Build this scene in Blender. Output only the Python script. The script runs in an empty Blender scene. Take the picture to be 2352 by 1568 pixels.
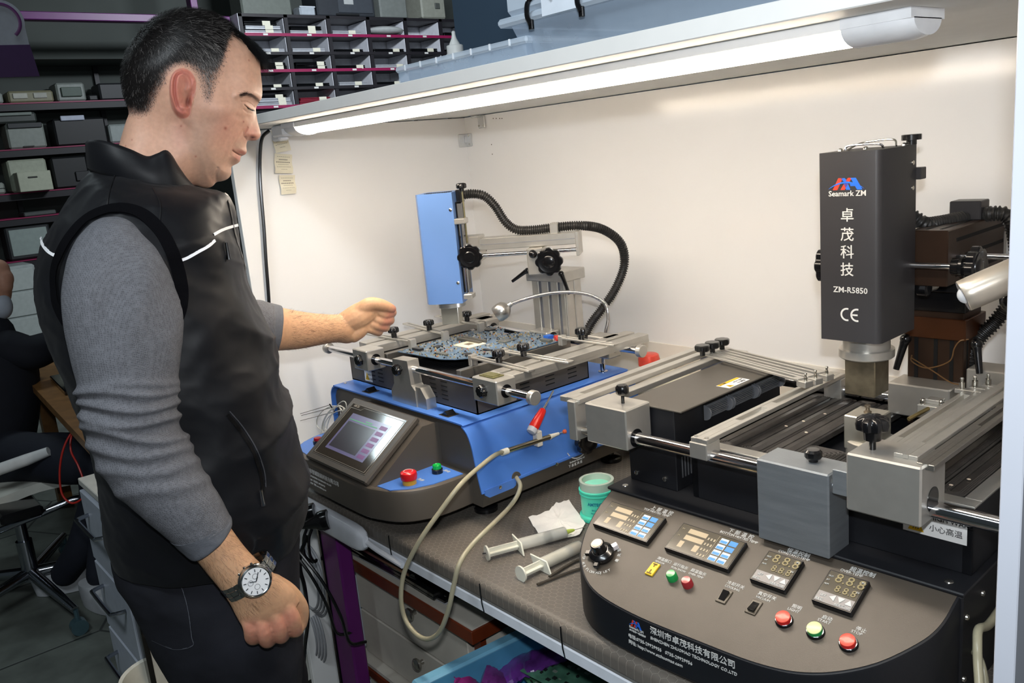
import bpy, bmesh, math, random
import numpy as np
from mathutils import Vector, Matrix
random.seed(7)
FLASH_W = 9.8
LAMP_E = 33
NR = np.random.default_rng(7)
SC = bpy.context.scene
COL = SC.collection
PI = math.pi
A_ = np.array
# ------------------------------------------------------------------ camera, light, exposure
yaw, pit, rol, FPX = -8.88648190e-01, 2.20142510e-01, -9.22985516e-02, 1.96173139e+03
CP = A_([0, 0, 1.5])
CF = A_([math.sin(yaw)*math.cos(pit), math.cos(yaw)*math.cos(pit), -math.sin(pit)])
_r = np.cross(CF, [0, 0, 1]); _r /= np.linalg.norm(_r); _u = np.cross(_r, CF)
CR = math.cos(rol)*_r+math.sin(rol)*_u
CU = -math.sin(rol)*_r+math.cos(rol)*_u
cam = bpy.data.cameras.new('camera')
cam.sensor_width = 36; cam.lens = 36*FPX/2352; cam.clip_start = .02; cam.clip_end = 60
co = bpy.data.objects.new('camera', cam); COL.objects.link(co)
M = Matrix([list(CR)+[0], list(CU)+[0], list(-CF)+[0], [0, 0, 0, 1]]).transposed()
M.translation = Vector(CP); co.matrix_world = M
SC.camera = co
SC.view_settings.view_transform = 'Standard'; SC.view_settings.look = 'None'
SC.view_settings.gamma = 1; SC.view_settings.use_curve_mapping = False
SC.view_settings.exposure = 0.0
w = bpy.data.worlds.new('world'); SC.world = w; w.use_nodes = True
w.node_tree.nodes['Background'].inputs[0].default_value = (.62, .78, .85, 1)
w.node_tree.nodes['Background'].inputs[1].default_value = .05

def area(name, loc, aim, sx, sy, power, col):
    l = bpy.data.lights.new(name, 'AREA'); l.shape = 'RECTANGLE'; l.size = sx; l.size_y = sy
    l.energy = power; l.color = col
    o = bpy.data.objects.new(name, l); COL.objects.link(o); o.location = loc
    o.rotation_euler = (Vector(aim)-Vector(loc)).to_track_quat('-Z', 'Y').to_euler()
    return o
# the camera's own flash, a hand's breadth above the lens
fl = CP+CU*.11-CF*.02
area('camera_flash', fl, fl+CF*2, .05, .03, FLASH_W, (.90, .95, 1))
# the workshop's dim ceiling lamps
area('ceiling_lamp', (-4.6, 3.6, 3.35), (-6.8, 4.4, 2.2), 1.2, .3, 120, (.86, .93, 1))
area('ceiling_lamp', (-4.8, .6, 3.3), (-5.4, .8, 0), 1.2, .3, 18, (.8, .95, 1))
area('ceiling_lamp', (-.6, -.8, 3.3), (-1.0, 0.6, 1.0), 1.2, .3, 36, (.85, .94, 1))

# ------------------------------------------------------------------ helpers: points
def ray(px, py): return CF+CR*(px-1176)/FPX-CU*(py-784)/FPX
def on(px, py, ax, val):
    d = ray(px, py); return CP+d*((val-CP[ax])/d[ax])
def at(px, py, dep): return CP+ray(px, py)*dep
class Frame:
    def __init__(s, o, deg=0):
        s.o = A_(o, float); t = math.radians(deg)
        s.m = A_([[math.cos(t), math.sin(t), 0], [-math.sin(t), math.cos(t), 0], [0, 0, 1.]]); s.deg = deg
    def on(s, px, py, ax, val):
        n = s.m[ax]; d = ray(px, py); P = CP+d*((val-(CP-s.o)@n)/(d@n)); return s.m@(P-s.o)
    def w(s, p): return s.o+s.m.T@A_(p, float)
    def l(s, p): return s.m@(A_(p, float)-s.o)

# ------------------------------------------------------------------ helpers: materials
def lin(c):
    if isinstance(c, str):
        c = [int(c[i:i+2], 16)/255 for i in (0, 2, 4)]
    return tuple(x/12.92 if x <= .04045 else ((x+.055)/1.055)**2.4 for x in c)
MATS = {}
def mat(name, col, rough=.5, metal=0, var=.06, vs=30, bump=0, bs=200, spec=.5, alpha=1, emis=None, es=0, sss=0, coat=0, trans=0, ior=1.45, attr=None, aniso=None):
    if name in MATS: return MATS[name]
    m = bpy.data.materials.new(name); m.use_nodes = True; nt = m.node_tree; N = nt.nodes; L = nt.links
    b = N['Principled BSDF']; c = lin(col)
    tc = N.new('ShaderNodeTexCoord')
    nz = N.new('ShaderNodeTexNoise'); nz.inputs['Scale'].default_value = vs; nz.inputs['Detail'].default_value = 4
    L.new(tc.outputs['Object'], nz.inputs['Vector'])
    if aniso:
        mp = N.new('ShaderNodeMapping'); mp.inputs['Scale'].default_value = aniso
        L.new(tc.outputs['Object'], mp.inputs['Vector']); L.new(mp.outputs[0], nz.inputs['Vector'])
    mx = N.new('ShaderNodeMix'); mx.data_type = 'RGBA'; mx.blend_type = 'MULTIPLY'
    mx.inputs['Factor'].default_value = 1
    if attr:
        at_ = N.new('ShaderNodeAttribute'); at_.attribute_name = attr; L.new(at_.outputs['Color'], mx.inputs['A'])
    else: mx.inputs['A'].default_value = (*c, 1)
    mr = N.new('ShaderNodeMapRange'); mr.inputs['From Min'].default_value = .3; mr.inputs['From Max'].default_value = .7
    mr.inputs['To Min'].default_value = 1-var; mr.inputs['To Max'].default_value = 1+var
    L.new(nz.outputs['Fac'], mr.inputs['Value']); L.new(mr.outputs[0], mx.inputs['B'])
    L.new(mx.outputs['Result'], b.inputs['Base Color'])
    b.inputs['Roughness'].default_value = rough; b.inputs['Metallic'].default_value = metal
    b.inputs['Specular IOR Level'].default_value = spec; b.inputs['Alpha'].default_value = alpha
    b.inputs['IOR'].default_value = ior; b.inputs['Transmission Weight'].default_value = trans
    b.inputs['Coat Weight'].default_value = coat; b.inputs['Coat Roughness'].default_value = .08
    if sss:
        b.inputs['Subsurface Weight'].default_value = sss; b.inputs['Subsurface Radius'].default_value = (.9, .35, .2)
        b.inputs['Subsurface Scale'].default_value = .006
    if emis:
        b.inputs['Emission Color'].default_value = (*lin(emis), 1); b.inputs['Emission Strength'].default_value = es
    if bump:
        n2 = N.new('ShaderNodeTexNoise'); n2.inputs['Scale'].default_value = bs; n2.inputs['Detail'].default_value = 3
        L.new(tc.outputs['Object'], n2.inputs['Vector'])
        if aniso: L.new(mp.outputs[0], n2.inputs['Vector'])
        bp = N.new('ShaderNodeBump'); bp.inputs['Strength'].default_value = bump; bp.inputs['Distance'].default_value = .001
        L.new(n2.outputs['Fac'], bp.inputs['Height']); L.new(bp.outputs[0], b.inputs['Normal'])
    MATS[name] = m; return m

# ------------------------------------------------------------------ helpers: meshes
class MB:
    def __init__(s): s.v = []; s.f = []; s.mi = []; s.cur = 0
    def add(s, V, F):
        o = len(s.v); s.v.extend([tuple(float(c) for c in p) for p in V])
        for f in F: s.f.append(tuple(i+o for i in f)); s.mi.append(s.cur)
        return s
    def box(s, a, b, M=None, ch=0):
        a = A_(a, float); b = A_(b, float); lo = np.minimum(a, b); hi = np.maximum(a, b)
        if ch:
            c = min(ch, *(0.49*(hi-lo)))
            V = []; mid = (lo+hi)/2
            idx = {}
            for sx in (0, 1):
                for sy in (0, 1):
                    for sz in (0, 1):
                        for ax in range(3):
                            p = A_([(lo, hi)[sx][0], (lo, hi)[sy][1], (lo, hi)[sz][2]])
                            sg = A_([1-2*sx, 1-2*sy, 1-2*sz])*c
                            q = p+sg; q[ax] = p[ax]; idx[(sx, sy, sz, ax)] = len(V); V.append(q)
            F = []
            def q4(l):
                P = [A_(V[i]) for i in l]; n = np.cross(P[1]-P[0], P[2]-P[0]); cen = sum(P)/len(P)-mid
                F.append(tuple(l) if n@cen > 0 else tuple(l[::-1]))
            for ax in range(3):
                o1, o2 = [k for k in range(3) if k != ax]
                for sd in (0, 1):
                    l = []
                    for (i, j) in ((0, 0), (1, 0), (1, 1), (0, 1)):
                        k = [0, 0, 0]; k[ax] = sd; k[o1] = i; k[o2] = j; l.append(idx[(*k, ax)])
                    q4(l)
                for (i, j) in ((0, 0), (1, 0), (1, 1), (0, 1)):
                    k0 = [0, 0, 0]; k0[o1] = i; k0[o2] = j; k1 = list(k0); k1[ax] = 1
                    q4([idx[(*k0, o1)], idx[(*k1, o1)], idx[(*k1, o2)], idx[(*k0, o2)]])
            for sx in (0, 1):
                for sy in (0, 1):
                    for sz in (0, 1): q4([idx[(sx, sy, sz, a)] for a in range(3)])
        else:
            V = [(x, y, z) for x in (lo[0], hi[0]) for y in (lo[1], hi[1]) for z in (lo[2], hi[2])]
            F = [(0, 1, 3, 2), (4, 6, 7, 5), (0, 4, 5, 1), (2, 3, 7, 6), (0, 2, 6, 4), (1, 5, 7, 3)]
        if M is not None: V = [M(p) for p in V]
        return s.add(V, F)
    def obox(s, c, ax, half, ch=0):
        """box with centre c, three axes (rows) and half sizes"""
        c = A_(c, float); X = [A_(a, float)/np.linalg.norm(a) for a in ax]
        return s.box([-h for h in half], half, lambda p: c+X[0]*p[0]+X[1]*p[1]+X[2]*p[2], ch)
    def tube(s, pts, r, n=12, cap=True, closed=False, flat=None, fl=1):
        P = A_(pts, float); k = len(P); R = np.full(k, r, float) if np.isscalar(r) else A_(r, float)
        T = np.zeros_like(P)
        if closed: T = np.roll(P, -1, 0)-np.roll(P, 1, 0)
        else: T[1:-1] = P[2:]-P[:-2]; T[0] = P[1]-P[0]; T[-1] = P[-1]-P[-2]
        T /= np.linalg.norm(T, axis=1)[:, None]+1e-12
        a = A_(flat, float) if flat is not None else A_([0, 0, 1.] if abs(T[0][2]) < .9 else [1, 0, 0])
        V = []; 
        for i in range(k):
            a = a-T[i]*(a@T[i]); a /= np.linalg.norm(a)+1e-12
            b = np.cross(T[i], a)
            for j in range(n):
                t = 2*PI*j/n; V.append(P[i]+(a*math.cos(t)*fl+b*math.sin(t))*R[i])
        F = []
        for i in range(k if closed else k-1):
            for j in range(n):
                i2 = (i+1) % k
                F.append((i*n+j, i*n+(j+1) % n, i2*n+(j+1) % n, i2*n+j))
        if cap and not closed:
            F.append(tuple(range(n))[::-1]); F.append(tuple((k-1)*n+j for j in range(n)))
        return s.add(V, F)
    def cyl(s, p0, p1, r0, r1=None, n=20):
        return s.tube([p0, p1], [r0, r0 if r1 is None else r1], n)
    def lathe(s, p, axis, prof, n=28, sq=None):
        """prof: list of (distance along axis, radius)"""
        p = A_(p, float); T = A_(axis, float); T /= np.linalg.norm(T)
        a = A_([0, 0, 1.]) if abs(T[2]) < .9 else A_([1., 0, 0]); a = a-T*(a@T); a /= np.linalg.norm(a); b = np.cross(T, a)
        V = []; F = []
        for (h, r) in prof:
            for j in range(n):
                t = 2*PI*j/n; rr = r*(sq(t) if sq else 1); V.append(p+T*h+(a*math.cos(t)+b*math.sin(t))*rr)
        for i in range(len(prof)-1):
            for j in range(n): F.append((i*n+j, i*n+(j+1) % n, (i+1)*n+(j+1) % n, (i+1)*n+j))
        F.append(tuple(range(n))[::-1]); F.append(tuple((len(prof)-1)*n+j for j in range(n)))
        return s.add(V, F)
    def prism(s, out, vec):
        """outline (3D points) pushed along vec"""
        O = [A_(p, float) for p in out]; n = len(O); v = A_(vec, float)
        F = [tuple(range(n))[::-1], tuple(range(n, 2*n))]+[(i, (i+1) % n, (i+1) % n+n, i+n) for i in range(n)]
        return s.add(O+[p+v for p in O], F)
    def sph(s, c, r, n=16, m=10, axes=None):
        r = A_([r]*3 if np.isscalar(r) else r, float); c = A_(c, float)
        V = []
        for i in range(m+1):
            for j in range(n):
                t = PI*i/m; u = 2*PI*j/n
                p = A_([math.sin(t)*math.cos(u), math.sin(t)*math.sin(u), math.cos(t)])*r
                if axes is not None: p = A_(axes[0])*p[0]+A_(axes[1])*p[1]+A_(axes[2])*p[2]
                V.append(c+p)
        F = [(i*n+j, (i+1)*n+j, (i+1)*n+(j+1) % n, i*n+(j+1) % n) for i in range(m) for j in range(n)]
        return s.add(V, F)
    def loft(s, rings, cap=True):
        n = len(rings[0]); k = len(rings)
        V = [p for r in rings for p in r]
        F = [(i*n+j, i*n+(j+1) % n, (i+1)*n+(j+1) % n, (i+1)*n+j) for i in range(k-1) for j in range(n)]
        if cap: F += [tuple(range(n))[::-1], tuple((k-1)*n+j for j in range(n))]
        return s.add(V, F)
    def ribbon(s, pts, nrm, wd):
        P = [A_(p, float) for p in pts]
        V = []
        for i, p in enumerate(P):
            t = P[min(i+1, len(P)-1)]-P[max(i-1, 0)]; b = np.cross(t, nrm); b /= np.linalg.norm(b)+1e-12
            V += [p-b*wd/2, p+b*wd/2]
        return s.add(V, [(2*i, 2*i+1, 2*i+3, 2*i+2) for i in range(len(P)-1)])

ROOTM = {}
def setp(o, label=None, cat=None, group=None, kind=None):
    if label: o['label'] = label
    if cat: o['category'] = cat
    if group: o['group'] = group
    if kind: o['kind'] = kind
    return o
def thing(name, label, cat, loc=(0, 0, 0), deg=0, group=None):
    o = bpy.data.objects.new(name, None); COL.objects.link(o); o.empty_display_size = .05
    Mx = Matrix.Translation(Vector([float(c) for c in loc])) @ Matrix.Rotation(math.radians(deg), 4, 'Z')
    o.matrix_world = Mx; ROOTM[o.name] = Mx.copy()
    return setp(o, label, cat, group)
def build(name, mb, mats, parent=None, world=False, smooth=None, loc=None, label=None, sub=0):
    """one mesh object; world=True: vertices were given in world space"""
    if not isinstance(mats, (list, tuple)): mats = [mats]
    me = bpy.data.meshes.new(name)
    V = A_(mb.v, float)
    Mp = ROOTM.get(parent.name, Matrix()) if parent is not None else Matrix()
    if parent is None:
        if loc is None: 
            lo = V.min(0); hi = V.max(0); loc = A_([(lo[0]+hi[0])/2, (lo[1]+hi[1])/2, lo[2]])
        V = V-A_(loc, float)
    elif world:
        inv = A_(Mp.inverted()); V = V@inv[:3, :3].T+inv[:3, 3]
    me.from_pydata([tuple(p) for p in V], [], mb.f)
    for m in mats: me.materials.append(m)
    if len(mats) > 1: me.polygons.foreach_set('material_index', mb.mi)
    me.validate(); me.update()
    bm = bmesh.new(); bm.from_mesh(me); bmesh.ops.recalc_face_normals(bm, faces=bm.faces); bm.to_mesh(me); bm.free()
    if smooth is not False:
        me.polygons.foreach_set('use_smooth', [True]*len(me.polygons))
        try: me.set_sharp_from_angle(angle=math.radians(smooth or 35))
        except Exception: pass
    o = bpy.data.objects.new(name, me); COL.objects.link(o)
    if parent is not None: o.parent = parent; ROOTM[o.name] = Mp
    else: o.location = [float(c) for c in loc]; ROOTM[o.name] = Matrix.Translation(Vector([float(c) for c in loc]))
    if sub:
        md = o.modifiers.new('s', 'SUBSURF'); md.levels = sub; md.render_levels = sub
    if label: o['label'] = label
    return o
def single(name, mb, mats, label, cat, group=None, **k):
    return setp(build(name, mb, mats, None, **k), label, cat, group)
def struct(name, mb, mats, **k):
    return setp(build(name, mb, mats, None, **k), kind='structure')
def dup_tree(src, loc=None, rotz=None, label=None, group=None, parent=None):
    c = src.copy(); COL.objects.link(c)
    if parent is not None: c.parent = parent
    if loc is not None: c.location = loc
    if rotz is not None: c.rotation_euler = (0, 0, rotz)
    if label: c['label'] = label
    if group: c['group'] = group
    for ch in list(src.children): dup_tree(ch, parent=c)
    return c
def crv(pts, n=8):
    """Catmull-Rom through pts"""
    P = [A_(p, float) for p in pts]; P = [2*P[0]-P[1]]+P+[2*P[-1]-P[-2]]; out = []
    for i in range(1, len(P)-2):
        for k in range(n):
            t = k/n; a, b, c, d = P[i-1:i+3]
            out.append(.5*(2*b+(c-a)*t+(2*a-5*b+4*c-d)*t*t+(3*b-a-3*c+d)*t**3))
    out.append(P[-2]); return out
FONT = {}
def text_mb(txt, size, org, xd, yd, ext=.0004, spacing=1, align='LEFT', bold=0):
    """writing as thin raised mesh: origin, x direction, y direction (unit)"""
    cu = bpy.data.curves.new('t', 'FONT'); cu.body = txt; cu.size = size; cu.extrude = ext; cu.space_character = spacing
    cu.align_x = align; cu.resolution_u = 2; cu.offset = bold
    ob = bpy.data.objects.new('t', cu); COL.objects.link(ob)
    me = bpy.data.meshes.new_from_object(ob.evaluated_get(bpy.context.evaluated_depsgraph_get()))
    xd = A_(xd, float); xd /= np.linalg.norm(xd); yd = A_(yd, float); yd /= np.linalg.norm(yd); zd = np.cross(xd, yd); org = A_(org, float)
    mb = MB(); mb.add([org+xd*v.co[0]+yd*v.co[1]+zd*v.co[2] for v in me.vertices], [tuple(p.vertices) for p in me.polygons])
    bpy.data.objects.remove(ob); bpy.data.meshes.remove(me); bpy.data.curves.remove(cu)
    return mb
def merge(*mbs):
    r = MB()
    for m in mbs: 
        o = len(r.v); r.v += m.v; r.f += [tuple(i+o for i in f) for f in m.f]; r.mi += m.mi
    return r
X3 = A_([1., 0, 0]); Y3 = A_([0, 1., 0]); Z3 = A_([0, 0, 1.])
# ================================================================== THE SETTING
def hexmat(name, col, line, size, lw, rough, bump, stretch=1.0, metal=0, var=.15, coords='Object', uv=(0, 1)):
    m = mat(name, col, rough, metal, var=var, vs=9); nt = m.node_tree; N = nt.nodes; L = nt.links
    b = N['Principled BSDF']
    def vm(op, a, bb=None, sc=None):
        n = N.new('ShaderNodeVectorMath'); n.operation = op
        for i, x in enumerate((a, bb)):
            if x is None: continue
            if isinstance(x, tuple): n.inputs[i].default_value = x
            else: L.new(x, n.inputs[i])
        return n
    def mm(op, a, bb=None, c=None):
        n = N.new('ShaderNodeMath'); n.operation = op
        for i, x in enumerate((a, bb, c)):
            if x is None: continue
            if isinstance(x, (int, float)): n.inputs[i].default_value = x
            else: L.new(x, n.inputs[i])
        return n.outputs[0]
    tc = N.new('ShaderNodeTexCoord')
    p = vm('MULTIPLY', tc.outputs[coords], (1/size, 1/size/stretch, 0)).outputs[0]
    r = (1, 1.7320508, 1); h = (.5, .8660254, .5)
    def cell(v):
        q = vm('WRAP', v, r); q.inputs[1].default_value = r; q.inputs[2].default_value = (0, 0, 0)
        return vm('SUBTRACT', q.outputs[0], h).outputs[0]
    a = cell(vm('ADD', p, (0, 0, .5)).outputs[0]); c = cell(vm('ADD', p, (.5, .8660254, .5)).outputs[0])
    def flat(v):
        return vm('MULTIPLY', v, (1, 1, 0)).outputs[0]
    a = flat(a); c = flat(c)
    la = vm('LENGTH', a).outputs['Value']; lc = vm('LENGTH', c).outputs['Value']
    t = mm('LESS_THAN', la, lc)
    mx = N.new('ShaderNodeMix'); mx.data_type = 'VECTOR'; L.new(t, mx.inputs['Factor']); L.new(c, mx.inputs['A']); L.new(a, mx.inputs['B'])
    g = vm('ABSOLUTE', mx.outputs['Result']).outputs[0]
    d1 = vm('DOT_PRODUCT', g, (.5, .8660254, 0)).outputs['Value']
    sx = N.new('ShaderNodeSeparateXYZ'); L.new(g, sx.inputs[0])
    d = mm('MAXIMUM', d1, sx.outputs[0])
    mr = N.new('ShaderNodeMapRange'); mr.interpolation_type = 'SMOOTHSTEP'; mr.inputs['From Min'].default_value = .5-lw; mr.inputs['From Max'].default_value = .5-lw*.3
    L.new(d, mr.inputs['Value'])
    mc = N.new('ShaderNodeMix'); mc.data_type = 'RGBA'; L.new(mr.outputs[0], mc.inputs['Factor'])
    src = b.inputs['Base Color'].links[0].from_socket; L.new(src, mc.inputs['A']); mc.inputs['B'].default_value = (*lin(line), 1)
    L.new(mc.outputs['Result'], b.inputs['Base Color'])
    bp = N.new('ShaderNodeBump'); bp.inputs['Strength'].default_value = abs(bump); bp.inputs['Distance'].default_value = .0015*(1 if bump > 0 else -1)
    L.new(mr.outputs[0], bp.inputs['Height']); L.new(bp.outputs[0], b.inputs['Normal'])
    return m
M_white = mat('white_laminate', 'f1f0ee', .24, var=.015, vs=4, bump=.15, bs=900)
M_wedge = mat('white_edge_band', 'eef0f3', .35, var=.01)
M_floor = hexmat('floor_tile', '5d625c', '2e312f', .62, .012, .45, -.5, var=.3)
M_steel = mat('brushed_aluminium', 'a19e98', .32, .9, var=.06, vs=40, bump=.25, bs=120, aniso=(1, 14, 14))
M_alu = mat('satin_aluminium', 'c3c0b9', .34, .72, var=.05, vs=40)
M_chrome = mat('polished_steel', 'cfcfd2', .12, 1, var=.02)
M_black = mat('black_plastic', '101012', .22, var=.1, coat=.3)
M_blackm = mat('black_matt_paint', '222225', .5, var=.12, vs=60, bump=.2, bs=1500)
M_purple = mat('purple_paint', '5e1c63', .4, var=.12, vs=12)
M_magenta = mat('magenta_edge', '8a1a4a', .45)
M_dark = mat('dark_rack_metal', '1d1b20', .5)
M_bgwall = mat('workshop_wall', '474c49', .8, var=.08, vs=3)
M_dkgrey = mat('grey_paint', '565a58', .7)

struct('floor', MB().box((-11, -3, -.05), (3, 8, 0)), M_floor)
struct('ceiling', MB().box((-11, -3, 3.5), (3, 8, 3.6)), mat('ceiling_paint', '4c514e', .8))
struct('wall_left', MB().box((-9.05, -3, 0), (-8.95, 8, 3.5)), M_bgwall)
struct('wall_far', MB().box((-8.95, 7.9, 0), (3, 8, 3.5)), M_bgwall)
# booth of white laminate panels around the bench
YB = 1.5; XL = -1.967; XR = -.262; YF = .80
M_gloss = mat('gloss_white_laminate', 'f1f0ee', .13, var=.012, vs=4, bump=.06, bs=260)
struct('wall_booth_back', MB().box((XL, YB, 0), (XR+.02, YB+.018, 1.598)), M_gloss)
struct('wall_booth_left', MB().box((XL-.018, YF+.012, 0), (XL, YB+.018, 1.598), ch=.001), M_white)
struct('wall_booth_right', MB().box((-.2745, .75, 0), (-.2565, YB+.018, 1.75), ch=.001), mat('white_panel_right', 'ccd0da', .3, var=.01))
single('overhead_shelf_board', MB().box((XL-.02, YF, 1.6), (-.276, YB+.018, 1.621), ch=.0012), mat('satin_white_shelf', 'e9e8e4', .6, var=.015, spec=.25),
       'long white laminate shelf board roofing the soldering booth', 'shelf')
# dark seam of the shelf joint
bluewall = mat('slate_blue_paint', '41566b', .6, var=.06, vs=3)
P = on(1055, 60, 1, 1.62)
single('slate_cabinet', MB().box((P[0], 1.60, 0), (-.9, 2.0, 2.6), ch=.003), bluewall, 'tall slate blue cabinet standing behind the booth', 'cabinet')

# ---------------- workbench
M_mat = hexmat('bench_mat', '655f58', '857e74', .0150, .045, .42, .5, stretch=.66, var=.1)
t = thing('workbench', 'long workbench under both machines with a hexagon patterned grey rubber mat', 'workbench', (-1.1, 1.1, 0))
mb = MB().box((XL, .762, .772), (-.276, YB, .7945)); build('bench_top', mb, mat('bench_board', 'cfcac2', .5), t, world=True)
pr = [(YB, .8), (.775, .8), (.768, .7995), (.762, .7972), (.758, .793), (.7565, .788), (.7565, .773), (.7625, .773), (.7625, .7945), (YB, .7945)]
mb = MB().prism([(XL, y, z) for y, z in pr], (XR-.014-XL, 0, 0)); build('rubber_mat', mb, M_mat, t, world=True)
rim = MB().box((XL, .757, .742), (-.276, .775, .7655), ch=.003); build('edge_rail', rim, mat('white_rail', 'dfe3ea', .3), t, world=True)
rim = MB().box((XL, .7585, .7655), (-.276, .77, .773)); build('edge_trim', rim, mat('grey_rail_gap', '77746f', .5), t, world=True)
for px, py in ((894, 1238), (1103, 1350), (1288, 1440)):
    p = on(px, py, 1, .756); mb = MB().tube([(p[0], .7555, .797), (p[0]+.001, .7545, .78), (p[0]+.001, .7555, .760), (p[0]+.003, .757, .744)], .0012, 6)
    build('cable_tie', mb, M_black, t, world=True)
lg = MB().box((-1.69, .765, 0), (-1.612, .80, .742), ch=.004); build('leg', lg, M_purple, t, world=True, label='purple painted steel bench leg')
lg = MB().box((-1.698, .762, 0), (-1.69, .80, .742)); build('leg_edge', lg, M_black, t, world=True)
lg = MB().box((-.34, .78, 0), (-.29, .82, .742), ch=.004); build('leg', lg, M_purple, t, world=True)
lg = MB().box((-1.71, 1.40, 0), (-1.65, 1.46, .772), ch=.004); build('leg', lg, M_purple, t, world=True)
# under-bench side board behind the purple leg, with coiled grey cable
struct('wall_under_bench', MB().box((-1.80, .86, 0), (-1.782, YB, .772)), mat('under_bench_board', 'c9cfda', .5))
M_gcable = mat('grey_cable', '8e8f93', .5)
for k, (zc, r) in enumerate(((.50, .10), (.33, .09))):
    c = on(722, 1330 if k == 0 else 1450, 1, .852)
    mb = MB()
    for q in range(4):
        rr = r*(1-.05*q); mb.tube([(c[0]+math.cos(a)*rr*.75, .848-q*.006, c[2]+math.sin(a)*rr*1.0+.004*q) for a in np.linspace(0, 2*PI, 40)[:-1]], .0032, 8, closed=True)
    single('cable_coil', mb, M_gcable, ['coil of grey cable hanging behind the purple bench leg, upper one', 'coil of grey cable hanging behind the purple bench leg, lower one'][k], 'cable', 'grey cable coils behind the bench leg')

# ---------------- pedestal with drawers under the bench
M_cream = mat('cream_laminate', 'cdc7bb', .45, var=.03)
M_brown = mat('brown_edge_band', '6b2d15', .4, var=.15)
FR = on(1083, 1452, 2, .62); TL = on(775, 1268, 2, .62)
x0, x1, yf = TL[0], FR[0], FR[1]
t = thing('drawer_unit', 'cream drawer pedestal with brown edging under the workbench', 'drawer unit', ((x0+x1)/2, yf+.25, 0))
build('top', MB().box((x0, yf, .592), (x1, yf+.5, .62), ch=.001), [M_brown], t, world=True, label='brown edge band of the pedestal top')
build('top_panel', MB().box((x0+.004, yf+.004, .618), (x1-.004, yf+.496, .6225)), M_cream, t, world=True)
build('body', MB().box((x0+.02, yf+.045, 0), (x1-.03, yf+.49, .592)), M_cream, t, world=True)
build('body_edge', MB().box((x1-.052, yf+.038, 0), (x1-.029, yf+.052, .592)), M_brown, t, world=True)
zz = [(.588, .475), (.471, .36)]
for i, (za, zb) in enumerate(zz):
    d = build('drawer', MB().box((x0+.022, yf+.024, zb), (x1-.055, yf+.046, za), ch=.002), M_cream, t, world=True)
    for kx in ((932, 1415), (950, 1530))[i:i+1]:
        p = on(*kx, 1, yf+.0)
        kn = MB().lathe((p[0], yf+.026, p[2]), (0, -1, 0), [(0, .006), (.008, .005), (.012, .011), (.016, .0145), (.02, .0145), (.0235, .011), (.025, .004)], 24)
        k = build('knob', kn, mat('nickel', 'b8b4ac', .25, .95), t, world=True, label='round nickel knob'); k.parent = d
build('drawer_seam', MB().box((x0+.022, yf+.03, .4712), (x1-.055, yf+.044, .4748)), M_brown, t, world=True)
build('ledge', MB().box((x0+.0, yf+.002, .345), (x1-.075, yf+.05, .357), ch=.002), M_cream, t, world=True)
build('ledge_edge', MB().box((x0-.001, yf-.001, .322), (x1-.074, yf+.05, .345), ch=.002), M_brown, t, world=True)
d = build('drawer', MB().box((x0+.022, yf+.024, .02), (x1-.055, yf+.046, .318), ch=.002), M_cream, t, world=True)

# ---------------- laptop shells and panels stacked on the pedestal
M_lap = mat('gloss_black_shell', '0e0f11', .18, var=.2, vs=15, coat=.4)
M_clear = mat('clear_plastic_tray', 'c8ccd2', .12, alpha=.38)
def slab(name, a, b, z, rot, m, label, h=.012, extra=None):
    cx, cy = (a[0]+b[0])/2, (a[1]+b[1])/2
    t = thing(name, label, 'laptop part', (cx, cy, z), rot, 'laptop parts on the pedestal')
    hx, hy = abs(b[0]-a[0])/2, abs(b[1]-a[1])/2
    build('panel', MB().box((-hx, -hy, 0), (hx, hy, h*.55), ch=.002), m, t)
    build('bezel', MB().box((-hx, -hy, h*.55), (-hx+.012, hy, h)).box((hx-.012, -hy, h*.55), (hx, hy, h)).box((-hx+.012, -hy, h*.55), (hx-.012, -hy+.012, h)).box((-hx+.012, hy-.012, h*.55), (hx-.012, hy, h)), M_lap, t)
    mb = MB()
    for i in range(26):
        x = random.uniform(-hx+.03, hx-.05); y = random.uniform(-hy+.02, hy-.05)
        mb.box((x, y, h*.55), (x+random.uniform(.008, .04), y+random.uniform(.004, .02), h*.55+random.uniform(.001, .004)))
    build('circuitry', mb, [mat('dark_green_board', '24382f', .4, var=.3, vs=60)], t)['kind'] = 'stuff'
    return t
slab('screen_tray', (-1.72, .835), (-1.33, 1.08), .6226, 2, M_clear, 'clear plastic tray lowest in the stack on the pedestal', .010)
slab('laptop_shell', (-1.71, .83), (-1.34, 1.06), .634, -1, M_lap, 'black laptop shell resting on the clear tray', .014)
slab('laptop_shell', (-1.725, .825), (-1.42, 1.03), .6485, 3, M_lap, 'black laptop base lying on top of the pedestal stack', .014)
t = thing('laptop_palmrest', 'narrow copper edged laptop panel topmost on the pedestal stack', 'laptop part', (-1.58, .88, .664), 1, 'laptop parts on the pedestal')
build('panel', MB().box((-.15, -.06, 0), (.16, .09, .008), ch=.002), M_lap, t)
build('rim', MB().box((-.15, -.0625, 0), (.16, -.06, .006)), mat('copper_edge', 'b0836a', .3, .7), t)

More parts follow.
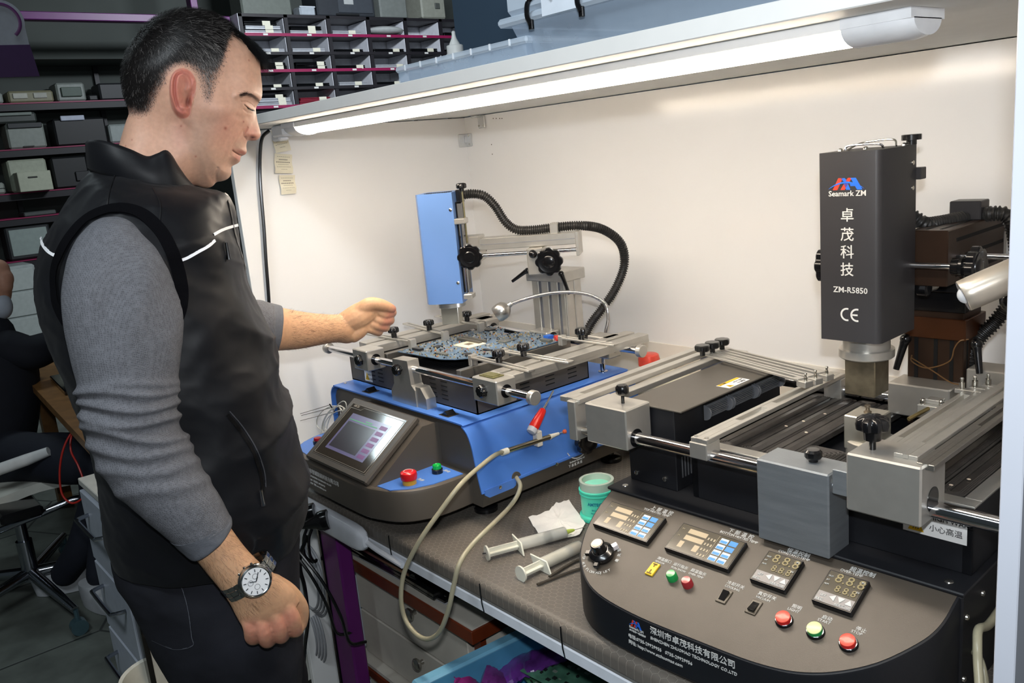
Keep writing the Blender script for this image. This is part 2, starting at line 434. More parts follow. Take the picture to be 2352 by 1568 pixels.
# ---------------- blue crate
M_crate = mat('blue_crate_plastic', '4a88ab', .35, var=.06, sss=0)
P0 = on(968, 1562, 2, .615); P1 = on(1232, 1434, 2, .615)
dv = P1-P0; ln = np.linalg.norm(dv); dv /= ln; rv = A_([dv[1], -dv[0], 0])
t = thing('blue_crate', 'open blue plastic crate of scrap boards under the bench', 'crate', (P0[0], P0[1], .43), math.degrees(math.atan2(dv[0], -dv[1]))-180)
fr = Frame((P0[0], P0[1], .43), math.degrees(math.atan2(dv[1], dv[0]))-90)
t.matrix_world = Matrix.Translation(Vector(fr.o)) @ Matrix.Rotation(math.radians(fr.deg), 4, 'Z'); ROOTM[t.name] = t.matrix_world.copy()
W_, L_ = .46, .40
mb = MB()
mb.box((0, 0, 0), (W_, L_, .006))
mb.prism([(0, 0, .18), (.012, 0, .18), (.022, .01, .006), (.010, .01, .0)], (0, L_, 0)).prism([(W_, 0, .18), (W_-.012, 0, .18), (W_-.022, .01, .006), (W_-.01, .01, 0)], (0, L_, 0))
mb.box((0, 0, 0), (W_, .008, .18)).box((0, L_-.008, 0), (W_, L_, .18))
build('tub', mb, M_crate, t)
rm = MB().box((-.014, -.014, .172), (.012, L_+.014, .186), ch=.004).box((W_-.012, -.014, .172), (W_+.014, L_+.014, .186), ch=.004).box((.012, -.014, .172), (W_-.012, .01, .186), ch=.004).box((.012, L_-.01, .172), (W_-.012, L_+.014, .186), ch=.004)
build('rim', rm, mat('blue_crate_rim', '6fa6c2', .3), t)
def inc(p): return fr.w(p)
# boards in the crate
def board(x0, y0, sx, sy, z, rot, label, col, seed, tilt=0):
    R_ = random.Random(seed)
    c = inc((x0, y0, z)); t = thing('circuit_board', label, 'circuit board', c, fr.deg+rot, 'scrap circuit boards in the blue crate')
    if tilt:
        t.rotation_euler = (math.radians(tilt), 0, math.radians(fr.deg+rot))
    build('board', MB().box((-sx/2, -sy/2, 0), (sx/2, sy/2, .0016)), mat('board_'+col, col, .35, var=.35, vs=45), t)
    mb = MB(); m2 = MB(); m3 = MB()
    for i in range(130):
        x = R_.uniform(-sx/2+.005, sx/2-.012); y = R_.uniform(-sy/2+.005, sy/2-.012); a = R_.uniform(.002, .009); b = R_.uniform(.002, .007)
        (mb if i % 3 else m3).box((x, y, .0016), (x+a, y+b, .0016+R_.uniform(.0006, .003)))
    for i in range(14):
        x = R_.uniform(-sx/2+.01, sx/2-.015); y = R_.uniform(-sy/2+.01, sy/2-.015)
        m2.lathe((x, y, .0016), (0, 0, 1), [(0, .003), (.004, .003), (.0045, .002)], 10)
    build('components', mb, mat('comp_dark', '1c211f', .4, var=.3), t)['kind'] = 'stuff'; build('solder_pads', m3, mat('comp_light', '9aa59a', .35, .4), t)['kind'] = 'stuff'
    build('capacitors', m2, M_alu, t)
    build('processor_frame', MB().box((-.024, -.024, .0016), (.024, .024, .0025)), mat('chip_frame', 'b9b3a2', .4), t)
    build('processor', MB().box((-.018, -.018, .0025), (.018, .018, .0045)), mat('chip_die', '15191c', .12), t)
def bpos(px, py, z): return on(px, py, 2, z)
def lc(px, py, z): q = fr.l(bpos(px, py, z)); return (q[0], q[1])
RG = -fr.deg
bx, by = lc(1425, 1552, .585); board(bx, by, .30, .20, .585-.43, RG+4, 'big green circuit board uppermost in the blue crate, under the bench edge', '46705c', 4)
bx, by = lc(1330, 1580, .565); board(bx, by, .18, .14, .566-.43, RG-14, 'green circuit board under the purple bag at the front of the crate', '3f6b4f', 5)
bx, by = lc(1640, 1600, .56); board(bx, by, .16, .14, .560-.43, RG+8, 'dark green circuit board at the right end of the blue crate', '2c4c3f', 6)
board(.13, .30, .16, .10, .012, 5, 'small green circuit board on the crate floor', '35604a', 7)
single('grey_carton', MB().box((P0[0]+.05, P0[1]+.06, 0), (P0[0]+.42, P0[1]+.40, .428), ch=.004), mat('carton_grey', '5b5852', .8), 'dull carton holding up the blue crate under the bench', 'box')

def crump(path, wd, label, m, seed, txt=None):
    """creased plastic bag/strip: lofted along a path with pinched flattened sections"""
    R_ = random.Random(seed); P_ = crv(path, 8); rings = []
    n = len(P_)
    for i, p in enumerate(P_):
        tt = i/(n-1); wv = wd(tt) if callable(wd) else wd
        T = A_(P_[min(i+1, n-1)])-A_(P_[max(i-1, 0)]); T /= np.linalg.norm(T); b = np.cross(T, Z3); b /= np.linalg.norm(b); c = np.cross(b, T)
        ring = []
        for k in range(14):
            a = 2*PI*k/14; rr = 1+R_.uniform(-.14, .14)
            ring.append(A_(p)+b*math.cos(a)*wv*rr+c*math.sin(a)*wv*.32*rr)
        rings.append(ring)
    mb = MB().loft(rings); c0 = A_(P_[n//2])
    o = thing('plastic_bag', label, 'plastic bag', P_[0], 0, 'purple plastic packaging in the crate')
    build('bag', mb, m, o, world=True, smooth=20)
    if txt:
        for q, a0 in enumerate(txt):
            pass
    return o
M_bag = mat('purple_bag', '5a2a78', .22, var=.45, vs=25, coat=.5)
M_bag2 = mat('magenta_bag', '8f2a6c', .28, var=.4, vs=25, coat=.3)
zc3 = lambda px, py, z: on(px, py, 2, z)
crump([zc3(1150, 1556, .555), zc3(1195, 1532, .575), zc3(1250, 1512, .59), zc3(1305, 1492, .60), zc3(1335, 1480, .598)], lambda q: .046-.032*q, 'shiny purple plastic bag lying across the middle of the crate', M_bag, 11)
crump([zc3(1120, 1600, .53), zc3(1085, 1568, .57), zc3(1050, 1535, .598)], .030, 'magenta plastic strip standing up at the left of the crate', M_bag2, 12)
crump([zc3(1185, 1600, .53), zc3(1155, 1570, .565), zc3(1110, 1548, .585)], .030, 'violet plastic wrap between the magenta strip and the purple bag', mat('violet_bag', '6a2f70', .25, var=.4, vs=25), 13)
crump([zc3(1075, 1610, .54), zc3(1050, 1580, .575), zc3(1020, 1560, .592)], .026, 'reddish orange plastic scrap at the front corner of the crate', mat('orange_bag', 'a8463f', .35, var=.3, vs=25), 14)

# ---------------- power strip under the bench edge
t = thing('power_strip', 'white power strip fixed under the bench edge at the man\'s hip', 'power strip', (-1.56, .73, .70))
S = []
for x, k in ((-1.80, .80), (-1.795, .95), (-1.78, 1), (-1.475, 1), (-1.452, .93), (-1.437, .75), (-1.430, .45)):
    S.append([(x, .741+.0145*k*math.copysign(abs(math.cos(u))**.6, math.cos(u)), .768+.026*k*math.copysign(abs(math.sin(u))**.6, math.sin(u))) for u in np.linspace(0, 2*PI, 25)[:-1]])
build('housing', MB().loft(S), mat('white_plastic', 'd9dde4', .3), t, world=True)
for k, (px, py) in enumerate(((712, 1180), (742, 1196))):
    c = on(px, py, 1, .716)
    mb = MB().lathe(c+A_([0, .012, 0]), (-.55, -.8, -.15), [(0, .021), (.012, .0215), (.02, .02), (.028, .014), (.045, .009), (.058, .006)], 20)
    pl = build('plug', mb, M_black, t, world=True, label='black mains plug')
    tip = c+A_([0, .012, 0])+A_([-.55, -.8, -.15])*.055
    cb = MB().tube(crv([tip, tip+A_([-.02, -.02, -.03]), tip+A_([.03, .01, -.12]), tip+A_([.05, .03, -.2]), tip+A_([.035, .05, -.28]), tip+A_([.03, .09, -.30])]), .0035, 8)
    build('plug_cord', cb, M_black, t, world=True)
cb = MB().tube(crv([A_([-1.432, .745, .765]), A_([-1.40, .748, .758]), A_([-1.36, .752, .752]), A_([-1.32, .7545, .748])]), .006, 10)
build('mains_lead', cb, mat('white_cord', 'dfe2e8', .4), t, world=True)
# black cable hanging in front of the bench and grey flex behind the man
pts = [on(690, 1310, 1, .70), on(700, 1350, 1, .70), on(707, 1420, 1, .71), on(700, 1490, 1, .71), on(697, 1568, 1, .72), on(700, 1640, 1, .74)]
pts = [on(706, 1230, 1, .73), on(690, 1275, 1, .71)]+pts
single('hanging_cable', MB().tube(crv(pts), .0045, 8), M_black, 'thick black cable hanging down in front of the bench leg', 'cable')
for k, off in enumerate((0, 12)):
    pts = [on(704+off, 1215, 1, .735), on(697+off, 1240, 1, .73), on(700+off, 1275, 1, .735), on(718+off*.4, 1290, 1, .75), on(727, 1285, 1, .758)]
    single('looped_cord', MB().tube(crv(pts), .0035, 8), M_black, ['black cord looped below the power strip, nearer the man', 'black cord looped below the power strip, nearer the purple leg'][k], 'cable', 'black cords looped under the power strip')
# ================================================================== BLUE REWORK STATION (left)
FA = Frame((-1.80, .899, .80)); FB = Frame((-.93, .93, .80), 2.0)
M_blue = mat('blue_powder_coat', '4f80d2', .36, var=.04, vs=8, bump=.1, bs=1500)
M_base = mat('brown_grey_enamel', '544e47', .42, var=.08, vs=8, bump=.1, bs=1500)
M_vent = mat('dark_grey_sheet', '4a4643', .45, var=.05)
M_slot = mat('slot_black', '050505', .8)
M_print = mat('white_print', 'cbcbc8', .6, var=.02)
M_screw = mat('screw_steel', 'c9c6be', .25, 1)
lobes = lambda n, d: (lambda t: 1-d*(.5-.5*math.cos(n*t))**2)
def knob(mb, p, ax, r=.012, h=.016, stem=.010, n=6, d=.16):
    mb.lathe(p, ax, [(0, r*.5), (stem, r*.5), (stem+.001, r*.75)], 24)
    mb.lathe(A_(p)+A_(ax)*stem, ax, [(0, r*.8), (h*.15, r), (h*.75, r), (h, r*.82)], 48, sq=lobes(n, d))
    mb.lathe(A_(p)+A_(ax)*(stem+h*.98), ax, [(0, r*.6), (.001, r*.55)], 20)
    return mb
def starknob(mb, p, ax, r, h=.02):
    ax = A_(ax, float)
    mb.lathe(p, ax, [(0, r*.4), (h*.35, r*.42), (h*.4, r*.8), (h*.5, r), (h*.92, r), (h, r*.93)], 84, sq=lobes(8, .13))
    mb.lathe(A_(p)+ax*h*.99, ax, [(0, r*.78), (.0015, r*.76), (.0006, r*.60), (.0005, r*.45), (.002, r*.38), (.0022, r*.1)], 40)
    return mb
T = thing('rework_station', 'blue and brown soldering station on the left half of the bench', 'soldering machine', FA.o, 0)
# base body
prof = [(.012, .035), (.553, .035), (.562, .07), (.556, .10), (.546, .145), (.533, .180), (.513, .1945), (.04, .1945), (.018, .186), (.008, .17), (.006, .1)]
build('base', MB().prism([(u, .004, z) for u, z in prof], (0, .456, 0)), M_base, T)
# blue cover sheet bent over the body
pc = [(-.002, .10), (.0, .165), (.006, .185), (.02, .196), (.045, .1985), (.30, .1985), (.505, .1985), (.522, .194), (.537, .182), (.547, .160), (.552, .135), (.558, .10), (.5655, .068)]
pc = [tuple(p[[0, 2]]) for p in crv([(a, 0, b) for a, b in pc], 4)]
n = len(pc); V = []; F = []
for v in (-.004, .462):
    for off in (0, -.003):
        for i, (u, z) in enumerate(pc):
            a = A_(pc[min(i+1, n-1)])-A_(pc[max(i-1, 0)]); a /= np.linalg.norm(a); nn = A_([-a[1], a[0]])
            q = A_([u, z])+nn*(off+.001); V.append((q[0], v, q[1]))
ix = lambda s, o, i: (s*2+o)*n+i
for i in range(n-1):
    F += [(ix(0, 0, i), ix(0, 0, i+1), ix(1, 0, i+1), ix(1, 0, i)), (ix(0, 1, i), ix(1, 1, i), ix(1, 1, i+1), ix(0, 1, i+1)), (ix(0, 0, i), ix(0, 1, i), ix(0, 1, i+1), ix(0, 0, i+1)), (ix(1, 0, i), ix(1, 0, i+1), ix(1, 1, i+1), ix(1, 1, i))]
F += [(ix(0, 0, 0), ix(1, 0, 0), ix(1, 1, 0), ix(0, 1, 0)), (ix(0, 0, n-1), ix(0, 1, n-1), ix(1, 1, n-1), ix(1, 0, n-1))]
build('cover', MB().add(V, F), M_blue, T, label='blue bent sheet cover')
# lower part of the side sheet, with notch
sp = [(.002, .072), (.002, .064), (.012, .0565), (.072, .0565), (.079, .060), (.081, .070), (.46, .070), (.46, .074), (.002, .074)]
build('side_lip', MB().prism([(.5675, v, z) for v, z in sp], (-.003, 0, 0)), M_blue, T)
for u, v in ((.5665, .04), (.5665, .19), (.5645, .32)):
    build('screw', MB().lathe((u, v, .068 if v < .3 else .082), (1, 0, 0), [(0, .004), (.0012, .0038), (.0022, .002)], 14), M_screw, T)
for u in (.02, .43):
    build('screw', MB().lathe((u+.01, .022, .199), (0, 0, 1), [(0, .004), (.0012, .0038), (.002, .002)], 14), M_screw, T)
for u, v in ((.06, .03), (.50, .05), (.515, .40), (.06, .40)):
    build('foot', MB().lathe((u, v, 0), (0, 0, 1), [(0, .024), (.008, .0245), (.011, .022), (.013, .007), (.036, .006)], 28), M_black, T, label='round black rubber foot')
# nose console
no = [(.525, .01), (.525, -.055), (.514, -.10), (.487, -.138), (.44, -.160), (.38, -.170), (.17, -.170), (.11, -.160), (.068, -.138), (.042, -.10), (.03, -.055), (.03, .01)]
no = [tuple(p[:2]) for p in crv([(a, b, 0) for a, b in no], 4)]
def inset(P, k): 
    c = A_([.2775, .0]); return [tuple(c+(A_(p)-c)*k) for p in P]
rings = [[(a, b, z) for a, b in inset(no, k)] for z, k in ((.035, .985), (.038, 1), (.09, 1.0), (.0965, .992), (.0985, .98))]
build('console', MB().loft(rings), M_base, T)
# blue corner plates of the console
pl = [(.405, -.152), (.47, -.146), (.497, -.115), (.512, -.075), (.516, -.008), (.428, -.008)]
build('control_plate', MB().prism([(a, b, .0985) for a, b in pl], (0, 0, .0015)), M_blue, T, label='blue plate at the right of the screen')
pl = [(.15, -.152), (.085, -.146), (.058, -.115), (.043, -.075), (.039, -.008), (.127, -.008)]
build('control_plate', MB().prism([(a, b, .0985) for a, b in pl][::-1], (0, 0, .0015)), M_blue, T, label='blue plate at the left of the screen')
# screen housing (tilted wedge)
sc0 = A_([.17, -.163, .1]); sw = .247
top = A_([.17, -.028, .196]); sl = top-sc0; sn = np.cross([1, 0, 0], sl); sn /= np.linalg.norm(sn); sld = sl/np.linalg.norm(sl); sll = np.linalg.norm(sl)
build('screen_wedge', MB().prism([(.176, -.155, .098), (.176, -.034, .186), (.176, .004, .186), (.176, .004, .098)], (.255, 0, 0)), M_base, T)
def sp_(x, y, z): return sc0+X3*x+sld*y+sn*z
scr = build('touch_screen', MB().obox(sp_(sw/2, sll/2, .003), (X3, sld, sn), (sw/2, sll/2, .0065), ch=.003), mat('screen_bezel', '4f4a44', .3, var=.05), T, label='tilted touch screen panel')
def child(o, p): o.parent = p; return o
child(build('screen_frame', MB().obox(sp_(sw/2, sll/2, .0098), (X3, sld, sn), (sw/2-.016, sll/2-.014, .0006), ch=.0005), mat('bezel_line', '6d675f', .3), T), scr)
child(build('screen_glass', MB().obox(sp_(sw/2, sll/2, .0104), (X3, sld, sn), (sw/2-.018, sll/2-.016, .0006)), mat('dark_glass', '3a3631', .06, var=.02, coat=.6), T), scr)
# display image: lines and blocks on the lit display
dz = .0112
def rect(mb, x0, y0, x1, y1, z=dz): return mb.add([sp_(x0, y0, z), sp_(x1, y0, z), sp_(x1, y1, z), sp_(x0, y1, z)], [(0, 1, 2, 3)])
child(build('display', rect(MB(), .045, .035, .198, .128), mat('display_lit', '6c6a94', .15, emis='6c6a94', es=.05, coat=.5), T), scr)
child(build('display_graph', rect(MB(), .052, .042, .160, .108, dz+.0002), mat('display_dark', '3d3b45', .15, coat=.5), T), scr)
m3 = MB(); m4 = MB()
rect(m4, .048, .112, .16, .1145, dz+.0003); rect(m4, .11, .117, .135, .1195, dz+.0003)
for i in range(6):
    y = .040+i*.0145; rect(m3, .167, y, .192, y+.009, dz+.0003)
child(build('display_buttons', m3, mat('display_purple', '7a4a86', .2, emis='7a4a86', es=.02), T), scr)
child(build('display_traces', m4, mat('display_green', '4fa04a', .2, emis='5f6fd0', es=.15), T), scr)
fm = MB()
for a, b in (((.022, .018), (.225, .018)), ((.225, .018), (.225, .146)), ((.225, .146), (.07, .146)), ((.07, .146), (.062, .139)), ((.062, .139), (.022, .139)), ((.022, .139), (.022, .018))):
    fm.tube([sp_(*a, dz), sp_(*b, dz)], .0005, 5)
child(build('frame_line', fm, mat('silver_line', 'b0aaa0', .3, .5), T), scr)
child(build('screen_mark', text_mb('HICES', .008, sp_(.028, .143, dz), X3, sld), mat('grey_print', 'b4ada3', .5), T), scr)
# e-stop, lamp, left lamp, company print
es = FA.on(941, 1110, 2, .1)
b_ = build('stop_button_base', MB().lathe(es, Z3, [(0, .0135), (.008, .0135), (.009, .012)], 28), mat('amber_plastic', 'd09a2c', .3), T, label='yellow collar of the stop button')
b2 = build('stop_button', MB().lathe(es+Z3*.008, Z3, [(0, .011), (.002, .0155), (.010, .0165), (.015, .0155), (.0175, .012), (.0178, .003)], 32), mat('red_plastic', 'd31e24', .25, coat=.4), T, label='red mushroom stop button'); child(b2, b_)
ring = MB().tube([es+Z3*.0258+A_([math.cos(a), math.sin(a), 0])*.009 for a in np.linspace(.2, 2*PI-.5, 26)], .0005, 5)
child(build('arrow_ring', ring, M_print, T), b_)
g = FA.on(1005, 1085, 2, .1)
b3 = build('start_button', MB().lathe(g, Z3, [(0, .011), (.008, .011), (.009, .009)], 24), M_black, T)
child(build('start_lens', MB().lathe(g+Z3*.009, Z3, [(0, .0085), (.007, .0085), (.008, .0075), (.0065, .006)], 24), mat('green_lens', '12b14a', .2, trans=.2, emis='10a040', es=.15), T), b3)
g = FA.on(731, 1019, 2, .1)
b3 = build('power_lamp', MB().lathe(g, Z3, [(0, .011), (.008, .011), (.009, .009)], 24), M_black, T)
child(build('power_lens', MB().lathe(g+Z3*.009, Z3, [(0, .0085), (.005, .0085), (.006, .0075)], 24), mat('red_lens', 'a5121b', .2, trans=.2), T), b3)
for px, py, s in ((958, 1100, '急停'), (1018, 1080, '启动')):
    p = FA.on(px, py, 2, .1003); build('button_print', text_mb(s, .0085, p, X3, Y3), M_print, T)
fy = -.1712
build('company_print', merge(text_mb('深圳市智诚精展科技有限公司', .0115, (.165, fy, .076), X3, Z3), text_mb('SHENZHEN ZHICHENG TECHNOLOGY CO.,LTD', .0052, (.168, fy, .067), X3, Z3), text_mb('电话: 0755-27382203   售后服务: 18922869915', .0052, (.150, fy, .058), X3, Z3), text_mb('传真: 0755-27382210   网址: www.zhicheng.com', .0052, (.150, fy, .050), X3, Z3)), M_print, T, label='white company lettering on the console front')
# rocker switches on the cover
for u in (.132, .432):
    s = build('rocker_switch', MB().box((u, .006, .1985), (u+.034, .034, .2005), ch=.0008), mat('rocker_frame', '2b2622', .3), T, label='small black rocker switch')
    child(build('rocker', MB().prism([(u+.006, .010, .200), (u+.018, .010, .209), (u+.028, .010, .201)], (0, .02, 0)), M_black, T), s)
build('switch_print', merge(text_mb('真空开关', .006, (.418, .0, .1992), X3, Y3), text_mb('照明开关', .006, (.12, .0, .1992), X3, Y3)), M_print, T)
# preheater box with louvre slots
BX0, BX1, BY0, BY1, BZ0, BZ1 = .012, .502, .052, .362, .199, .264
mb = MB()
for (a, b) in (((BX0, BY0, BZ0), (BX1, BY0+.0025, BZ1)), ((BX0, BY1-.0025, BZ0), (BX1, BY1, BZ1)), ((BX0, BY0, BZ0), (BX0+.0025, BY1, BZ1)), ((BX1-.0025, BY0, BZ0), (BX1, BY1, BZ1)), ((BX0, BY0, BZ0), (BX1, BY1, BZ0+.003))): mb.box(a, b)
mb.box((BX0, BY0, BZ1-.002), (BX1, BY0+.012, BZ1)).box((BX1-.012, BY0, BZ1-.002), (BX1, BY1, BZ1)).box((BX0, BY1-.012, BZ1-.002), (BX1, BY1, BZ1)).box((BX0, BY0, BZ1-.002), (BX0+.05, BY1, BZ1))
pb = build('preheater_box', mb, M_vent, T)
def slots(cx, side, z0=.213, n=5):
    m = MB()
    for i in range(n):
        z = z0+i*.0092
        if side == 'f': m.box((cx, BY0-.0004, z), (cx+.022, BY0+.001, z+.0024), ch=.0003)
        else: m.box((BX1-.001, cx, z), (BX1+.0004, cx+.026, z+.0024), ch=.0003)
    return m
for cx in (.10, .135, .345, .385): child(build('vent_slots', slots(cx, 'f'), M_slot, T), pb)
for cx in (.10, .165, .235, .30): child(build('vent_slots', slots(cx, 's'), M_slot, T), pb)
# warning sticker
def sticker(par, org, xd, yd, w_, h_, lines, band=True):
    nrm = np.cross(xd, yd); org = A_(org, float)
    s = build('warning_label', MB().add([org, org+xd*w_, org+xd*w_+yd*h_, org+yd*h_, org-nrm*.0003, org+xd*w_-nrm*.0003, org+xd*w_+yd*h_-nrm*.0003, org+yd*h_-nrm*.0003], [(0, 1, 2, 3), (4, 5, 6, 7), (0, 1, 5, 4), (1, 2, 6, 5), (2, 3, 7, 6), (3, 0, 4, 7)]), mat('label_white', 'e8e8e6', .5), par, label='white and yellow heat warning label')
    o2 = org+nrm*.0003
    yb = MB()
    if band: yb.add([o2+xd*w_*.02+yd*h_*.72, o2+xd*w_*.98+yd*h_*.72, o2+xd*w_*.98+yd*h_*.97, o2+xd*w_*.02+yd*h_*.97], [(0, 1, 2, 3)])
    tw = h_*.52; yb.add([o2+xd*w_*.08+yd*h_*.08, o2+xd*(w_*.08+tw)+yd*h_*.08, o2+xd*(w_*.08+tw/2)+yd*(h_*.08+tw)], [(0, 1, 2)])
    c = build('yellow_field', yb, mat('label_yellow', 'e0b30e', .5), par); c.parent = s
    bl = MB()
    for k in range(3):
        q = o2+nrm*.0003+xd*(w_*.08+tw*(.32+.15*k))+yd*(h_*.15)
        bl.ribbon([q+xd*tw*.04*math.sin(i*1.3)+yd*tw*.4*i/6 for i in range(7)], nrm, tw*.05)
    t2 = [text_mb(l, h_*s_, o2+nrm*.0003+xd*w_*x_+yd*h_*y_, xd, yd, ext=.0001) for l, s_, x_, y_ in lines]
    c = build('label_print', merge(bl, *t2), M_blackm, par); c.parent = s
    return s
sticker(T, (.0745, BY0-.0006, .206), X3, Z3, .033, .036, [('⚠ 注意 WARNING', .15, .06, .77), ('HIGH TEMP', .15, .5, .42), ('小心高温', .17, .5, .14)])
# heater plates inside
mb = MB(); 
for i in range(34):
    x = .07+i*.0125; mb.tube([(x, .075, .2555), (x, .34, .2555)], .0042, 8)
build('heater_ribs', mb, mat('ceramic_heater', '1a1a1c', .38, var=.2), T)
build('heater_bed', MB().box((.06, .065, .236), (.49, .35, .2535)), mat('heater_bed', '0c0c0d', .6), T)
# front support bracket
br = [(.262, .200), (.262, .232), (.274, .244), (.276, .296), (.338, .296), (.340, .244), (.352, .232), (.352, .200)]
br = [(.257, .199), (.257, .222), (.272, .240), (.276, .294), (.333, .296), (.338, .245), (.350, .235), (.350, .199)]
build('support_bracket', MB().prism([(a, .010, b) for a, b in br], (0, .028, 0)), M_alu, T, label='aluminium bracket holding the front rail')
build('support_foot', MB().prism([(.350, .012, .199), (.385, .012, .199), (.385, .012, .222), (.368, .012, .243), (.350, .012, .243)], (0, .024, 0)), M_alu, T)
# rails with end caps
for v, nm, x0_, x1_ in ((.026, 'front', -.045, .712), (.372, 'back', .10, .655)):
    r = build('rail', MB().cyl((x0_+.002, v, .276), (x1_-.002, v, .276), .0078, n=28), M_chrome, T, label='polished %s rail' % nm)
    for x in (x0_, x1_-.012): child(build('rail_cap', MB().lathe((x, v, .276), X3, [(0, .012), (.001, .0132), (.011, .0132), (.012, .012)], 30), M_alu, T), r)
# sliding blocks
def blk(u0, u1, v0, v1, w0=.2525, w1=.2985, lab=None, nmr=1):
    o = build('sliding_block', MB().box((u0, v0, w0), (u1, v1, w1), ch=.002), M_alu, T, label=lab)
    for s in (u0-.0006, u1-.0006): child(build('bushing', MB().lathe((s, (.026 if v0 < .2 else .372), .276), X3, [(0, .0125), (.0012, .0125)], 26), M_black, T), o)
    return o
blk(.118, .180, .004, .050, lab='front left sliding block'); blk(.560, .632, .004, .050, lab='front right sliding block')
blk(.118, .168, .352, .392, lab='back left sliding block'); blk(.515, .575, .352, .392, lab='back right sliding block')
blk(.325, .385, .352, .392, .2525, .290)
for u in (.150, .305, .592):
    k = MB(); knob(k, (u, .010 if u != .305 else .010, .276), (0, -1, 0), .0125, .012, .004, 8, .10); build('lock_knob', k, M_black, T, label='small black knob on the front of a block')
# carriage beams
def beam(u0, u1, v0, v1, w0=.2855, w1=.2985, lab=None):
    m = MB().box((u0, v0, w0), (u0+(u1-u0)*.40, v1, w1), ch=.0008).box((u0+(u1-u0)*.56, v0, w0), (u1, v1, w1), ch=.0008).box((u0, v0, w0-.004), (u1, v1, w0+.0012))
    o = build('carriage_beam', m, M_alu, T, label=lab)
    return o
beam(.070, .150, .050, .418, lab='left carriage beam'); beam(.560, .625, .050, .425, lab='right carriage beam')
build('inner_beam', MB().box((.165, .055, .262), (.18, .36, .282), ch=.001), M_steel, T); build('inner_beam', MB().box((.44, .055, .262), (.455, .36, .282), ch=.001), M_steel, T)
# slotted clamp fingers with thumb knobs
def finger(pa, pb_, wd=.016, z=.2995, kn=None, tip=None, back=False):
    a = A_([*pa, z]); b = A_([*pb_, z]); d = (b-a)/np.linalg.norm(b-a); s_ = np.cross(Z3, d)
    L = np.linalg.norm(b-a); m = MB()
    for sg in (-1, 1): m.obox(a+d*L/2+s_*sg*wd*.36+Z3*.002, (d, s_, Z3), (L/2, wd*.15, .002), ch=.0006)
    for e in (0.04, .96): m.obox(a+d*L*e+Z3*.002, (d, s_, Z3), (L*.04, wd*.5, .00205), ch=.0006)
    o = build('clamp_finger', m, M_alu, T)
    if tip is not None:
        q = a+d*L*tip; child(build('clamp_tip', MB().obox(q+Z3*-.004, (d, s_, Z3), (.006, wd*.5, .011), ch=.001), M_alu, T), o)
    if kn is not None:
        k = MB(); knob(k, A_([*kn, z+.003]), Z3, .0128, .013, .012, 6, .17); child(build('clamp_knob', k, M_black, T, label='black star thumb knob'), o)
    return o
c1 = lambda x, y: (740+x/3.095, 640+y/3.095)
kb = [FA.on(*c1(*q), 2, .304)[:2] for q in ((512, 415), (762, 362), (1030, 298), (1258, 590), (1433, 543), (1843, 428))]
finger((.005, .105), (.20, .112), kn=kb[0], tip=1)
finger((.005, .222), (.205, .200), kn=kb[1], tip=1)
finger((.005, .318), (.205, .305), kn=kb[2], tip=1)
finger((.450, .092), (.640, .084), kn=kb[3], tip=0)
finger((.470, .158), (.660, .165), kn=kb[4], tip=0)
finger((.490, .303), (.640, .310), kn=kb[5], tip=0)
# small chip resting on the right block
single('loose_chip', MB().box(FA.w((.570, .014, .2988)), FA.w((.612, .040, .3006)), ch=.0003).box(FA.w((.576, .018, .3006)), FA.w((.606, .036, .3014))), mat('chip_olive', '6d6a45', .35, .3, var=.4, vs=300), 'small loose circuit chip lying on the front right aluminium block of the blue machine', 'computer chip')
# ---------------- the clamped motherboard: a thing of its own
TB = thing('motherboard', 'laptop motherboard clamped level above the heater of the blue machine', 'circuit board', FA.w((.31, .21, .284)), 0)
M_pcb = mat('pcb_blue_grey', '5f7890', .35, .1, var=.35, vs=70)
ol = [(.195, .075), (.345, .085), (.375, .10), (.43, .16), (.452, .20), (.455, .33), (.40, .352), (.30, .350), (.29, .30), (.235, .355), (.175, .352), (.185, .20)]
fw = lambda p: FA.w(p)
pcb = build('board', MB().prism([fw((a, b, .2835)) for a, b in ol], (0, 0, .0016)), M_pcb, TB, world=True)
build('socket', MB().box(fw((.270, .175, .2852)), fw((.325, .225, .2875)), ch=.0006), mat('socket_cream', 'e9dcc0', .5), TB, world=True, label='cream processor socket')
build('socket_window', MB().box(fw((.288, .190, .2874)), fw((.306, .206, .2878))), mat('socket_core', '6b5f4b', .5), TB, world=True)
mem = build('memory_slot', MB().box(fw((.232, .212, .2851)), fw((.315, .222, .2915)), ch=.0004).box(fw((.232, .226, .2851)), fw((.315, .236, .2915)), ch=.0004), mat('slot_olive', '55524a', .35), TB, world=True)
for k, (u, v, sx, sy, h) in enumerate(((.215, .100, .03, .012, .006), (.300, .105, .034, .010, .004), (.36, .13, .02, .016, .003), (.33, .25, .03, .03, .0025), (.24, .14, .016, .016, .003), (.40, .22, .022, .022, .002), (.37, .18, .025, .008, .004), (.42, .30, .03, .012, .006), (.20, .31, .03, .02, .004))):
    build('chip', MB().box(fw((u, v, .2851)), fw((u+sx, v+sy, .2851+h)), ch=.0004), mat(('chip_black', 'chip_grey')[k % 2], ('2a2a2c', '5d605c')[k % 2], .3), TB, world=True)
R_ = random.Random(3)
def inpoly(x, y, P):
    c = False; n_ = len(P)
    for i in range(n_):
        x1, y1 = P[i]; x2, y2 = P[i-1]
        if (y1 > y) != (y2 > y) and x < (x2-x1)*(y-y1)/(y2-y1)+x1: c = not c
    return c
grp = [MB() for _ in range(4)]
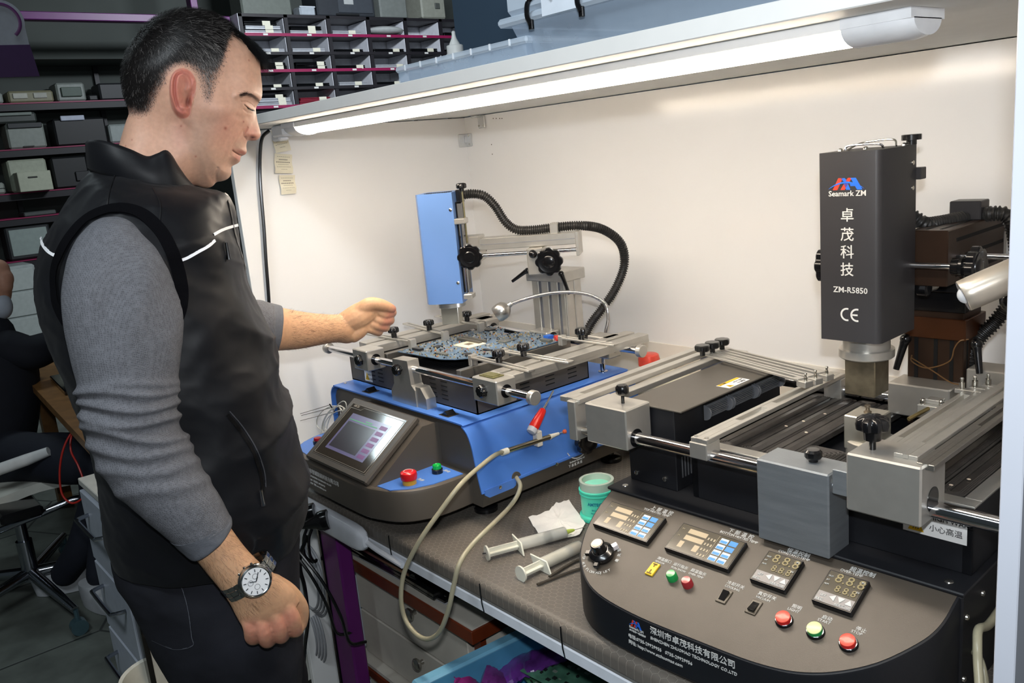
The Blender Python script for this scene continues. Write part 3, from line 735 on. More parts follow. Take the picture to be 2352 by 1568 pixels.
while sum(len(g_.f) for g_ in grp) < 1000*6:
    x, y = R_.uniform(.175, .455), R_.uniform(.075, .355)
    if not inpoly(x, y, ol) or (.265 < x < .33 and .17 < y < .245): continue
    q = R_.choice((0, 0, 0, 1, 1, 2, 2, 2, 2, 2, 1, 3) if R_.random() < .5 else (0, 0, 1, 2, 2, 2)); a = R_.uniform(.0010, .0042); b = R_.uniform(.0008, .0028)
    if R_.random() < .5: a, b = b, a
    p = fw((x, y, .2851)); grp[q].box(p, p+A_([a, b, R_.uniform(.0006, .0032)]))
for g_, (nm, cl, mt) in zip(grp, (('tiny_components', '2e2c2b', 0), ('tiny_capacitors', 'b8a06a', .2), ('solder_pads', 'cfcfc8', .7), ('copper_pads', 'c96f3a', .4))):
    o = build(nm, g_, mat(nm, cl, .35, mt), TB, world=True); o['kind'] = 'stuff'
for x, y in ((.21, .18), (.26, .11), (.35, .21), (.39, .14), (.42, .27), (.25, .30), (.31, .14), (.22, .25)):
    build('capacitor', MB().lathe(fw((x, y, .2851)), Z3, [(0, .004), (.005, .004), (.0056, .003)], 16), M_alu, TB, world=True)
build('port', MB().box(fw((.412, .318, .2851)), fw((.428, .336, .294)), ch=.0005), mat('port_blue', '2b63c0', .4), TB, world=True, label='blue video port')
for k in range(3): build('audio_port', MB().lathe(fw((.436+.009*k-.003, .332-.006*k, .289)), (.3, 1, 0), [(0, .0042), (.010, .0042)], 14), mat('port_red', 'c03c34', .4), TB, world=True)

# ---------------- post, arm and blue heater head
FH = Frame(FA.w((.23, .215, 0)), 38.3)
hw = lambda a, b, c: FH.w((a, b, c))
hx, hy = FH.m[0], FH.m[1]
M_bluehead = mat('blue_head_paint', '6184bb', .36, var=.03, vs=8)
def hbox(mb, a0, a1, b0, b1, w0, w1, ch=.001): return mb.obox(hw((a0+a1)/2, (b0+b1)/2, (w0+w1)/2), (hx, hy, Z3), (abs(a1-a0)/2, abs(b1-b0)/2, abs(w1-w0)/2), ch)
# head cover, rounded on the side away from the rods
ho = []
for (a, b) in ((.036, -.048), (-.030, -.048), (-.0435, -.044), (-.050, -.034), (-.050, .034), (-.0435, .044), (-.030, .048), (.036, .048)): ho.append(hw(a, b, .379))
hd = build('heater_head', MB().prism(ho, (0, 0, .243)), M_bluehead, T, world=True, label='tall blue hot air head')
mb = MB()
for i in range(12): mb.obox(hw(-.03+i*.005, -.02, .6222), (hx, hy, Z3), (.0012, .012, .0006))
child(build('top_vents', mb, M_slot, T, world=True), hd)
for w_ in (.585, .425): child(build('head_screw', MB().lathe(hw(.030, -.048, w_), -hy, [(0, .0036), (.001, .0036), (.002, .002)], 14), M_screw, T, world=True), hd)
nz = build('nozzle_collar', MB().lathe(hw(-.005, 0, .379), -Z3, [(-.002, .022), (.003, .022), (.0035, .033), (.013, .033), (.014, .031)], 36), M_alu, T, world=True); child(nz, hd)
nm = MB(); hbox(nm, -.026, .014, -.018, .018, .327, .367, .001); child(build('nozzle', nm, mat('nozzle_steel', 'cfccbe', .3, .8), T, world=True, label='square steel nozzle'), hd)
# head-side rod frame
mb = MB(); hbox(mb, .036, .040, -.03, .03, .40, .60); build('head_back_plate', mb, M_black, T, world=True)
mb = MB(); hbox(mb, .036, .060, -.052, -.02, .553, .565, .0015); build('rod_mount', mb, M_alu, T, world=True); mb = MB(); hbox(mb, .040, .060, -.052, -.02, .388, .399, .0015); build('rod_mount', mb, M_alu, T, world=True)
build('lift_rod', MB().cyl(hw(.0475, -.036, .392), hw(.0475, -.036, .558), .0036, n=16), M_chrome, T, world=True)
build('lift_rod', MB().cyl(hw(.056, -.034, .510), hw(.056, -.034, .632), .0022, n=12), mat('brass_rod', 'a09673', .25, .9), T, world=True)
k = MB(); knob(k, hw(.0555, -.034, .622), Z3, .0115, .011, .006, 12, .06); build('depth_knob', k, M_black, T, world=True)
k = MB(); hbox(k, .034, .048, -.016, .014, .595, .625, .003); build('hose_socket', k, M_black, T, world=True)
# arm beam, rod, end plate
mb = MB(); hbox(mb, .062, .295, -.024, .020, .4965, .512, .0012); hbox(mb, .062, .295, -.021, .017, .485, .4965, .0008); hbox(mb, .062, .295, -.024, .020, .474+.008, .486, .0012)
mb = MB(); hbox(mb, .062, .296, -.022, .020, .490, .5155, .0014); ar = build('arm_beam', mb, M_alu, T, world=True)
gm = MB(); hbox(gm, .075, .292, -.0225, -.0205, .5015, .5035, 0); gm2 = MB(); child(build('beam_groove', gm, mat('groove_grey', '9a9a9c', .4, .5), T, world=True), ar)
mb = MB(); hbox(mb, .294, .301, -.034, .028, .466, .5185, .001); build('arm_end_plate', mb, M_alu, T, world=True)
build('arm_rod', MB().cyl(hw(.05, -.015, .4775), hw(.294, -.015, .4775), .0042, n=18), M_chrome, T, world=True)
mb = MB(); hbox(mb, .040, .082, -.030, .026, .466, .522, .002); build('arm_block', mb, M_alu, T, world=True)
mb = MB(); hbox(mb, .188, .222, -.045, .020, .432, .489, .002); build('pivot_block', mb, M_alu, T, world=True)
k = MB(); starknob(k, hw(.062, -.030, .480), -hy, .0285, .020); build('arm_knob', k, M_black, T, world=True, label='black eight lobed hand wheel beside the blue head')
k = MB(); starknob(k, hw(.052, .026, .486), hy, .0285, .020); build('arm_knob', k, M_black, T, world=True, label='black hand wheel behind the arm')
k = MB(); starknob(k, hw(.238, -.040, .4605), -hy, .030, .022); build('arm_knob', k, M_black, T, world=True, label='black eight lobed hand wheel at the post')
k = MB(); hbox(k, .222, .245, -.040, .01, .445, .475, .002); build('knob_block', k, M_alu, T, world=True)
build('ball_knob', MB().sph(hw(.204, -.056, .479), .0092), M_black, T, world=True)
# post: slotted aluminium profile
P0_ = A_([.302, .385]); pw, pd = .092, .058
FPo = Frame(FA.w((.306, .388, 0)), 6)
def pbox(mb, a0, a1, b0, b1, w0, w1, ch=.001): return mb.obox(FPo.w(((a0+a1)/2, (b0+b1)/2, (w0+w1)/2)), (FPo.m[0], FPo.m[1], Z3), (abs(a1-a0)/2, abs(b1-b0)/2, abs(w1-w0)/2), ch)
mb = MB(); pbox(mb, 0, .10, .003, .06, .199, .40)
for a in (0, .029, .058, .086): pbox(mb, a+.001, a+(.022 if a < .08 else .014), 0, .01, .199, .40, .0012)
for b in (.003, .033): pbox(mb, .09, .1025, b, b+.024, .199, .40, .0012)
build('post', mb, M_alu, T, world=True, label='slotted aluminium post')
gm = MB()
for a in (.0225, .0515, .0805): pbox(gm, a, a+.007, .0018, .0028, .20, .399, 0)
build('post_slots', gm, mat('slot_grey', '6d7078', .5, .3), T, world=True)
mb = MB(); pbox(mb, -.008, .108, -.008, .068, .400, .424, .0015); build('post_cap', mb, M_alu, T, world=True)
c2 = lambda x, y: (900+x/3.563, 380+y/3.563)
def lever(pa, pb_, r=.0055, r2=.0035, par=None, nm='clamp_lever', lab=None):
    m = MB().tube(crv([pa, A_(pa)*.85+A_(pb_)*.15+Z3*.001, pb_]), [r]*9+[r*.9-(r*.9-r2)*i/7 for i in range(8)], 12); m.sph(pa, r*1.25)
    return build(nm, m, M_black, par or T, world=True, label=lab)
lever(FPo.w(FPo.on(*c2(1110, 860), 1, -.012)), FPo.w(FPo.on(*c2(985, 948), 1, -.03)), lab='black clamping lever on the left of the post')
lever(FPo.w(FPo.on(*c2(1385, 885), 1, -.018)), FPo.w(FPo.on(*c2(1452, 1050), 1, -.03)), lab='black clamping lever on the right of the post')
# corrugated hose
def hose(pts, r, pitch=.0045, name='hose', m=None, par=None, label=None, n=14, amp=.13):
    C_ = crv(pts, 14); C_ = [A_(p) for p in C_]
    L = [0]
    for i in range(1, len(C_)): L.append(L[-1]+np.linalg.norm(C_[i]-C_[i-1]))
    tot = L[-1]; N_ = int(tot/pitch*4); out = []
    for i in range(N_+1):
        s_ = tot*i/N_; out.append([np.interp(s_, L, [c[k] for c in C_]) for k in range(3)])
    R = [r*(1+amp*(1 if i % 4 in (0, 1) else -1)) for i in range(N_+1)]
    return build(name, MB().tube(out, R, n), m or M_black, par, world=True, label=label, smooth=60)
M_hose = mat('hose_black', '2c2b2a', .4, var=.1)
hp = [(1062, 448, .0), (1085, 445, .0), (1112, 450, .0), (1137, 473, .0), (1160, 508, 0), (1186, 527, 0), (1225, 528, 0), (1275, 522, 0), (1335, 518, .0), (1385, 527, .03), (1425, 558, .05), (1434, 605, .06), (1415, 660, .05), (1382, 710, .04), (1356, 745, .03), (1340, 785, .02), (1338, 815, .02)]
hose([FH.w(FH.on(x, y, 1, b)) for x, y, b in hp], .0092, .0048, 'hose', M_hose, T, 'black corrugated hose from head to base')
c_ = FH.on(*c2(1345, 515), 1, 0); mb = MB(); hbox(mb, c_[0]-.012, c_[0]+.006, -.016, .016, .511, .537, .0015); build('hose_clip', mb, M_alu, T, world=True)
k = MB(); q = FH.w(FH.on(1340, 770, 1, .0)); 
# bracket the hose runs behind
# goose-neck lamp
gp = [(1385, 850, .415), (1386, 810, .415), (1391, 765, .41), (1397, 730, .40), (1390, 698, .39), (1360, 679, .37), (1320, 671, .35), (1275, 672, .33), (1230, 680, .30), (1195, 690, .28), (1170, 700, .26)]
G = [FA.w(FA.on(x, y, 1, v)) for x, y, v in gp]
G[0] = A_([G[0][0], G[0][1], .80+.199])
hose(G, .0038, .0024, 'gooseneck', M_chrome, T, 'chrome gooseneck of the work lamp', 12, .10)
e1 = G[-1]; dr = e1-G[-2]; dr /= np.linalg.norm(dr); dr2 = A_([-.45, -.2, -.6]); dr2 = dr*.55+dr2*.6; dr2 /= np.linalg.norm(dr2)
lh = build('lamp_head', MB().lathe(e1-dr*.002, dr2, [(-.004, .005), (.004, .006), (.008, .012), (.014, .0175), (.022, .0195), (.032, .0195), (.038, .018), (.0385, .016), (.036, .014)], 32), mat('lamp_satin', 'b5b3ae', .28, .9), T, world=True, label='small round steel work lamp head')
child(build('lamp_lens', MB().lathe(e1+dr2*.034, dr2, [(0, .0135), (.002, .0125)], 24), mat('lamp_lens', 'f4f6ff', .1, emis='e8eeff', es=14), T, world=True), lh)
build('gooseneck_foot', MB().lathe(G[0], Z3, [(0, .011), (.003, .011), (.004, .006), (.02, .006)], 20), M_chrome, T, world=True)
# side fittings: air knob, vacuum pen clip
build('air_knob', starknob(MB(), (.560, .268, .100), X3, .030, .026), M_black, T, label='black air flow knob on the blue side')
ps = [(.5665, .2525+.034*math.sin(a)*1.0, .099-.036*math.cos(a)) for a in np.linspace(-1.1, .5, 14)]
build('side_print', merge(MB().ribbon(ps, X3, .0022), text_mb('Bottom heating air', .0058, (.5668, .226, .058), Y3, Z3), text_mb('下 温 区 风 量', .0065, (.5668, .222, .050), Y3, Z3)), M_print, T, label='white print beside the air knob')
# vacuum pen held in clips (thing of its own)
pv = lambda px, py, u=.578: FA.w(FA.on(px, py, 0, u))
PA, PB_ = pv(1162, 1036), pv(1262, 1003)
TP = thing('vacuum_pen', 'slim steel vacuum pick-up pen with orange tip held on the side of the blue machine', 'vacuum pen', PA)
build('barrel', MB().tube([PA, PB_], .0052, 18), mat('pen_steel', 'a49c88', .2, .95), TP, world=True)
build('tail_sleeve', MB().tube([PA-(PB_-PA)*.10, PA+(PB_-PA)*.04], .0062, 16), mat('milky_plastic', 'd8d6c8', .35), TP, world=True)
dp = (pv(1290, 993)-PB_); build('nose_sleeve', MB().tube([PB_, PB_+dp*.2, PB_+dp*.75], [.0058, .0045, .003], 14), mat('milky_plastic', 'd8d6c8'), TP, world=True)
build('needle', MB().tube([PB_+dp*.7, PB_+dp*1.15], .0011, 8), M_chrome, TP, world=True)
build('suction_cup', MB().lathe(PB_+dp*1.12, dp/np.linalg.norm(dp), [(0, .003), (.003, .0042), (.006, .0046), (.007, .003)], 16), mat('orange_rubber', 'd2603c', .5), TP, world=True, label='orange rubber suction cup')
hc = FA.w(FA.on(1234, 1012, 0, .572))
build('pen_clip', MB().box(hc-A_([.006, .007, .010]), hc+A_([.010, .007, .022]), ch=.002), mat('clip_white', 'd4cfc4', .4), T, world=True, label='white plastic clip for pen and screwdriver')
# air hose of the pen
M_sil = mat('silicone_tube', 'a09a82', .35, var=.05, sss=0)
hz = [pv(1160, 1037), pv(1140, 1043, .585), pv(1110, 1065, .60)]
hz += [on(1060, 1110, 1, .80), on(1010, 1175, 1, .755), on(965, 1240, 1, .72), on(930, 1310, 1, .70), on(921, 1370, 1, .69), on(930, 1420, 1, .69), on(955, 1455, 1, .69), on(983, 1467, 1, .695), on(1010, 1450, 1, .70), on(1030, 1400, 1, .705), on(1042, 1345, 1, .712), on(1056, 1293, 1, .725), on(1085, 1250, 1, .765), on(1130, 1205, 1, .82)]
hz += [FA.w(FA.on(1165, 1170, 0, .615)), FA.w(FA.on(1187, 1140, 0, .600)), FA.w(FA.on(1195, 1115, 0, .590)), FA.w(FA.on(1187, 1098, 0, .568)), FA.w(FA.on(1184, 1094, 0, .555))]
single('air_tube', MB().tube(crv(hz, 10), .0042, 14), M_sil, 'long translucent rubber air tube looping down over the bench edge from the blue machine', 'tube')
build('tube_grommet', MB().lathe(FA.on(1184, 1096, 0, .562), X3, [(0, .012), (.003, .012), (.0032, .006)], 22), M_base, T)
# red screwdriver leaning on the side
s0, s1, s2 = pv(1219, 993, .590), pv(1248, 940, .585), pv(1271, 897, .575)
TS = thing('screwdriver', 'red handled screwdriver standing tip up against the blue side panel', 'screwdriver', s0)
d0 = (s1-s0); L0 = np.linalg.norm(d0); d0 /= L0
build('handle', MB().lathe(s0+d0*.010, d0, [(0, .0098), (.006, .0105), (L0*.5, .0088), (L0-.012, .0068), (L0-.010, .006)], 28, sq=lobes(6, .05)), mat('red_handle', 'd8241c', .3), TS, world=True, label='red plastic handle')
build('cap', MB().lathe(s0, d0, [(0, .007), (.001, .0092), (.009, .0102), (.0105, .0098)], 24), mat('grey_cap', 'c3c6cf', .35), TS, world=True, label='grey end cap')
build('shaft', MB().tube([s1-d0*.003, s2], [.0022, .0018], 12), M_chrome, TS, world=True)
# thermocouple wire bundle by the screen
Tt = thing('probe_wires', 'coiled white thermocouple wires with long thin probes left of the touch screen', 'wire bundle', FA.w((.0, -.02, .12)))
for k in range(6):
    cx, cy = 757+k*4, 960+((k*7) % 9); 
    rx, ry = (14+3*k, 36-2*k) if k % 2 else (28-3*k, 28+3*k)
    P_ = [FA.w(FA.on(cx+rx*math.cos(a)-.4*ry*math.sin(a), cy+ry*math.sin(a), 1, -.035-.004*k)) for a in np.linspace(0, 2*PI, 28)[:-1]]
    build('wire', MB().tube(P_, .0011, 6, closed=True), mat('wire_white', 'd9d6cc', .4), Tt, world=True)
for k, (a, b) in enumerate((((690, 950), (760, 929)), ((692, 954), (765, 935)), ((690, 966), (770, 945)))):
    build('probe', MB().tube([FA.w(FA.on(*a, 1, -.04)), FA.w(FA.on(*b, 1, -.035))], .0008, 6), M_steel, Tt, world=True, label='long thin steel probe')
build('wire_tie', MB().tube([FA.w(FA.on(757, 928, 1, -.038)), FA.w(FA.on(768, 945, 1, -.042))], .0015, 6), M_black, Tt, world=True)
# ================================================================== BLACK REWORK STATION (right)
M_bk = mat('black_enamel', '17181c', .45, var=.12, vs=10, bump=.12, bs=1300)
M_panel = mat('panel_dust_glare', '4a433b', .38, var=.16, vs=7, bump=.12, bs=1300)  # black paint browned in its colour for dust and the lamp's reflection
M_bhead = mat('black_head_paint', '333234', .42, var=.06, vs=10, bump=.1, bs=1500)
M_brownal = mat('bronze_anodised', '3a2a20', .38, .4, var=.1)
M_grey = mat('worn_aluminium', '868b8f', .42, .5, var=.10, vs=14, bump=.2, bs=300, aniso=(1, 1, 9))
T = thing('rework_station', 'large black soldering station with round control panel on the right half of the bench', 'soldering machine', FB.o, FB.deg)
W0, KK = .145, .45
sd = A_([0, 1, KK]); sd /= np.linalg.norm(sd); pn = np.cross(X3, sd)
PO = A_([0, 0, W0])
def onp(px, py, off=0):
    d = FB.m@ray(px, py); o = FB.m@(CP-FB.o); t = (pn@(PO+pn*off-o))/(pn@d); return o+d*t
ol = [(.004, 0), (.008, -.046), (.024, -.093), (.052, -.131), (.104, -.162), (.185, -.172), (.29, -.1705), (.383, -.166), (.443, -.151), (.494, -.118), (.528, -.076), (.5425, -.043), (.545, 0)]
ol = [tuple(p[:2]) for p in crv([(a, b, 0) for a, b in ol], 6)]
def wpl(v): return W0+KK*v
cen = A_([.275, -.03])
R_ = []
for dz_, k_ in ((None, .975), (None, .99), (-.004, 1.0), (-.0015, .998), (0, .993)):
    pass
rings = []
full = ol
def ring(fn): return [fn(a, b) for a, b in full]
rings = [ring(lambda a, b: (a+(cen[0]-a)*.02, b+(cen[1]-b)*.02, .004)), ring(lambda a, b: (a, b, .008)), ring(lambda a, b: (a, b, max(.02, wpl(b)-.004))), ring(lambda a, b: (a+(cen[0]-a)*.004, b+(cen[1]-b)*.004, wpl(b)-.001)), ring(lambda a, b: (a+(cen[0]-a)*.012, b+(cen[1]-b)*.012, wpl(b)))]
build('console_body', MB().loft(rings), M_bk, T)
pan = MB().prism([(a+(cen[0]-a)*.013, b+(cen[1]-b)*.013, wpl(b+(cen[1]-b)*.013)+.0002) for a, b in full], tuple(pn*.0006)); PAN = build('control_panel', pan, M_panel, T, label='sloping brown-black control panel')
# rear body, deck
build('body', MB().box((.002, .0, .004), (.548, .50, .146), ch=.002), M_bk, T)
build('deck', MB().box((-.002, -.002, .146), (.550, .50, .151), ch=.0015), M_bk, T, label='black deck plate')
for u, v in ((.02, .018), (.525, .018)): build('deck_screw', MB().lathe((u, v, .151), Z3, [(0, .0055), (.001, .005), (.0015, .002)], 18), M_screw, T)
for v, z in ((.012, .115), (.008, .035), (.06, .125)):
    build('side_screw', MB().lathe((.548, v, z), X3, [(0, .004), (.002, .0035), (.003, .0015)], 14), M_screw, T)
for u in (.06, .49):
    for v in (-.05, .42): build('foot', MB().lathe((u, v, 0), Z3, [(0, .018), (.005, .018)], 20), M_black, T)
# displays and controls on the panel
def po(u, s, off=0): return PO+X3*u+sd*s+pn*off
def module(p, w_, h_, nm, lab, hh=.0085):
    """control module by its centre on the panel"""
    o = build(nm, MB().obox(p+pn*hh/2, (X3, sd, pn), (w_/2, h_/2, hh/2), ch=.0012), M_black, T, label=lab)
    f = build('module_face', MB().obox(p+pn*(hh+.0001), (X3, sd, pn), (w_/2-.0025, h_/2-.0025, .0003)), mat('module_face', '4b4539', .16, var=.03, coat=.4), T); f.parent = o
    def q(x0, y0, x1, y1, m, n2, z=.0006):
        zz_ = pn*(hh+z); a = p+X3*(x0-.5)*w_+sd*(y0-.5)*h_+zz_; b = p+X3*(x1-.5)*w_+sd*(y0-.5)*h_+zz_; c = p+X3*(x1-.5)*w_+sd*(y1-.5)*h_+zz_; d = p+X3*(x0-.5)*w_+sd*(y1-.5)*h_+zz_
        r = build(n2, MB().add([a, b, c, d], [(0, 1, 2, 3)]) if not isinstance(m, MB) else m, m, T); r.parent = o; return r
    return o, q, hh
M_lcd = mat('lcd_window', 'a8977a', .3, var=.04); M_pad = mat('keypad_blue', '2f86c8', .35); M_padw = mat('keypad_white', 'bccbd8', .4); M_seg = mat('segment_digit', '82764f', .4)
def centre(c4p, off=.0085):
    P = [onp(*q, off) for q in c4p]; return sum(P)/4-pn*off, P
for (cs, cn, en) in ((((1403, 1150), (1533, 1190), (1482, 1250), (1363, 1198)), '上 部 温 控', 'TOP HEATED TEMP'), (((1574, 1200), (1716, 1245), (1665, 1310), (1526, 1255)), '下 部 温 控', 'BOTTOM HEATED TEMP')):
    c, P = centre(cs)
    w_, h_ = .108, .053
    o, q, hh = module(c, w_, h_, 'temperature_controller', 'wide programmable temperature controller')
    q(.17, .70, .46, .86, M_lcd, 'value_window'); q(.17, .47, .46, .63, M_lcd, 'value_window'); q(.15, .18, .22, .40, M_lcd, 'small_window'); q(.38, .18, .46, .40, M_lcd, 'small_window')
    for i in range(4):
        for j in range(2):
            x = .66+j*.135; y = .10+i*.205
            q(x, y, x+.115, y+.165, M_pad if (j and i > 1) else M_padw, 'key')
            q(x+.008, y+.01, x+.107, y+.095, M_pad, 'key_mark', .0008)
    mk = MB()
    for i in range(3):
        for j in range(4):
            a = c+X3*(.50+i*.045-.5)*w_+sd*(.15+j*.19-.5)*h_+pn*(hh+.0008); mk.obox(a, (X3, sd, pn), (.0012, .0022, .0001))
    mk.obox(c+X3*.121*w_+pn*(hh+.0008), (X3, sd, pn), (.0003, h_*.42, .0001))
    mk = merge(mk, text_mb('PV', .0035, c+X3*(-.44*w_)+sd*(.27*h_)+pn*(hh+.0007), X3, sd), text_mb('SV', .0035, c+X3*(-.44*w_)+sd*(.02*h_)+pn*(hh+.0007), X3, sd))
    z = build('module_print', mk, mat('faded_print', 'a99c84', .5), T); z.parent = o
    pp = c+X3*(.5*w_-.054)+sd*(h_/2+.0075); 
    build('label_print', merge(text_mb(cn, .0085, pp+sd*.0055+X3*.012+pn*.0009, X3, sd), text_mb(en, .0056, pp+X3*.002+pn*.0009, X3, sd)), M_print, T)
for (cs, cn, en) in ((((1768, 1263), (1848, 1287), (1800, 1362), (1719, 1325)), '恒温控制', 'CONSTANT-TEMP'), (((1907, 1308), (1999, 1330), (1954, 1414), (1862, 1375)), '超温控制', 'OVER-TEMP')):
    c, P = centre(cs)
    w_, h_ = .052, .054
    o, q, hh = module(c, w_, h_, 'temperature_display', 'small square temperature display')
    q(.05, .05, .95, .34, mat('grey_keystrip', '8f8a88', .4), 'key_strip')
    t1 = [text_mb(s_, z_, c+X3*(x_-.5)*w_+sd*(y_-.5)*h_+pn*(hh+.0008), X3, sd) for s_, z_, x_, y_ in (('8.8.8', .020, .24, .68), ('8.8.8', .0145, .36, .42))]
    z = build('digits', merge(*t1), M_seg, T); z.parent = o
    t2 = [text_mb(s_, z_, c+X3*(x_-.5)*w_+sd*(y_-.5)*h_+pn*(hh+.001), X3, sd) for s_, z_, x_, y_ in (('◀', .010, .34, .17), ('▼', .010, .54, .17), ('▲', .010, .75, .17), ('SET', .005, .13, .2), ('RKC', .005, .07, .07), ('REX-C100', .0045, .55, .07), ('PV', .004, .86, .85), ('SV', .004, .86, .55), ('OUT', .003, .07, .78), ('AT', .003, .07, .66), ('ALM', .003, .07, .54))]
    z = build('module_print', merge(*t2), M_print, T); z.parent = o
    pp = c-X3*.014+sd*(h_/2+.0068)
    build('label_print', merge(text_mb(cn, .0082, pp+sd*.0052+X3*.006+pn*.0009, X3, sd), text_mb(en, .0056, pp-X3*.004+pn*.0009, X3, sd)), M_print, T)
# air flow knob
c = onp(1386, 1278)
kb = build('air_flow_knob', MB().lathe(c, pn, [(0, .0165), (.006, .0185), (.0075, .0195), (.011, .0190), (.015, .013), (.0155, .010)], 44), M_black, T, label='black stepped dial for the air flow')
z = build('dial_skirt', MB().lathe(c, pn, [(.0078, .0192), (.0108, .0188), (.0150, .0128), (.0152, .0120)], 44), mat('chrome_skirt', 'a9a5a0', .15, .9), T); z.parent = kb
z = build('dial_grip', MB().lathe(c, pn, [(.015, .0118), (.028, .0108), (.0295, .0095), (.0293, .003)], 40, sq=lobes(16, .03)), M_black, T); z.parent = kb
z = build('dial_cap', MB().lathe(c, pn, [(.0292, .0082), (.0300, .0080), (.0301, .002)], 30), mat('cap_bronze', '8d7f6e', .2, .6), T); z.parent = kb
for a, wd in ((1.05, 1), (3.5, 0), (5.0, 0)):
    dd = X3*math.cos(a)+sd*math.sin(a)
    z = build('dial_pointer', MB().obox(c+dd*.0215+pn*.007, (dd, np.cross(pn, dd), pn), (.0055, .004, .0045 if wd else .003), ch=.001), mat('pointer_white', 'e8e0e0', .3) if wd else M_black, T); z.parent = kb
tt = []
for ch_, a in zip('TOP AIR FLOW ADJUST', np.linspace(math.radians(197), math.radians(325), 19)):
    if ch_ == ' ': continue
    dd = X3*math.cos(a)+sd*math.sin(a); tg = np.cross(pn, dd)
    tt.append(text_mb(ch_, .0062, c+dd*.0335+pn*.0009-tg*.002, tg, -dd))
for ch_, a in zip('上部风量', (2.9, .75, .35, -.05)):
    dd = X3*math.cos(a)+sd*math.sin(a); tg = np.cross(pn, dd)
    tt.append(text_mb(ch_, .006, c+dd*.0275+pn*.0009, tg, -dd))
build('dial_print', merge(*tt), M_print, T)
# sensor plate, lamps, rockers, push buttons
c = onp(1500, 1309); o = build('sensor_socket', MB().obox(c+pn*.0015, (X3, sd, pn), (.0066, .0112, .0020), ch=.0006), mat('yellow_plate', 'e8bd2e', .4), T, label='yellow thermocouple socket')
z = build('socket_slots', MB().obox(c+sd*.0082+pn*.004, (X3, sd, pn), (.0035, .001, .0002)).obox(c+sd*.006+pn*.004, (X3, sd, pn), (.0008, .0025, .0002)).obox(c-sd*.0085+pn*.004, (X3, sd, pn), (.004, .001, .0002)).obox(c-sd*.005+pn*.004, (X3, sd, pn), (.0008, .003, .0002)), mat('slot_brown', '6a5412', .5), T); z.parent = o
for px, py, cl, nm in ((1546, 1329, '1f9a4c', 'green'), (1581, 1344, '9c2a30', 'red')):
    c = onp(px, py); build('indicator_lamp', MB().lathe(c, pn, [(0, .0078), (.010, .0075), (.012, .0062), (.0122, .002)], 28), mat('lens_'+nm, cl, .22, var=.15, coat=.3), T, label=nm+' indicator lamp')
def pr(px, py, cn, en, s1=.0078, s2=.0052, dx=0):
    c = onp(px, py); return merge(text_mb(cn, s1, c+sd*.0055+pn*.0009+X3*dx, X3, sd), text_mb(en, s2, c+pn*.0009, X3, sd))
pl = [pr(1504, 1290, '测温接口', 'SENSOR', .0062, .0046), pr(1541, 1304, '运行指示', 'RUN SHOW', .0062, .0046), pr(1581, 1318, '超温指示', 'OVER-TEMP', .0062, .0046), pr(1664, 1347, '冷却开关', 'COOLING', .0066, .0050), pr(1735, 1372, '真空开关', 'VACUUM', .0066, .0050), pr(1808, 1400, '照明', 'LIGHT', .0066, .0056, dx=.003), pr(1877, 1425, '启动', 'START', .0066, .0056, dx=.003), pr(1954, 1452, '停止', 'STOP', .0066, .0056, dx=.003)]
build('button_print', merge(*pl), M_print, T, label='white bilingual button lettering')
for k, (px, py) in enumerate(((1664, 1371), (1732, 1396))):
    c = onp(px, py); o = build('rocker_switch', MB().obox(c+pn*.0012, (X3, sd, pn), (.0078, .0112, .0014), ch=.0008), mat('rocker_frame2', '4a4338', .35), T, label='black rocker switch')
    s_ = 1 if k == 0 else -1
    A__ = [c+sd*y+pn*z_-X3*.0045 for y, z_ in ((-.0075, .0022), (-.0075, .0027+.003*(s_ < 0)), (0, .0042), (.0075, .0027+.003*(s_ > 0)), (.0075, .0022))]
    z = build('rocker', MB().prism(A__, X3*.009), M_black, T); z.parent = o
for px, py, c1_, nm in ((1802, 1424, 'e8352c', 'red'), (1874, 1450, 'b9d98a', 'green'), (1950, 1478, 'e8402e', 'red')):
    c = onp(px, py+3); o = build('push_button', MB().lathe(c, pn, [(0, .0112), (.003, .0112), (.004, .0106), (.0044, .0100)], 36), M_black, T, label='round push button with black collar')
    z = build('button_ring', MB().lathe(c+pn*.0036, pn, [(0, .0102), (.0010, .0102), (.0012, .0094)], 36), M_chrome, T); z.parent = o
    z = build('button_skirt', MB().lathe(c+pn*.004, pn, [(0, .0094), (.0055, .0092)], 36), mat('btn_'+nm, {'red': 'd21d1a', 'green': '17934a'}[nm], .3), T); z.parent = o
    z = build('button_cap', MB().lathe(c+pn*.0094, pn, [(0, .0092), (.0008, .0089), (.0012, .0078), (.0008, .002)], 36), mat('cap_'+nm, {'red': 'e2503f', 'green': 'cfe39a'}[nm], .35, var=.12, vs=90, coat=.2), T); z.parent = o
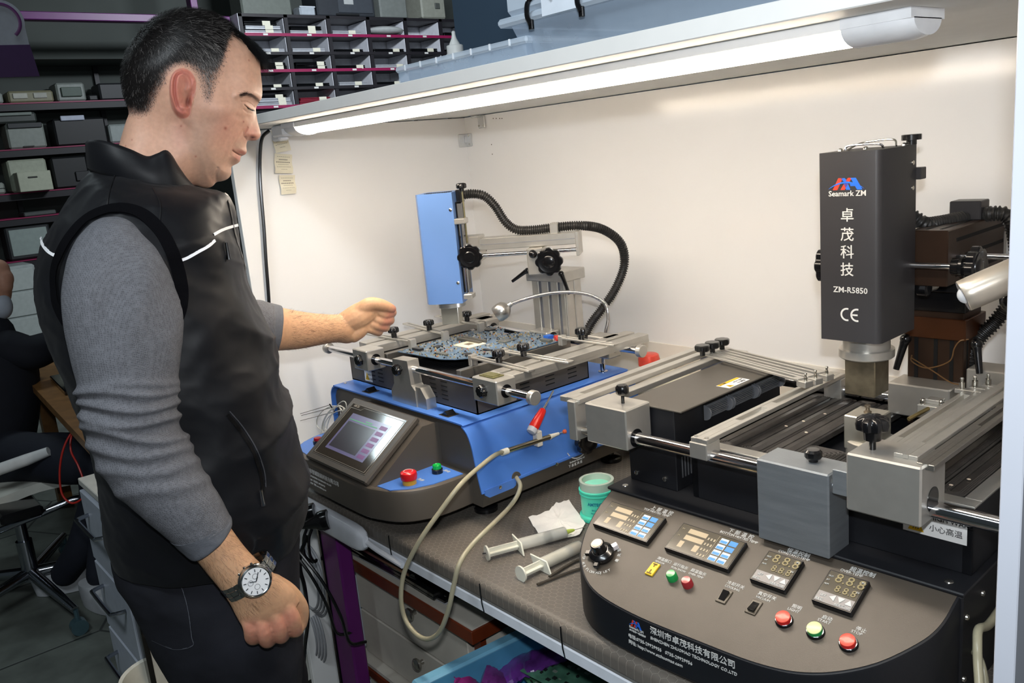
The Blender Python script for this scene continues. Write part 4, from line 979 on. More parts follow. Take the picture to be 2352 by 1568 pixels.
# lettering on the curved front
fo = [(a, b) for a, b in full]; S_ = [0]
for i in range(1, len(fo)): S_.append(S_[-1]+math.dist(fo[i], fo[i-1]))
def onfront(s_, z_):
    s_ = min(max(s_, 0), S_[-1]); a = np.interp(s_, S_, [p[0] for p in fo]); b = np.interp(s_, S_, [p[1] for p in fo])
    a2 = np.interp(s_+.002, S_, [p[0] for p in fo]); b2 = np.interp(s_+.002, S_, [p[1] for p in fo]); t_ = A_([a2-a, b2-b, 0]); t_ /= np.linalg.norm(t_)
    n_ = A_([t_[1], -t_[0], 0]); return A_([a, b, 0])+n_*.0004, t_, n_
def wrap(mb, s0, z0):
    V = []
    for p in mb.v:
        q, t_, n_ = onfront(s0+p[0], 0); V.append(q+n_*p[2]+Z3*(z0+p[1]))
    mb.v = [tuple(v) for v in V]; return mb
def sfind(px, py):
    best = None
    for s_ in np.linspace(0, S_[-1], 240):
        q, t_, n_ = onfront(s_, 0)
        d = FB.m@ray(px, py); o = FB.m@(CP-FB.o); den = n_@d
        if den >= 0: continue
        t = (n_@(q-o))/den; P = o+d*t; e = abs((P-q)@t_)
        if best is None or e < best[0]: best = (e, s_, P[2])
    return best[1], best[2]
fr_ = []
def ft(txt, size, px, py, **k):
    s_, z_ = sfind(px, py); m = text_mb(txt, size, (0, 0, 0), X3, Y3, **k); fr_.append(wrap(m, s_, z_)); return s_, z_
ft('深圳市卓茂科技有限公司', .0119, 1493, 1452); ft('SHENZHEN ZHUOMAO TECHNOLOGY CO.,LTD', .0061, 1494, 1467)
ft('电话:0755-29929955   0755-29929956', .0068, 1443, 1461); ft('网址: http://www.szzhuomao.com', .0066, 1444, 1475)
ft('Seamark ZM', .0050, 1444, 1439); ft('SMT返修一站式服务', .0033, 1445, 1446)
build('front_print', merge(*fr_), M_print, T, label='white company lettering on the curved front')
M_logor = mat('logo_red', 'd5402f', .4); M_logob = mat('logo_blue', '2b6ad4', .4)
def logo(place, par, world=False):
    """two slanted A shapes crossed by an arc; place(x, y) with x, y in 0..1"""
    def poly(pts): 
        return MB().add([place(*p) for p in pts], [tuple(range(len(pts)))])
    def bar(x0, y0, x1, y1, w_): return poly([(x0, y0), (x0+w_, y0), (x1+w_, y1), (x1, y1)])
    r = merge(bar(.12, .0, .28, 1, .13), bar(.34, .0, .46, .62, .12), bar(.46, .62, .55, 1, .12))
    b = merge(bar(.46, .62, .34, 1.0, .12), bar(.50, .0, .42, .62, .12), bar(.80, .0, .62, 1, .15), bar(.62, .3, .6, .55, .14))
    arc = []; lo_ = []
    for i in range(17):
        x = i/16; y = .08+.62*math.sin(x*PI)**.8; arc.append((x, y)); lo_.append((x, y-.13*math.sin(x*PI)**.6-.01))
    a_ = MB()
    for i in range(16): a_.add([place(*arc[i], .0004), place(*arc[i+1], .0004), place(*lo_[i+1], .0004), place(*lo_[i], .0004)], [(0, 1, 2, 3)])
    o1 = build('logo_red_strokes', r, M_logor, par, world=world); o2 = build('logo_blue_strokes', merge(b, a_), M_logob, par, world=world)
    return o1, o2
ls, lz = sfind(1444, 1434)
def pf(x, y, e=0):
    q, t_, n_ = onfront(ls+x*.024, 0); return q+n_*(.0002+e)+Z3*(lz+y*.0105)
logo(pf, T)
# fan box at the left of the deck
b1 = build('fan_housing', MB().box((.008, .046, .151), (.104, .352, .284), ch=.0012), M_bk, T, label='black cooling fan housing')
z = build('lid', MB().box((.006, .044, .2835), (.120, .355, .2865), ch=.0008), mat('lid_brown_black', '4a4640', .4, var=.05), T); z.parent = b1
z = build('blower_slot', MB().box((.1035, .120, .248), (.1046, .352, .2745)), M_slot, T); z.parent = b1
for va, vb in ((.124, .185), (.192, .262), (.268, .345)):
    m = MB()
    for k in range(12): 
        a0 = -PI/2+PI*k/11; m.box((.1048, va, .2605+.0108*math.sin(a0)-.0006), (.1056+.0045*math.cos(a0), vb, .2605+.0108*math.sin(a0)+.0004))
    m.cyl((.106, va-.001, .2605), (.106, va+.001, .2605), .0125, n=20); m.cyl((.106, vb-.001, .2605), (.106, vb+.001, .2605), .0125, n=20)
    z = build('blower_drum', m, mat('blower_blade', '878a90', .35, .5), T); z.parent = b1
for u, zz_ in ((.022, .165), (.080, .167)):
    z = build('screw', MB().lathe((u, .0458, zz_), -Y3, [(0, .0042), (.0015, .004), (.0025, .002)], 16), M_screw, T); z.parent = b1
m = MB()
for k in range(4): m.box((.1036, .060+k*.0075, .170), (.1046, .0625+k*.0075, .205))
z = build('side_vents', m, mat('vent_edge', '6b6d72', .4, .4), T); z.parent = b1
# yellow warning sticker on the fan lid
so = A_([.086, .182, .2868]); sx = A_([-.02, 1., 0]); sx /= np.linalg.norm(sx); sy = np.cross(Z3, sx)
sticker(T, (.112, .185, .2870), A_([0, 1., 0]), A_([-1., 0, 0]), .060, .026, [('⚠ 注意', .2, .05, .76), ('HIGH TEMP', .2, .5, .42), ('小心高温', .22, .5, .12)])
# preheater housing with ceramic plates
h1 = build('preheater_housing', MB().box((.134, .046, .151), (.540, .060, .236), ch=.001).box((.134, .046, .151), (.146, .44, .236), ch=.001).box((.528, .046, .151), (.540, .44, .236), ch=.001).box((.134, .425, .151), (.540, .44, .236), ch=.001).box((.140, .05, .151), (.535, .43, .205)), M_bk, T)
z = build('rim', MB().box((.140, .050, .2355), (.540, .072, .2385), ch=.0006).box((.520, .072, .2355), (.540, .43, .2385), ch=.0006).box((.140, .400, .2355), (.520, .43, .2385), ch=.0006).box((.140, .072, .2355), (.150, .40, .2385), ch=.0006), M_alu, T, label='steel rim of the heater tray'); z.parent = h1
M_cer = mat('ceramic_black', '3b3836', .26, var=.25, vs=25)
def plate(u0, u1, v0, v1, nm='ceramic_plate', n_=5, z_=.228):
    m = MB().box((u0, v0, z_-.012), (u1, v1, z_), ch=.002)
    for k in range(n_):
        a = .004+k*(min(u1-u0, v1-v0)/2-.008)/n_; P_ = []
        x0, x1, y0, y1 = u0+a, u1-a, v0+a, v1-a; r = min(.008, (x1-x0)/2, (y1-y0)/2)
        if x1-x0 < .006 or y1-y0 < .006: break
        for (cx, cy, s0_) in ((x1-r, y1-r, 0), (x0+r, y1-r, 1), (x0+r, y0+r, 2), (x1-r, y0+r, 3)):
            for q in range(4): t_ = (s0_+q/3)*PI/2; P_.append((cx+r*math.cos(t_), cy+r*math.sin(t_), z_))
        m.tube(P_, .0021, 6, closed=True)
    o = build(nm, m, M_cer, T); o.parent = h1; return o
plate(.152, .190, .078, .385, n_=4, z_=.2325); plate(.193, .231, .078, .385, n_=4, z_=.2325); plate(.234, .272, .078, .385, n_=4, z_=.2325)
plate(.275, .335, .076, .150, n_=5, z_=.2325); plate(.338, .398, .076, .150, n_=5, z_=.2325); plate(.275, .313, .300, .385, n_=4, z_=.2325); plate(.356, .394, .155, .385, n_=4, z_=.2325); plate(.397, .436, .076, .385, n_=4, z_=.2325)
plate(.440, .478, .078, .39, n_=4, z_=.2325); plate(.481, .517, .078, .39, n_=4, z_=.2325)
for p in ((.205, .20), (.215, .235), (.245, .19), (.225, .285), (.50, .14), (.49, .11)):
    z = build('ceramic_chip', MB().sph((*p, .2345), (.0028, .0018, .0009), 8, 5), mat('chipped_spot', 'e0cdb8', .7), T); z.parent = h1
# lower hot air nozzle block in the middle
build('lower_nozzle_base', MB().lathe((.330, .232, .205), Z3, [(0, .038), (.022, .038), (.024, .035)], 36), M_alu, T)
nzb = build('lower_nozzle', MB().box((.298, .205, .215), (.346, .258, .268), ch=.0015), mat('steel_block', 'b0ada2', .3, .7, var=.1), T, label='square steel lower nozzle block')
z = build('nozzle_bolt', MB().lathe((.322, .232, .268), Z3, [(0, .0055), (.002, .006), (.004, .003), (.008, .003), (.009, .0045), (.012, .004)], 14), mat('old_bolt', '7d7262', .35, .8), T); z.parent = nzb
# rails
for v, lab in ((.004, 'thick polished front rail'), (.388, 'thick polished back rail')):
    build('rail', MB().cyl((-.035, v, .2455), (.62, v, .2455), .0098, n=36), M_chrome, T, label=lab)
# left carriage
lb = build('carriage_block', MB().box((-.024, -.018, .2295), (.062, .042, .295), ch=.002), M_alu, T, label='left front carriage block')
z = build('bushing', MB().lathe((.0615, .004, .2455), X3, [(0, .0145), (.0012, .0145), (.0013, .0100)], 30), M_black, T); z.parent = lb
k = MB(); k.lathe((.032, .012, .295), Z3, [(0, .0028), (.014, .0028), (.0145, .0085), (.017, .0105), (.026, .0108), (.030, .008), (.0305, .002)], 30, sq=lobes(12, .08)); z = build('lock_knob', k, M_black, T); z.parent = lb
build('side_plate', MB().box((-.062, -.020, .226), (-.044, .020, .293), ch=.0015), M_alu, T)
build('side_plate_pin', MB().cyl((-.045, -.004, .240), (-.022, -.004, .240), .006), M_steel, T)
def slotbeam(u0, u1, v0, v1, w0, w1, m, s0, s1, lab=None, nm='slotted_beam', sw=.30):
    um, uw = (u0+u1)/2, (u1-u0)*sw/2
    mb = MB().box((u0, v0, w0), (um-uw, v1, w1), ch=.0006).box((um+uw, v0, w0), (u1, v1, w1), ch=.0006).box((um-uw, v0, w0), (um+uw, v0+s0, w1)).box((um-uw, v1-s1, w0), (um+uw, v1, w1)).box((u0+.001, v0, w0-.0005), (u1-.001, v1, w0+.001))
    return build(nm, mb, m, T, label=lab)
slotbeam(-.085, -.040, -.012, .365, .2875, .2955, M_alu, .03, .01, 'left carriage beam')
build('carriage_beam', MB().box((-.036, .045, .278), (-.016, .345, .288), ch=.001), M_alu, T)
build('carriage_beam', MB().box((-.056, .0, .2865), (-.044, .36, .2945), ch=.0006), M_steel, T)
build('back_block', MB().box((-.062, .345, .22), (.010, .40, .290), ch=.0015), M_alu, T)
def finger3(va, vb, u0, u1, kp, lab):
    a = A_([u0, va, .2965]); b = A_([u1, vb, .2965]); d = (b-a)/np.linalg.norm(b-a); s_ = np.cross(Z3, d); L = np.linalg.norm(b-a); m = MB()
    for sg in (-1, 1): m.obox(a+d*L/2+s_*sg*.0065+Z3*.002, (d, s_, Z3), (L/2, .0022, .002), ch=.0005)
    for e in (.02, .97): m.obox(a+d*L*e+Z3*.002, (d, s_, Z3), (L*.03, .0086, .0021), ch=.0005)
    m.obox(b+d*.006-Z3*.003, (d, s_, Z3), (.010, .0086, .005), ch=.0008)
    o = build('clamp_finger', m, M_alu, T)
    k = MB().lathe(A_([*kp, .3]), Z3, [(0, .005), (.008, .005), (.0085, .012), (.011, .0145), (.018, .0148), (.020, .0125), (.0202, .002)], 40, sq=lobes(6, .1)); z = build('clamp_knob', k, M_black, T, label='black knurled thumb knob'); z.parent = o
    k = MB().lathe(b+d*.008+Z3*.002, Z3, [(0, .0028), (.006, .0028), (.0065, .0018), (.010, .0018), (.011, .003), (.013, .002)], 14); z = build('clamp_pin', k, M_screw, T); z.parent = o
    return o
finger3(.318, .250, -.025, .205, (-.022, .300), None); finger3(.338, .272, -.022, .210, (-.020, .328), None); finger3(.362, .300, -.018, .214, (-.018, .356), None)
# middle slotted arm
build('front_arm_block', MB().box((.176, -.014, .2435), (.206, .020, .268), ch=.0012), M_alu, T)
slotbeam(.178, .206, -.012, .392, .268, .2745, M_alu, .10, .02, 'middle slotted cross arm', sw=.42)
build('arm_bridge', MB().box((.184, .16, .2665), (.200, .19, .2742)), M_alu, T)
build('back_arm_block', MB().box((.176, .372, .232), (.208, .402, .268), ch=.0012), M_alu, T)
for p in ((.182, -.004), (.200, -.004)): build('screw', MB().lathe((*p, .2745), Z3, [(0, .0032), (.0008, .003)], 12), M_screw, T)
# centre support bracket
sb = build('support_bracket', MB().box((.286, -.014, .149), (.390, .040, .2655), ch=.002), M_grey, T, label='wide grey aluminium bracket of the front rail')
k = MB().lathe((.352, .018, .2655), Z3, [(0, .006), (.004, .006), (.0045, .0095), (.007, .0115), (.014, .0115), (.017, .0085), (.0172, .002)], 30, sq=lobes(12, .06)); z = build('lock_knob', k, M_black, T); z.parent = sb
# right carriage
rb = build('carriage_block', MB().box((.420, -.028, .232), (.510, .040, .3065), ch=.0022), M_alu, T, label='right front carriage block')
z = build('bushing', MB().lathe((.5095, .004, .2455+.012), X3, [(0, .0155), (.0012, .0155)], 30), M_black, T); z.parent = rb
k = MB().lathe((.440, .0, .3065), Z3, [(0, .004), (.012, .004), (.0125, .010), (.024, .011)], 20); k.lathe((.440, 0, .330), Z3, [(0, .013), (.003, .0195), (.010, .0205), (.015, .019), (.018, .0145), (.0185, .003)], 56, sq=lobes(8, .16)); z = build('carriage_knob', k, M_black, T, label='large black star knob'); z.parent = rb
build('link_plate', MB().box((.396, -.016, .243), (.421, .012, .276), ch=.001), M_grey, T)
slotbeam(.470, .498, -.010, .36, .3065, .312, M_alu, .05, .02, 'right slotted beam', sw=.22)
slotbeam(.500, .520, -.018, .37, .302, .3085, M_steel, .16, .08, 'outer right beam', sw=.28)
slotbeam(.425, .448, .045, .33, .286, .296, M_alu, .04, .03, 'inner right beam', sw=.34)
slotbeam(.452, .468, .04, .33, .288, .300, M_alu, .08, .02, 'narrow right beam', sw=.3)
build('back_carriage_block', MB().box((.300, .345, .232), (.395, .402, .284), ch=.002), M_alu, T, label='back carriage block')
build('back_carriage_block', MB().box((.405, .38, .262), (.50, .43, .312), ch=.002), M_alu, T)
for i, p in enumerate(((.420, .325), (.432, .342), (.444, .360))):
    build('clamp_pin', MB().lathe((*p, .296), Z3, [(0, .0042), (.010, .0042), (.0105, .0022), (.015, .0022), (.0155, .0032), (.018, .002)], 14), M_screw, T)
    build('pin_bar', MB().box((p[0]-.008, p[1]-.006, .290), (p[0]+.05, p[1]+.006, .2965), ch=.0006), M_alu, T)
build('clamp_jaw', MB().box((.372, .285, .262), (.408, .322, .275), ch=.001).box((.380, .295, .275), (.402, .313, .282), ch=.001), M_alu, T)
for p in ((.378, .292), (.402, .298)): build('screw', MB().lathe((*p, .275), Z3, [(0, .004), (.006, .004), (.008, .0025)], 14), M_screw, T)
build('jaw_lever', MB().tube([(.375, .25, .262), (.39, .29, .272)], .003, 10), mat('brass_lever', '9c8a5e', .3, .8), T)
# right housing sticker
s_ = sticker(T, (.458, .0452, .189), X3, Z3, .076, .038, [('HIGH WARD', .24, .42, .60), ('小心高温', .26, .42, .22)], band=False)
# head with logo
FH2 = FB
hd = build('heater_head', MB().prism([(.2665, .200, .3835), (.347, .200, .3835), (.3525, .2035, .3835), (.3550, .209, .3835), (.3550, .312, .3835), (.2665, .312, .3835)], (0, 0, .2715)), M_bhead, T, label='tall black hot air head')
def hp_(x, z, e=.0004): return A_([x, .200-e, z])
def hpx(px, py): return FB.on(px, py, 1, .1995)
a = hpx(1903, 437); b = hpx(1985, 407); logo(lambda x, y, e=0: A_([a[0]+(b[0]-a[0])*x, .1996-e, a[2]+(b[2]-a[2])*y]), T)
hp2 = []
def htx(t_, s_, px, py, **k): q = hpx(px, py); hp2.append(text_mb(t_, s_, (q[0], .1997, q[2]), X3, Z3, **k))
htx('Seamark ZM', .0108, 1903, 451, bold=.00012)
for ch_, py in zip('卓茂科技', (506, 550, 590, 630)): htx(ch_, .0205, 1930, py, bold=.0001)
htx('ZM-R5850', .0118, 1914, 670, bold=.0001)
q = hpx(1931, 734)
ce = MB()
for cx, a0 in ((q[0]+.0095, 0), (q[0]+.0245, 0)):
    P_ = [(cx+.0085*math.cos(t_), .1995, q[2]+.0085+.0085*math.sin(t_)) for t_ in np.linspace(math.radians(75), math.radians(285), 16)]
    ce.ribbon(P_, -Y3, .0026)
ce.ribbon([(q[0]+.0165, .1995, q[2]+.0085), (q[0]+.0255, .1995, q[2]+.0085)], -Y3, .0024)
build('head_print', merge(ce, *hp2), M_print, T, label='white lettering and CE mark')
for z_ in (.63, .594): build('head_screw', MB().lathe((.355, .300, z_), X3, [(0, .0035), (.0015, .0033), (.002, .0015)], 12), M_screw, T)
build('top_handle', MB().tube(crv([(.285, .24, .655), (.288, .24, .661), (.31, .235, .6625), (.335, .24, .661), (.338, .245, .655)]), .0016, 8), M_chrome, T)
build('top_handle', MB().tube(crv([(.282, .25, .655), (.29, .28, .663), (.33, .29, .665), (.345, .27, .656)]), .0014, 8), M_screw, T)
for p in ((.28, .235), (.345, .295), (.31, .25)): build('top_screw', MB().lathe((*p, .6545), Z3, [(0, .004), (.003, .0035), (.0045, .0015)], 14), M_screw, T)
build('depth_knob', MB().lathe((.353, .300, .6555), Z3, [(0, .007), (.006, .007), (.0065, .0135), (.014, .0135), (.0145, .012)], 30, sq=lobes(14, .05)), M_black, T)
build('head_bracket', MB().box((.347, .312, .605), (.362, .330, .622), ch=.001), M_bhead, T)
build('head_backplate', MB().box((.30, .312, .40), (.350, .322, .645), ch=.001), M_black, T)
cl = build('nozzle_collar', MB().lathe((.309, .255, .3845), -Z3, [(0, .0335), (.022, .0335), (.0225, .0395), (.034, .0395), (.036, .037)], 44), M_alu, T, label='round aluminium nozzle collar')
z = build('nozzle', MB().box((.286, .232, .292), (.333, .278, .350), ch=.0015), mat('burnt_nozzle', '8d8471', .3, .85, var=.25, vs=50), T, label='square heat-stained nozzle'); z.parent = cl
# horizontal arm, post, brackets
ab = build('arm_beam', MB().box((.345, .315, .449), (.400, .536, .531), ch=.0015), M_brownal, T, label='dark bronze slotted arm')
gm = MB()
for z_ in (.511, .485, .459): gm.box((.3995, .345, z_), (.4004, .532, z_+.0055))
for u in (.362, .382): gm.box((u, .33, .5305), (u+.005, .53, .5314))
z = build('beam_slots', gm, M_slot, T); z.parent = ab
z = build('beam_end', MB().box((.343, .536, .447), (.402, .542, .533), ch=.001), M_alu, T); z.parent = ab
build('hose_clamp', MB().box((.352, .44, .531), (.398, .475, .560), ch=.0015), M_bhead, T, label='black block clamping the hose on the arm')
build('post', MB().box((.311, .392, .151), (.396, .46, .44), ch=.0015), M_brownal, T, label='dark bronze slotted post')
gm = MB()
for u in (.322, .352, .376): gm.box((u, .3912, .16), (u+.006, .3922, .375))
for v in (.405, .435): gm.box((.3955, v, .16), (.3965, v+.005, .375))
build('post_slots', gm, M_slot, T)
build('post_collar', MB().box((.306, .386, .352), (.401, .466, .385), ch=.001), mat('collar_brown', '4a2a16', .35, .3), T); build('post_collar', MB().box((.308, .388, .395), (.399, .464, .45), ch=.001), M_black, T)
lever(FB.w(FB.on(2080, 778, 1, .38)), FB.w(FB.on(2058, 848, 1, .37)), .007, .0048, T); lever(FB.w(FB.on(2243, 790, 1, .38)), FB.w(FB.on(2250, 858, 1, .37)), .007, .0048, T)
def unlabelled(): pass
build('wheel_shaft', MB().cyl((.345, .36, .4885), (.470, .36, .4885-.0), .0042, n=16), M_chrome, T)
sh0 = FB.on(2105, 608, 0, .36)
pa = FB.on(2106, 609, 1, .30); pb_ = FB.on(2190, 612, 1, .30)
build('wheel_shaft', MB().tube([pa-X3*.03, pb_], .0046, 16), M_chrome, T)
wc = FB.on(2215, 610, 1, .30)
k = MB(); k.lathe(pb_-X3*.001, X3, [(0, .012), (.010, .013), (.012, .016), (.016, .016)], 26); starknob(k, pb_+X3*.014, X3, .030, .022)
build('hand_wheel', k, M_black, T, label='large black lobed hand wheel right of the arm')
wl = FB.on(1876, 605, 1, .26)
k = MB(); starknob(k, (.262, .26, wl[2]), -X3, .030, .024); k.cyl((.262, .26, wl[2]), (.27, .26, wl[2]), .012); build('hand_wheel', k, M_black, T, label='black hand wheel left of the black head')
k = MB(); k.lathe(FB.on(2110, 660, 1, .33), X3, [(0, .012), (.014, .013), (.016, .010)], 24, sq=lobes(7, .1)); build('lock_knob', k, M_black, T)
build('cross_rod', MB().tube([FB.on(2125, 664, 1, .36), FB.on(2165, 652, 1, .38)], .006, 14), M_steel, T)
build('pivot_housing', MB().box((.318, .37, .43), (.400, .44, .452), ch=.001), M_black, T)
# thermocouple wire wound on the post
wp = [FB.w(FB.on(x, y, 1, v)) for x, y, v in ((2094, 815, .385), (2095, 830, .384), (2130, 845, .383), (2180, 830, .383), (2192, 800, .383), (2205, 783, .384), (2225, 779, .39))]
build('thermocouple_wire', MB().tube(crv(wp), .0011, 6), mat('wire_brown', '7a5a38', .45, .3), T, world=True)
wp = [FB.w(FB.on(x, y, 1, v)) for x, y, v in ((2094, 822, .384), (2140, 850, .383), (2186, 879, .383), (2215, 882, .38))]
build('thermocouple_wire', MB().tube(crv(wp), .0011, 6), mat('wire_brown', '7a5a38'), T, world=True)
# hoses
hq = [(2060, 480, .36), (2100, 500, .36), (2125, 515, .37), (2160, 512, .40), (2210, 502, .44), (2240, 498, .455), (2285, 490, .455), (2318, 500, .46), (2335, 560, .47), (2335, 640, .47), (2315, 700, .46), (2280, 745, .45), (2250, 775, .44), (2228, 815, .43), (2215, 860, .42), (2208, 900, .41)]
hose([FB.w(FB.on(x, y, 1, v)) for x, y, v in hq], .0105, .0056, 'hose', M_hose, T, 'black spiral hose behind the arm')
# inspection lamp head on the right
a = at(2212, 680, 1.02); b = at(2325, 632, 1.0); d = (b-a)/np.linalg.norm(b-a)
TL_ = thing('inspection_lamp', 'champagne grey metal torch shaped lamp pointing at the black machine', 'lamp', a)
build('barrel', MB().lathe(a, d, [(0, .0185), (.001, .0192), (.012, .0195), (.060, .0195), (.085, .016), (.105, .011), (.12, .010)], 40), mat('champagne_metal', 'b9b1a4', .3, .6), TL_, world=True)
build('reflector', MB().lathe(a-d*.0005, d, [(.0, .0178), (.0002, .0165), (.007, .008), (.0072, .002)], 36), mat('reflector', 'c9ced6', .25, .6), TL_, world=True)
build('lens', MB().sph(a+d*.004, .0105, 20, 12), mat('clear_lens', 'dfe4ea', .05, alpha=.5), TL_, world=True)
c = at(2330, 690, 1.02); build('lamp_joint', MB().sph(c, .016, 20, 12).tube([c, b], .009, 12), M_black, TL_, world=True)
e_ = A_([c[0]+.02, c[1]+.02, .95]); build('lamp_stem', MB().tube(crv([c, c+A_([.02, .02, -.12]), A_([c[0]+.015, c[1]-.0, 1.05]), A_([c[0]+.01, c[1], .951])]), .005, 10), M_black, TL_, world=True)
build('stem_rod', MB().tube([at(2268, 679, 1.06), at(2325, 684, 1.03)], .0025, 8), M_chrome, TL_, world=True)
# silicone tubes at the right side
sl_ = [at(x, y, d_) for x, y, d_ in ((2300, 1395, 1.06), (2270, 1435, 1.03), (2248, 1445, 1.0), (2245, 1480, .985), (2246, 1520, .98), (2250, 1580, .97))]
T2 = thing('rubber_tube', 'pale rubber tube at the right side of the black machine by the white panel', 'tube', sl_[-1])
build('tube', MB().tube(crv(sl_), .0052, 12), M_sil, T2, world=True)
build('tube', MB().tube(crv([at(2215, 1485, 1.06), at(2240, 1500, 1.03), at(2255, 1525, 1.01), at(2268, 1590, 1.0)]), .004, 10), M_sil, T2, world=True)
# ================================================================== LAMP, SHELF THINGS, SMALL THINGS
t = thing('batten_lamp', 'long lit white batten lamp under the overhead shelf', 'lamp', (-1.09, .9, 1.56))
ya, yb = .870, .936; ym = (ya+yb)/2; lx0, lx1 = -1.745, -.482
def prof2(k=1, z0=1.5895, dep=.0165):
    return [(ym+(yb-ya)/2*k*math.cos(a), z0-dep*k*math.sin(a)) for a in np.linspace(0, PI, 15)]
build('lamp_body', MB().box((lx0, ya-.001, 1.5885), (lx1, yb+.001, 1.5998), ch=.001), M_white, t, world=True)
build('diffuser', MB().prism([(lx0, y, z) for y, z in prof2()], (lx1-lx0, 0, 0)), mat('lit_diffuser', 'fff3dc', .4, var=0, emis='ffefdb', es=LAMP_E), t, world=True, label='glowing warm white diffuser')
for x0, x1 in ((lx0-.055, lx0+.004), (lx1-.004, lx1+.070)):
    pr_ = prof2(1.05, 1.5905, .0185); R2 = []
    xs = ((x0, .88), (x0+.012, 1), (x1-.0, 1)) if x0 < -1 else ((x0, 1), (x1-.014, 1), (x1, .86))
    for x, k in xs: R2.append([(x, ym+(y-ym)*k, 1.5905+(z-1.5905)*k) for y, z in pr_])
    build('end_cap', MB().loft(R2).box((min(x0, x1), ya-.003, 1.5895), (max(x0, x1), yb+.003, 1.5998)), mat('cap_white', 'e9eaec', .25), t, world=True, label='white plastic end cap')
c = A_([-1.83, .89, 1.588]); build('connector', MB().box(c-A_([.03, .02, .014]), c+A_([.028, .018, .011]), ch=.004).box(c+A_([-.055, -.01, -.022]), c+A_([-.015, .015, -.004]), ch=.004), mat('cap_white', 'e9eaec'), t, world=True)
pts = [on(p, q, 0, -1.955) for p, q in ((618, 300), (603, 315), (598, 345), (597, 400), (600, 450), (606, 520), (611, 600), (617, 680), (621, 760), (625, 860))]
single('lamp_cable', MB().tube(crv(pts), .0042, 8), M_black, 'thin black cable running down the left booth wall from the lamp', 'cable')
# receipts hanging on the left wall
M_paper = mat('receipt_paper', 'e9e3cc', .7, var=.03)
for k, (q4, lab) in enumerate(((((622, 300), (655, 290), (667, 345), (632, 352)), 'narrow receipt taped on the left booth wall, topmost of three'), (((630, 352), (670, 355), (672, 398), (631, 398)), 'narrow receipt on the left booth wall, middle one of three'), (((640, 402), (677, 402), (680, 444), (646, 447)), 'narrow receipt on the left booth wall, lowest of three'))):
    P = [on(*p, 0, -1.961) for p in q4]; t = thing('receipt', lab, 'paper', P[3], 0, 'receipts on the left wall')
    n_ = 8; V = []; F = []
    for i in range(n_+1):
        for j in range(2):
            a = P[0]+(P[3]-P[0])*i/n_; b = P[1]+(P[2]-P[1])*i/n_; q = a if j == 0 else b; V.append(q+X3*(.0022*math.sin(i*1.1+k)+.003*(i/n_)))
    for i in range(n_): F.append((2*i, 2*i+1, 2*i+3, 2*i+2))
    V2 = [v-X3*.0004 for v in V]; mb = MB().add(V, F).add(V2, F); build('paper', mb, M_paper, t, world=True)
    tx = MB(); 
    for i in range(6):
        w_ = (.75, .5, .8, .6, .8, .35)[i]; u0 = (1-w_)/2; s_ = .14+i*.13
        f_ = lambda u, s__: P[0]+(P[1]-P[0])*u+(P[3]-P[0])*s__+((P[2]-P[1])-(P[3]-P[0]))*u*s__+X3*(.0022*math.sin(s__*n_*1.1+k)+.003*s__+.0005)
        th = .05 if i in (1, 2) else .018
        for m_ in range(7):
            ua = u0+w_*m_/7; ub = ua+w_/7*.75; tx.add([f_(ua, s_), f_(ub, s_), f_(ub, s_+th), f_(ua, s_+th)], [(0, 1, 2, 3)])
    build('printed_lines', tx, mat('receipt_ink', '8b8778', .7), t, world=True)
# clear corner brackets
M_cp = mat('clear_bracket', 'e2e4e2', .08, alpha=.45, coat=.5)
p = on(1072, 322, 1, YB)
t = thing('corner_bracket', 'clear plastic bracket in the booth corner where the two walls meet', 'bracket', (XL, YB, p[2]-.02), 0, 'clear corner brackets')
z0 = p[2]
build('bracket', MB().box((XL+.002, YB-.006, z0-.018), (XL+.030, YB-.001, z0+.018), ch=.002).box((XL+.001, YB-.030, z0-.018), (XL+.006, YB-.002, z0+.018), ch=.002).box((XL+.002, YB-.012, z0-.008), (XL+.012, YB-.002, z0+.012), ch=.002), M_cp, t, world=True)
for dz_ in (-.012, .012): build('screw', MB().lathe((XL+.020, YB-.006, z0+dz_), -Y3, [(0, .003), (.0015, .0028)], 12), M_screw, t, world=True)
p = on(1108, 282, 1, YB)
t = thing('corner_bracket', 'clear plastic bracket joining the back wall to the shelf near the corner', 'bracket', (p[0], YB, 1.57), 0, 'clear corner brackets')
build('bracket', MB().box((p[0]-.014, YB-.006, 1.564), (p[0]+.016, YB-.001, 1.598), ch=.002).box((p[0]-.014, YB-.03, 1.593), (p[0]+.016, YB-.002, 1.5985), ch=.002), M_cp, t, world=True)
for dx in (-.008, .010): build('screw', MB().lathe((p[0]+dx, YB-.006, 1.571), -Y3, [(0, .003), (.0015, .0028)], 12), M_screw, t, world=True)
for k, (px, py) in enumerate(((1129, 332), (1131, 354), (1133, 272), (1140, 272), (1148, 272), (1153, 272))):
    p = on(px, py, 1, YB); setp(build('trim_%d' % (k+1), MB().lathe((p[0], YB-.0004, p[2]), Y3, [(0, .0016), (.0003, .0016)], 10), mat('hole_dark', '4a3f33', .8)), kind='structure')
# low ledge line at the foot of the back wall
q = on(1500, 785, 1, YB-.004)
setp(build('trim_7', MB().box((XL+.001, YB-.004, .7995), (-.276, YB-.0005, q[2]), ch=.001), mat('splash_board', 'e9e4da', .3, var=.01)), kind='structure')
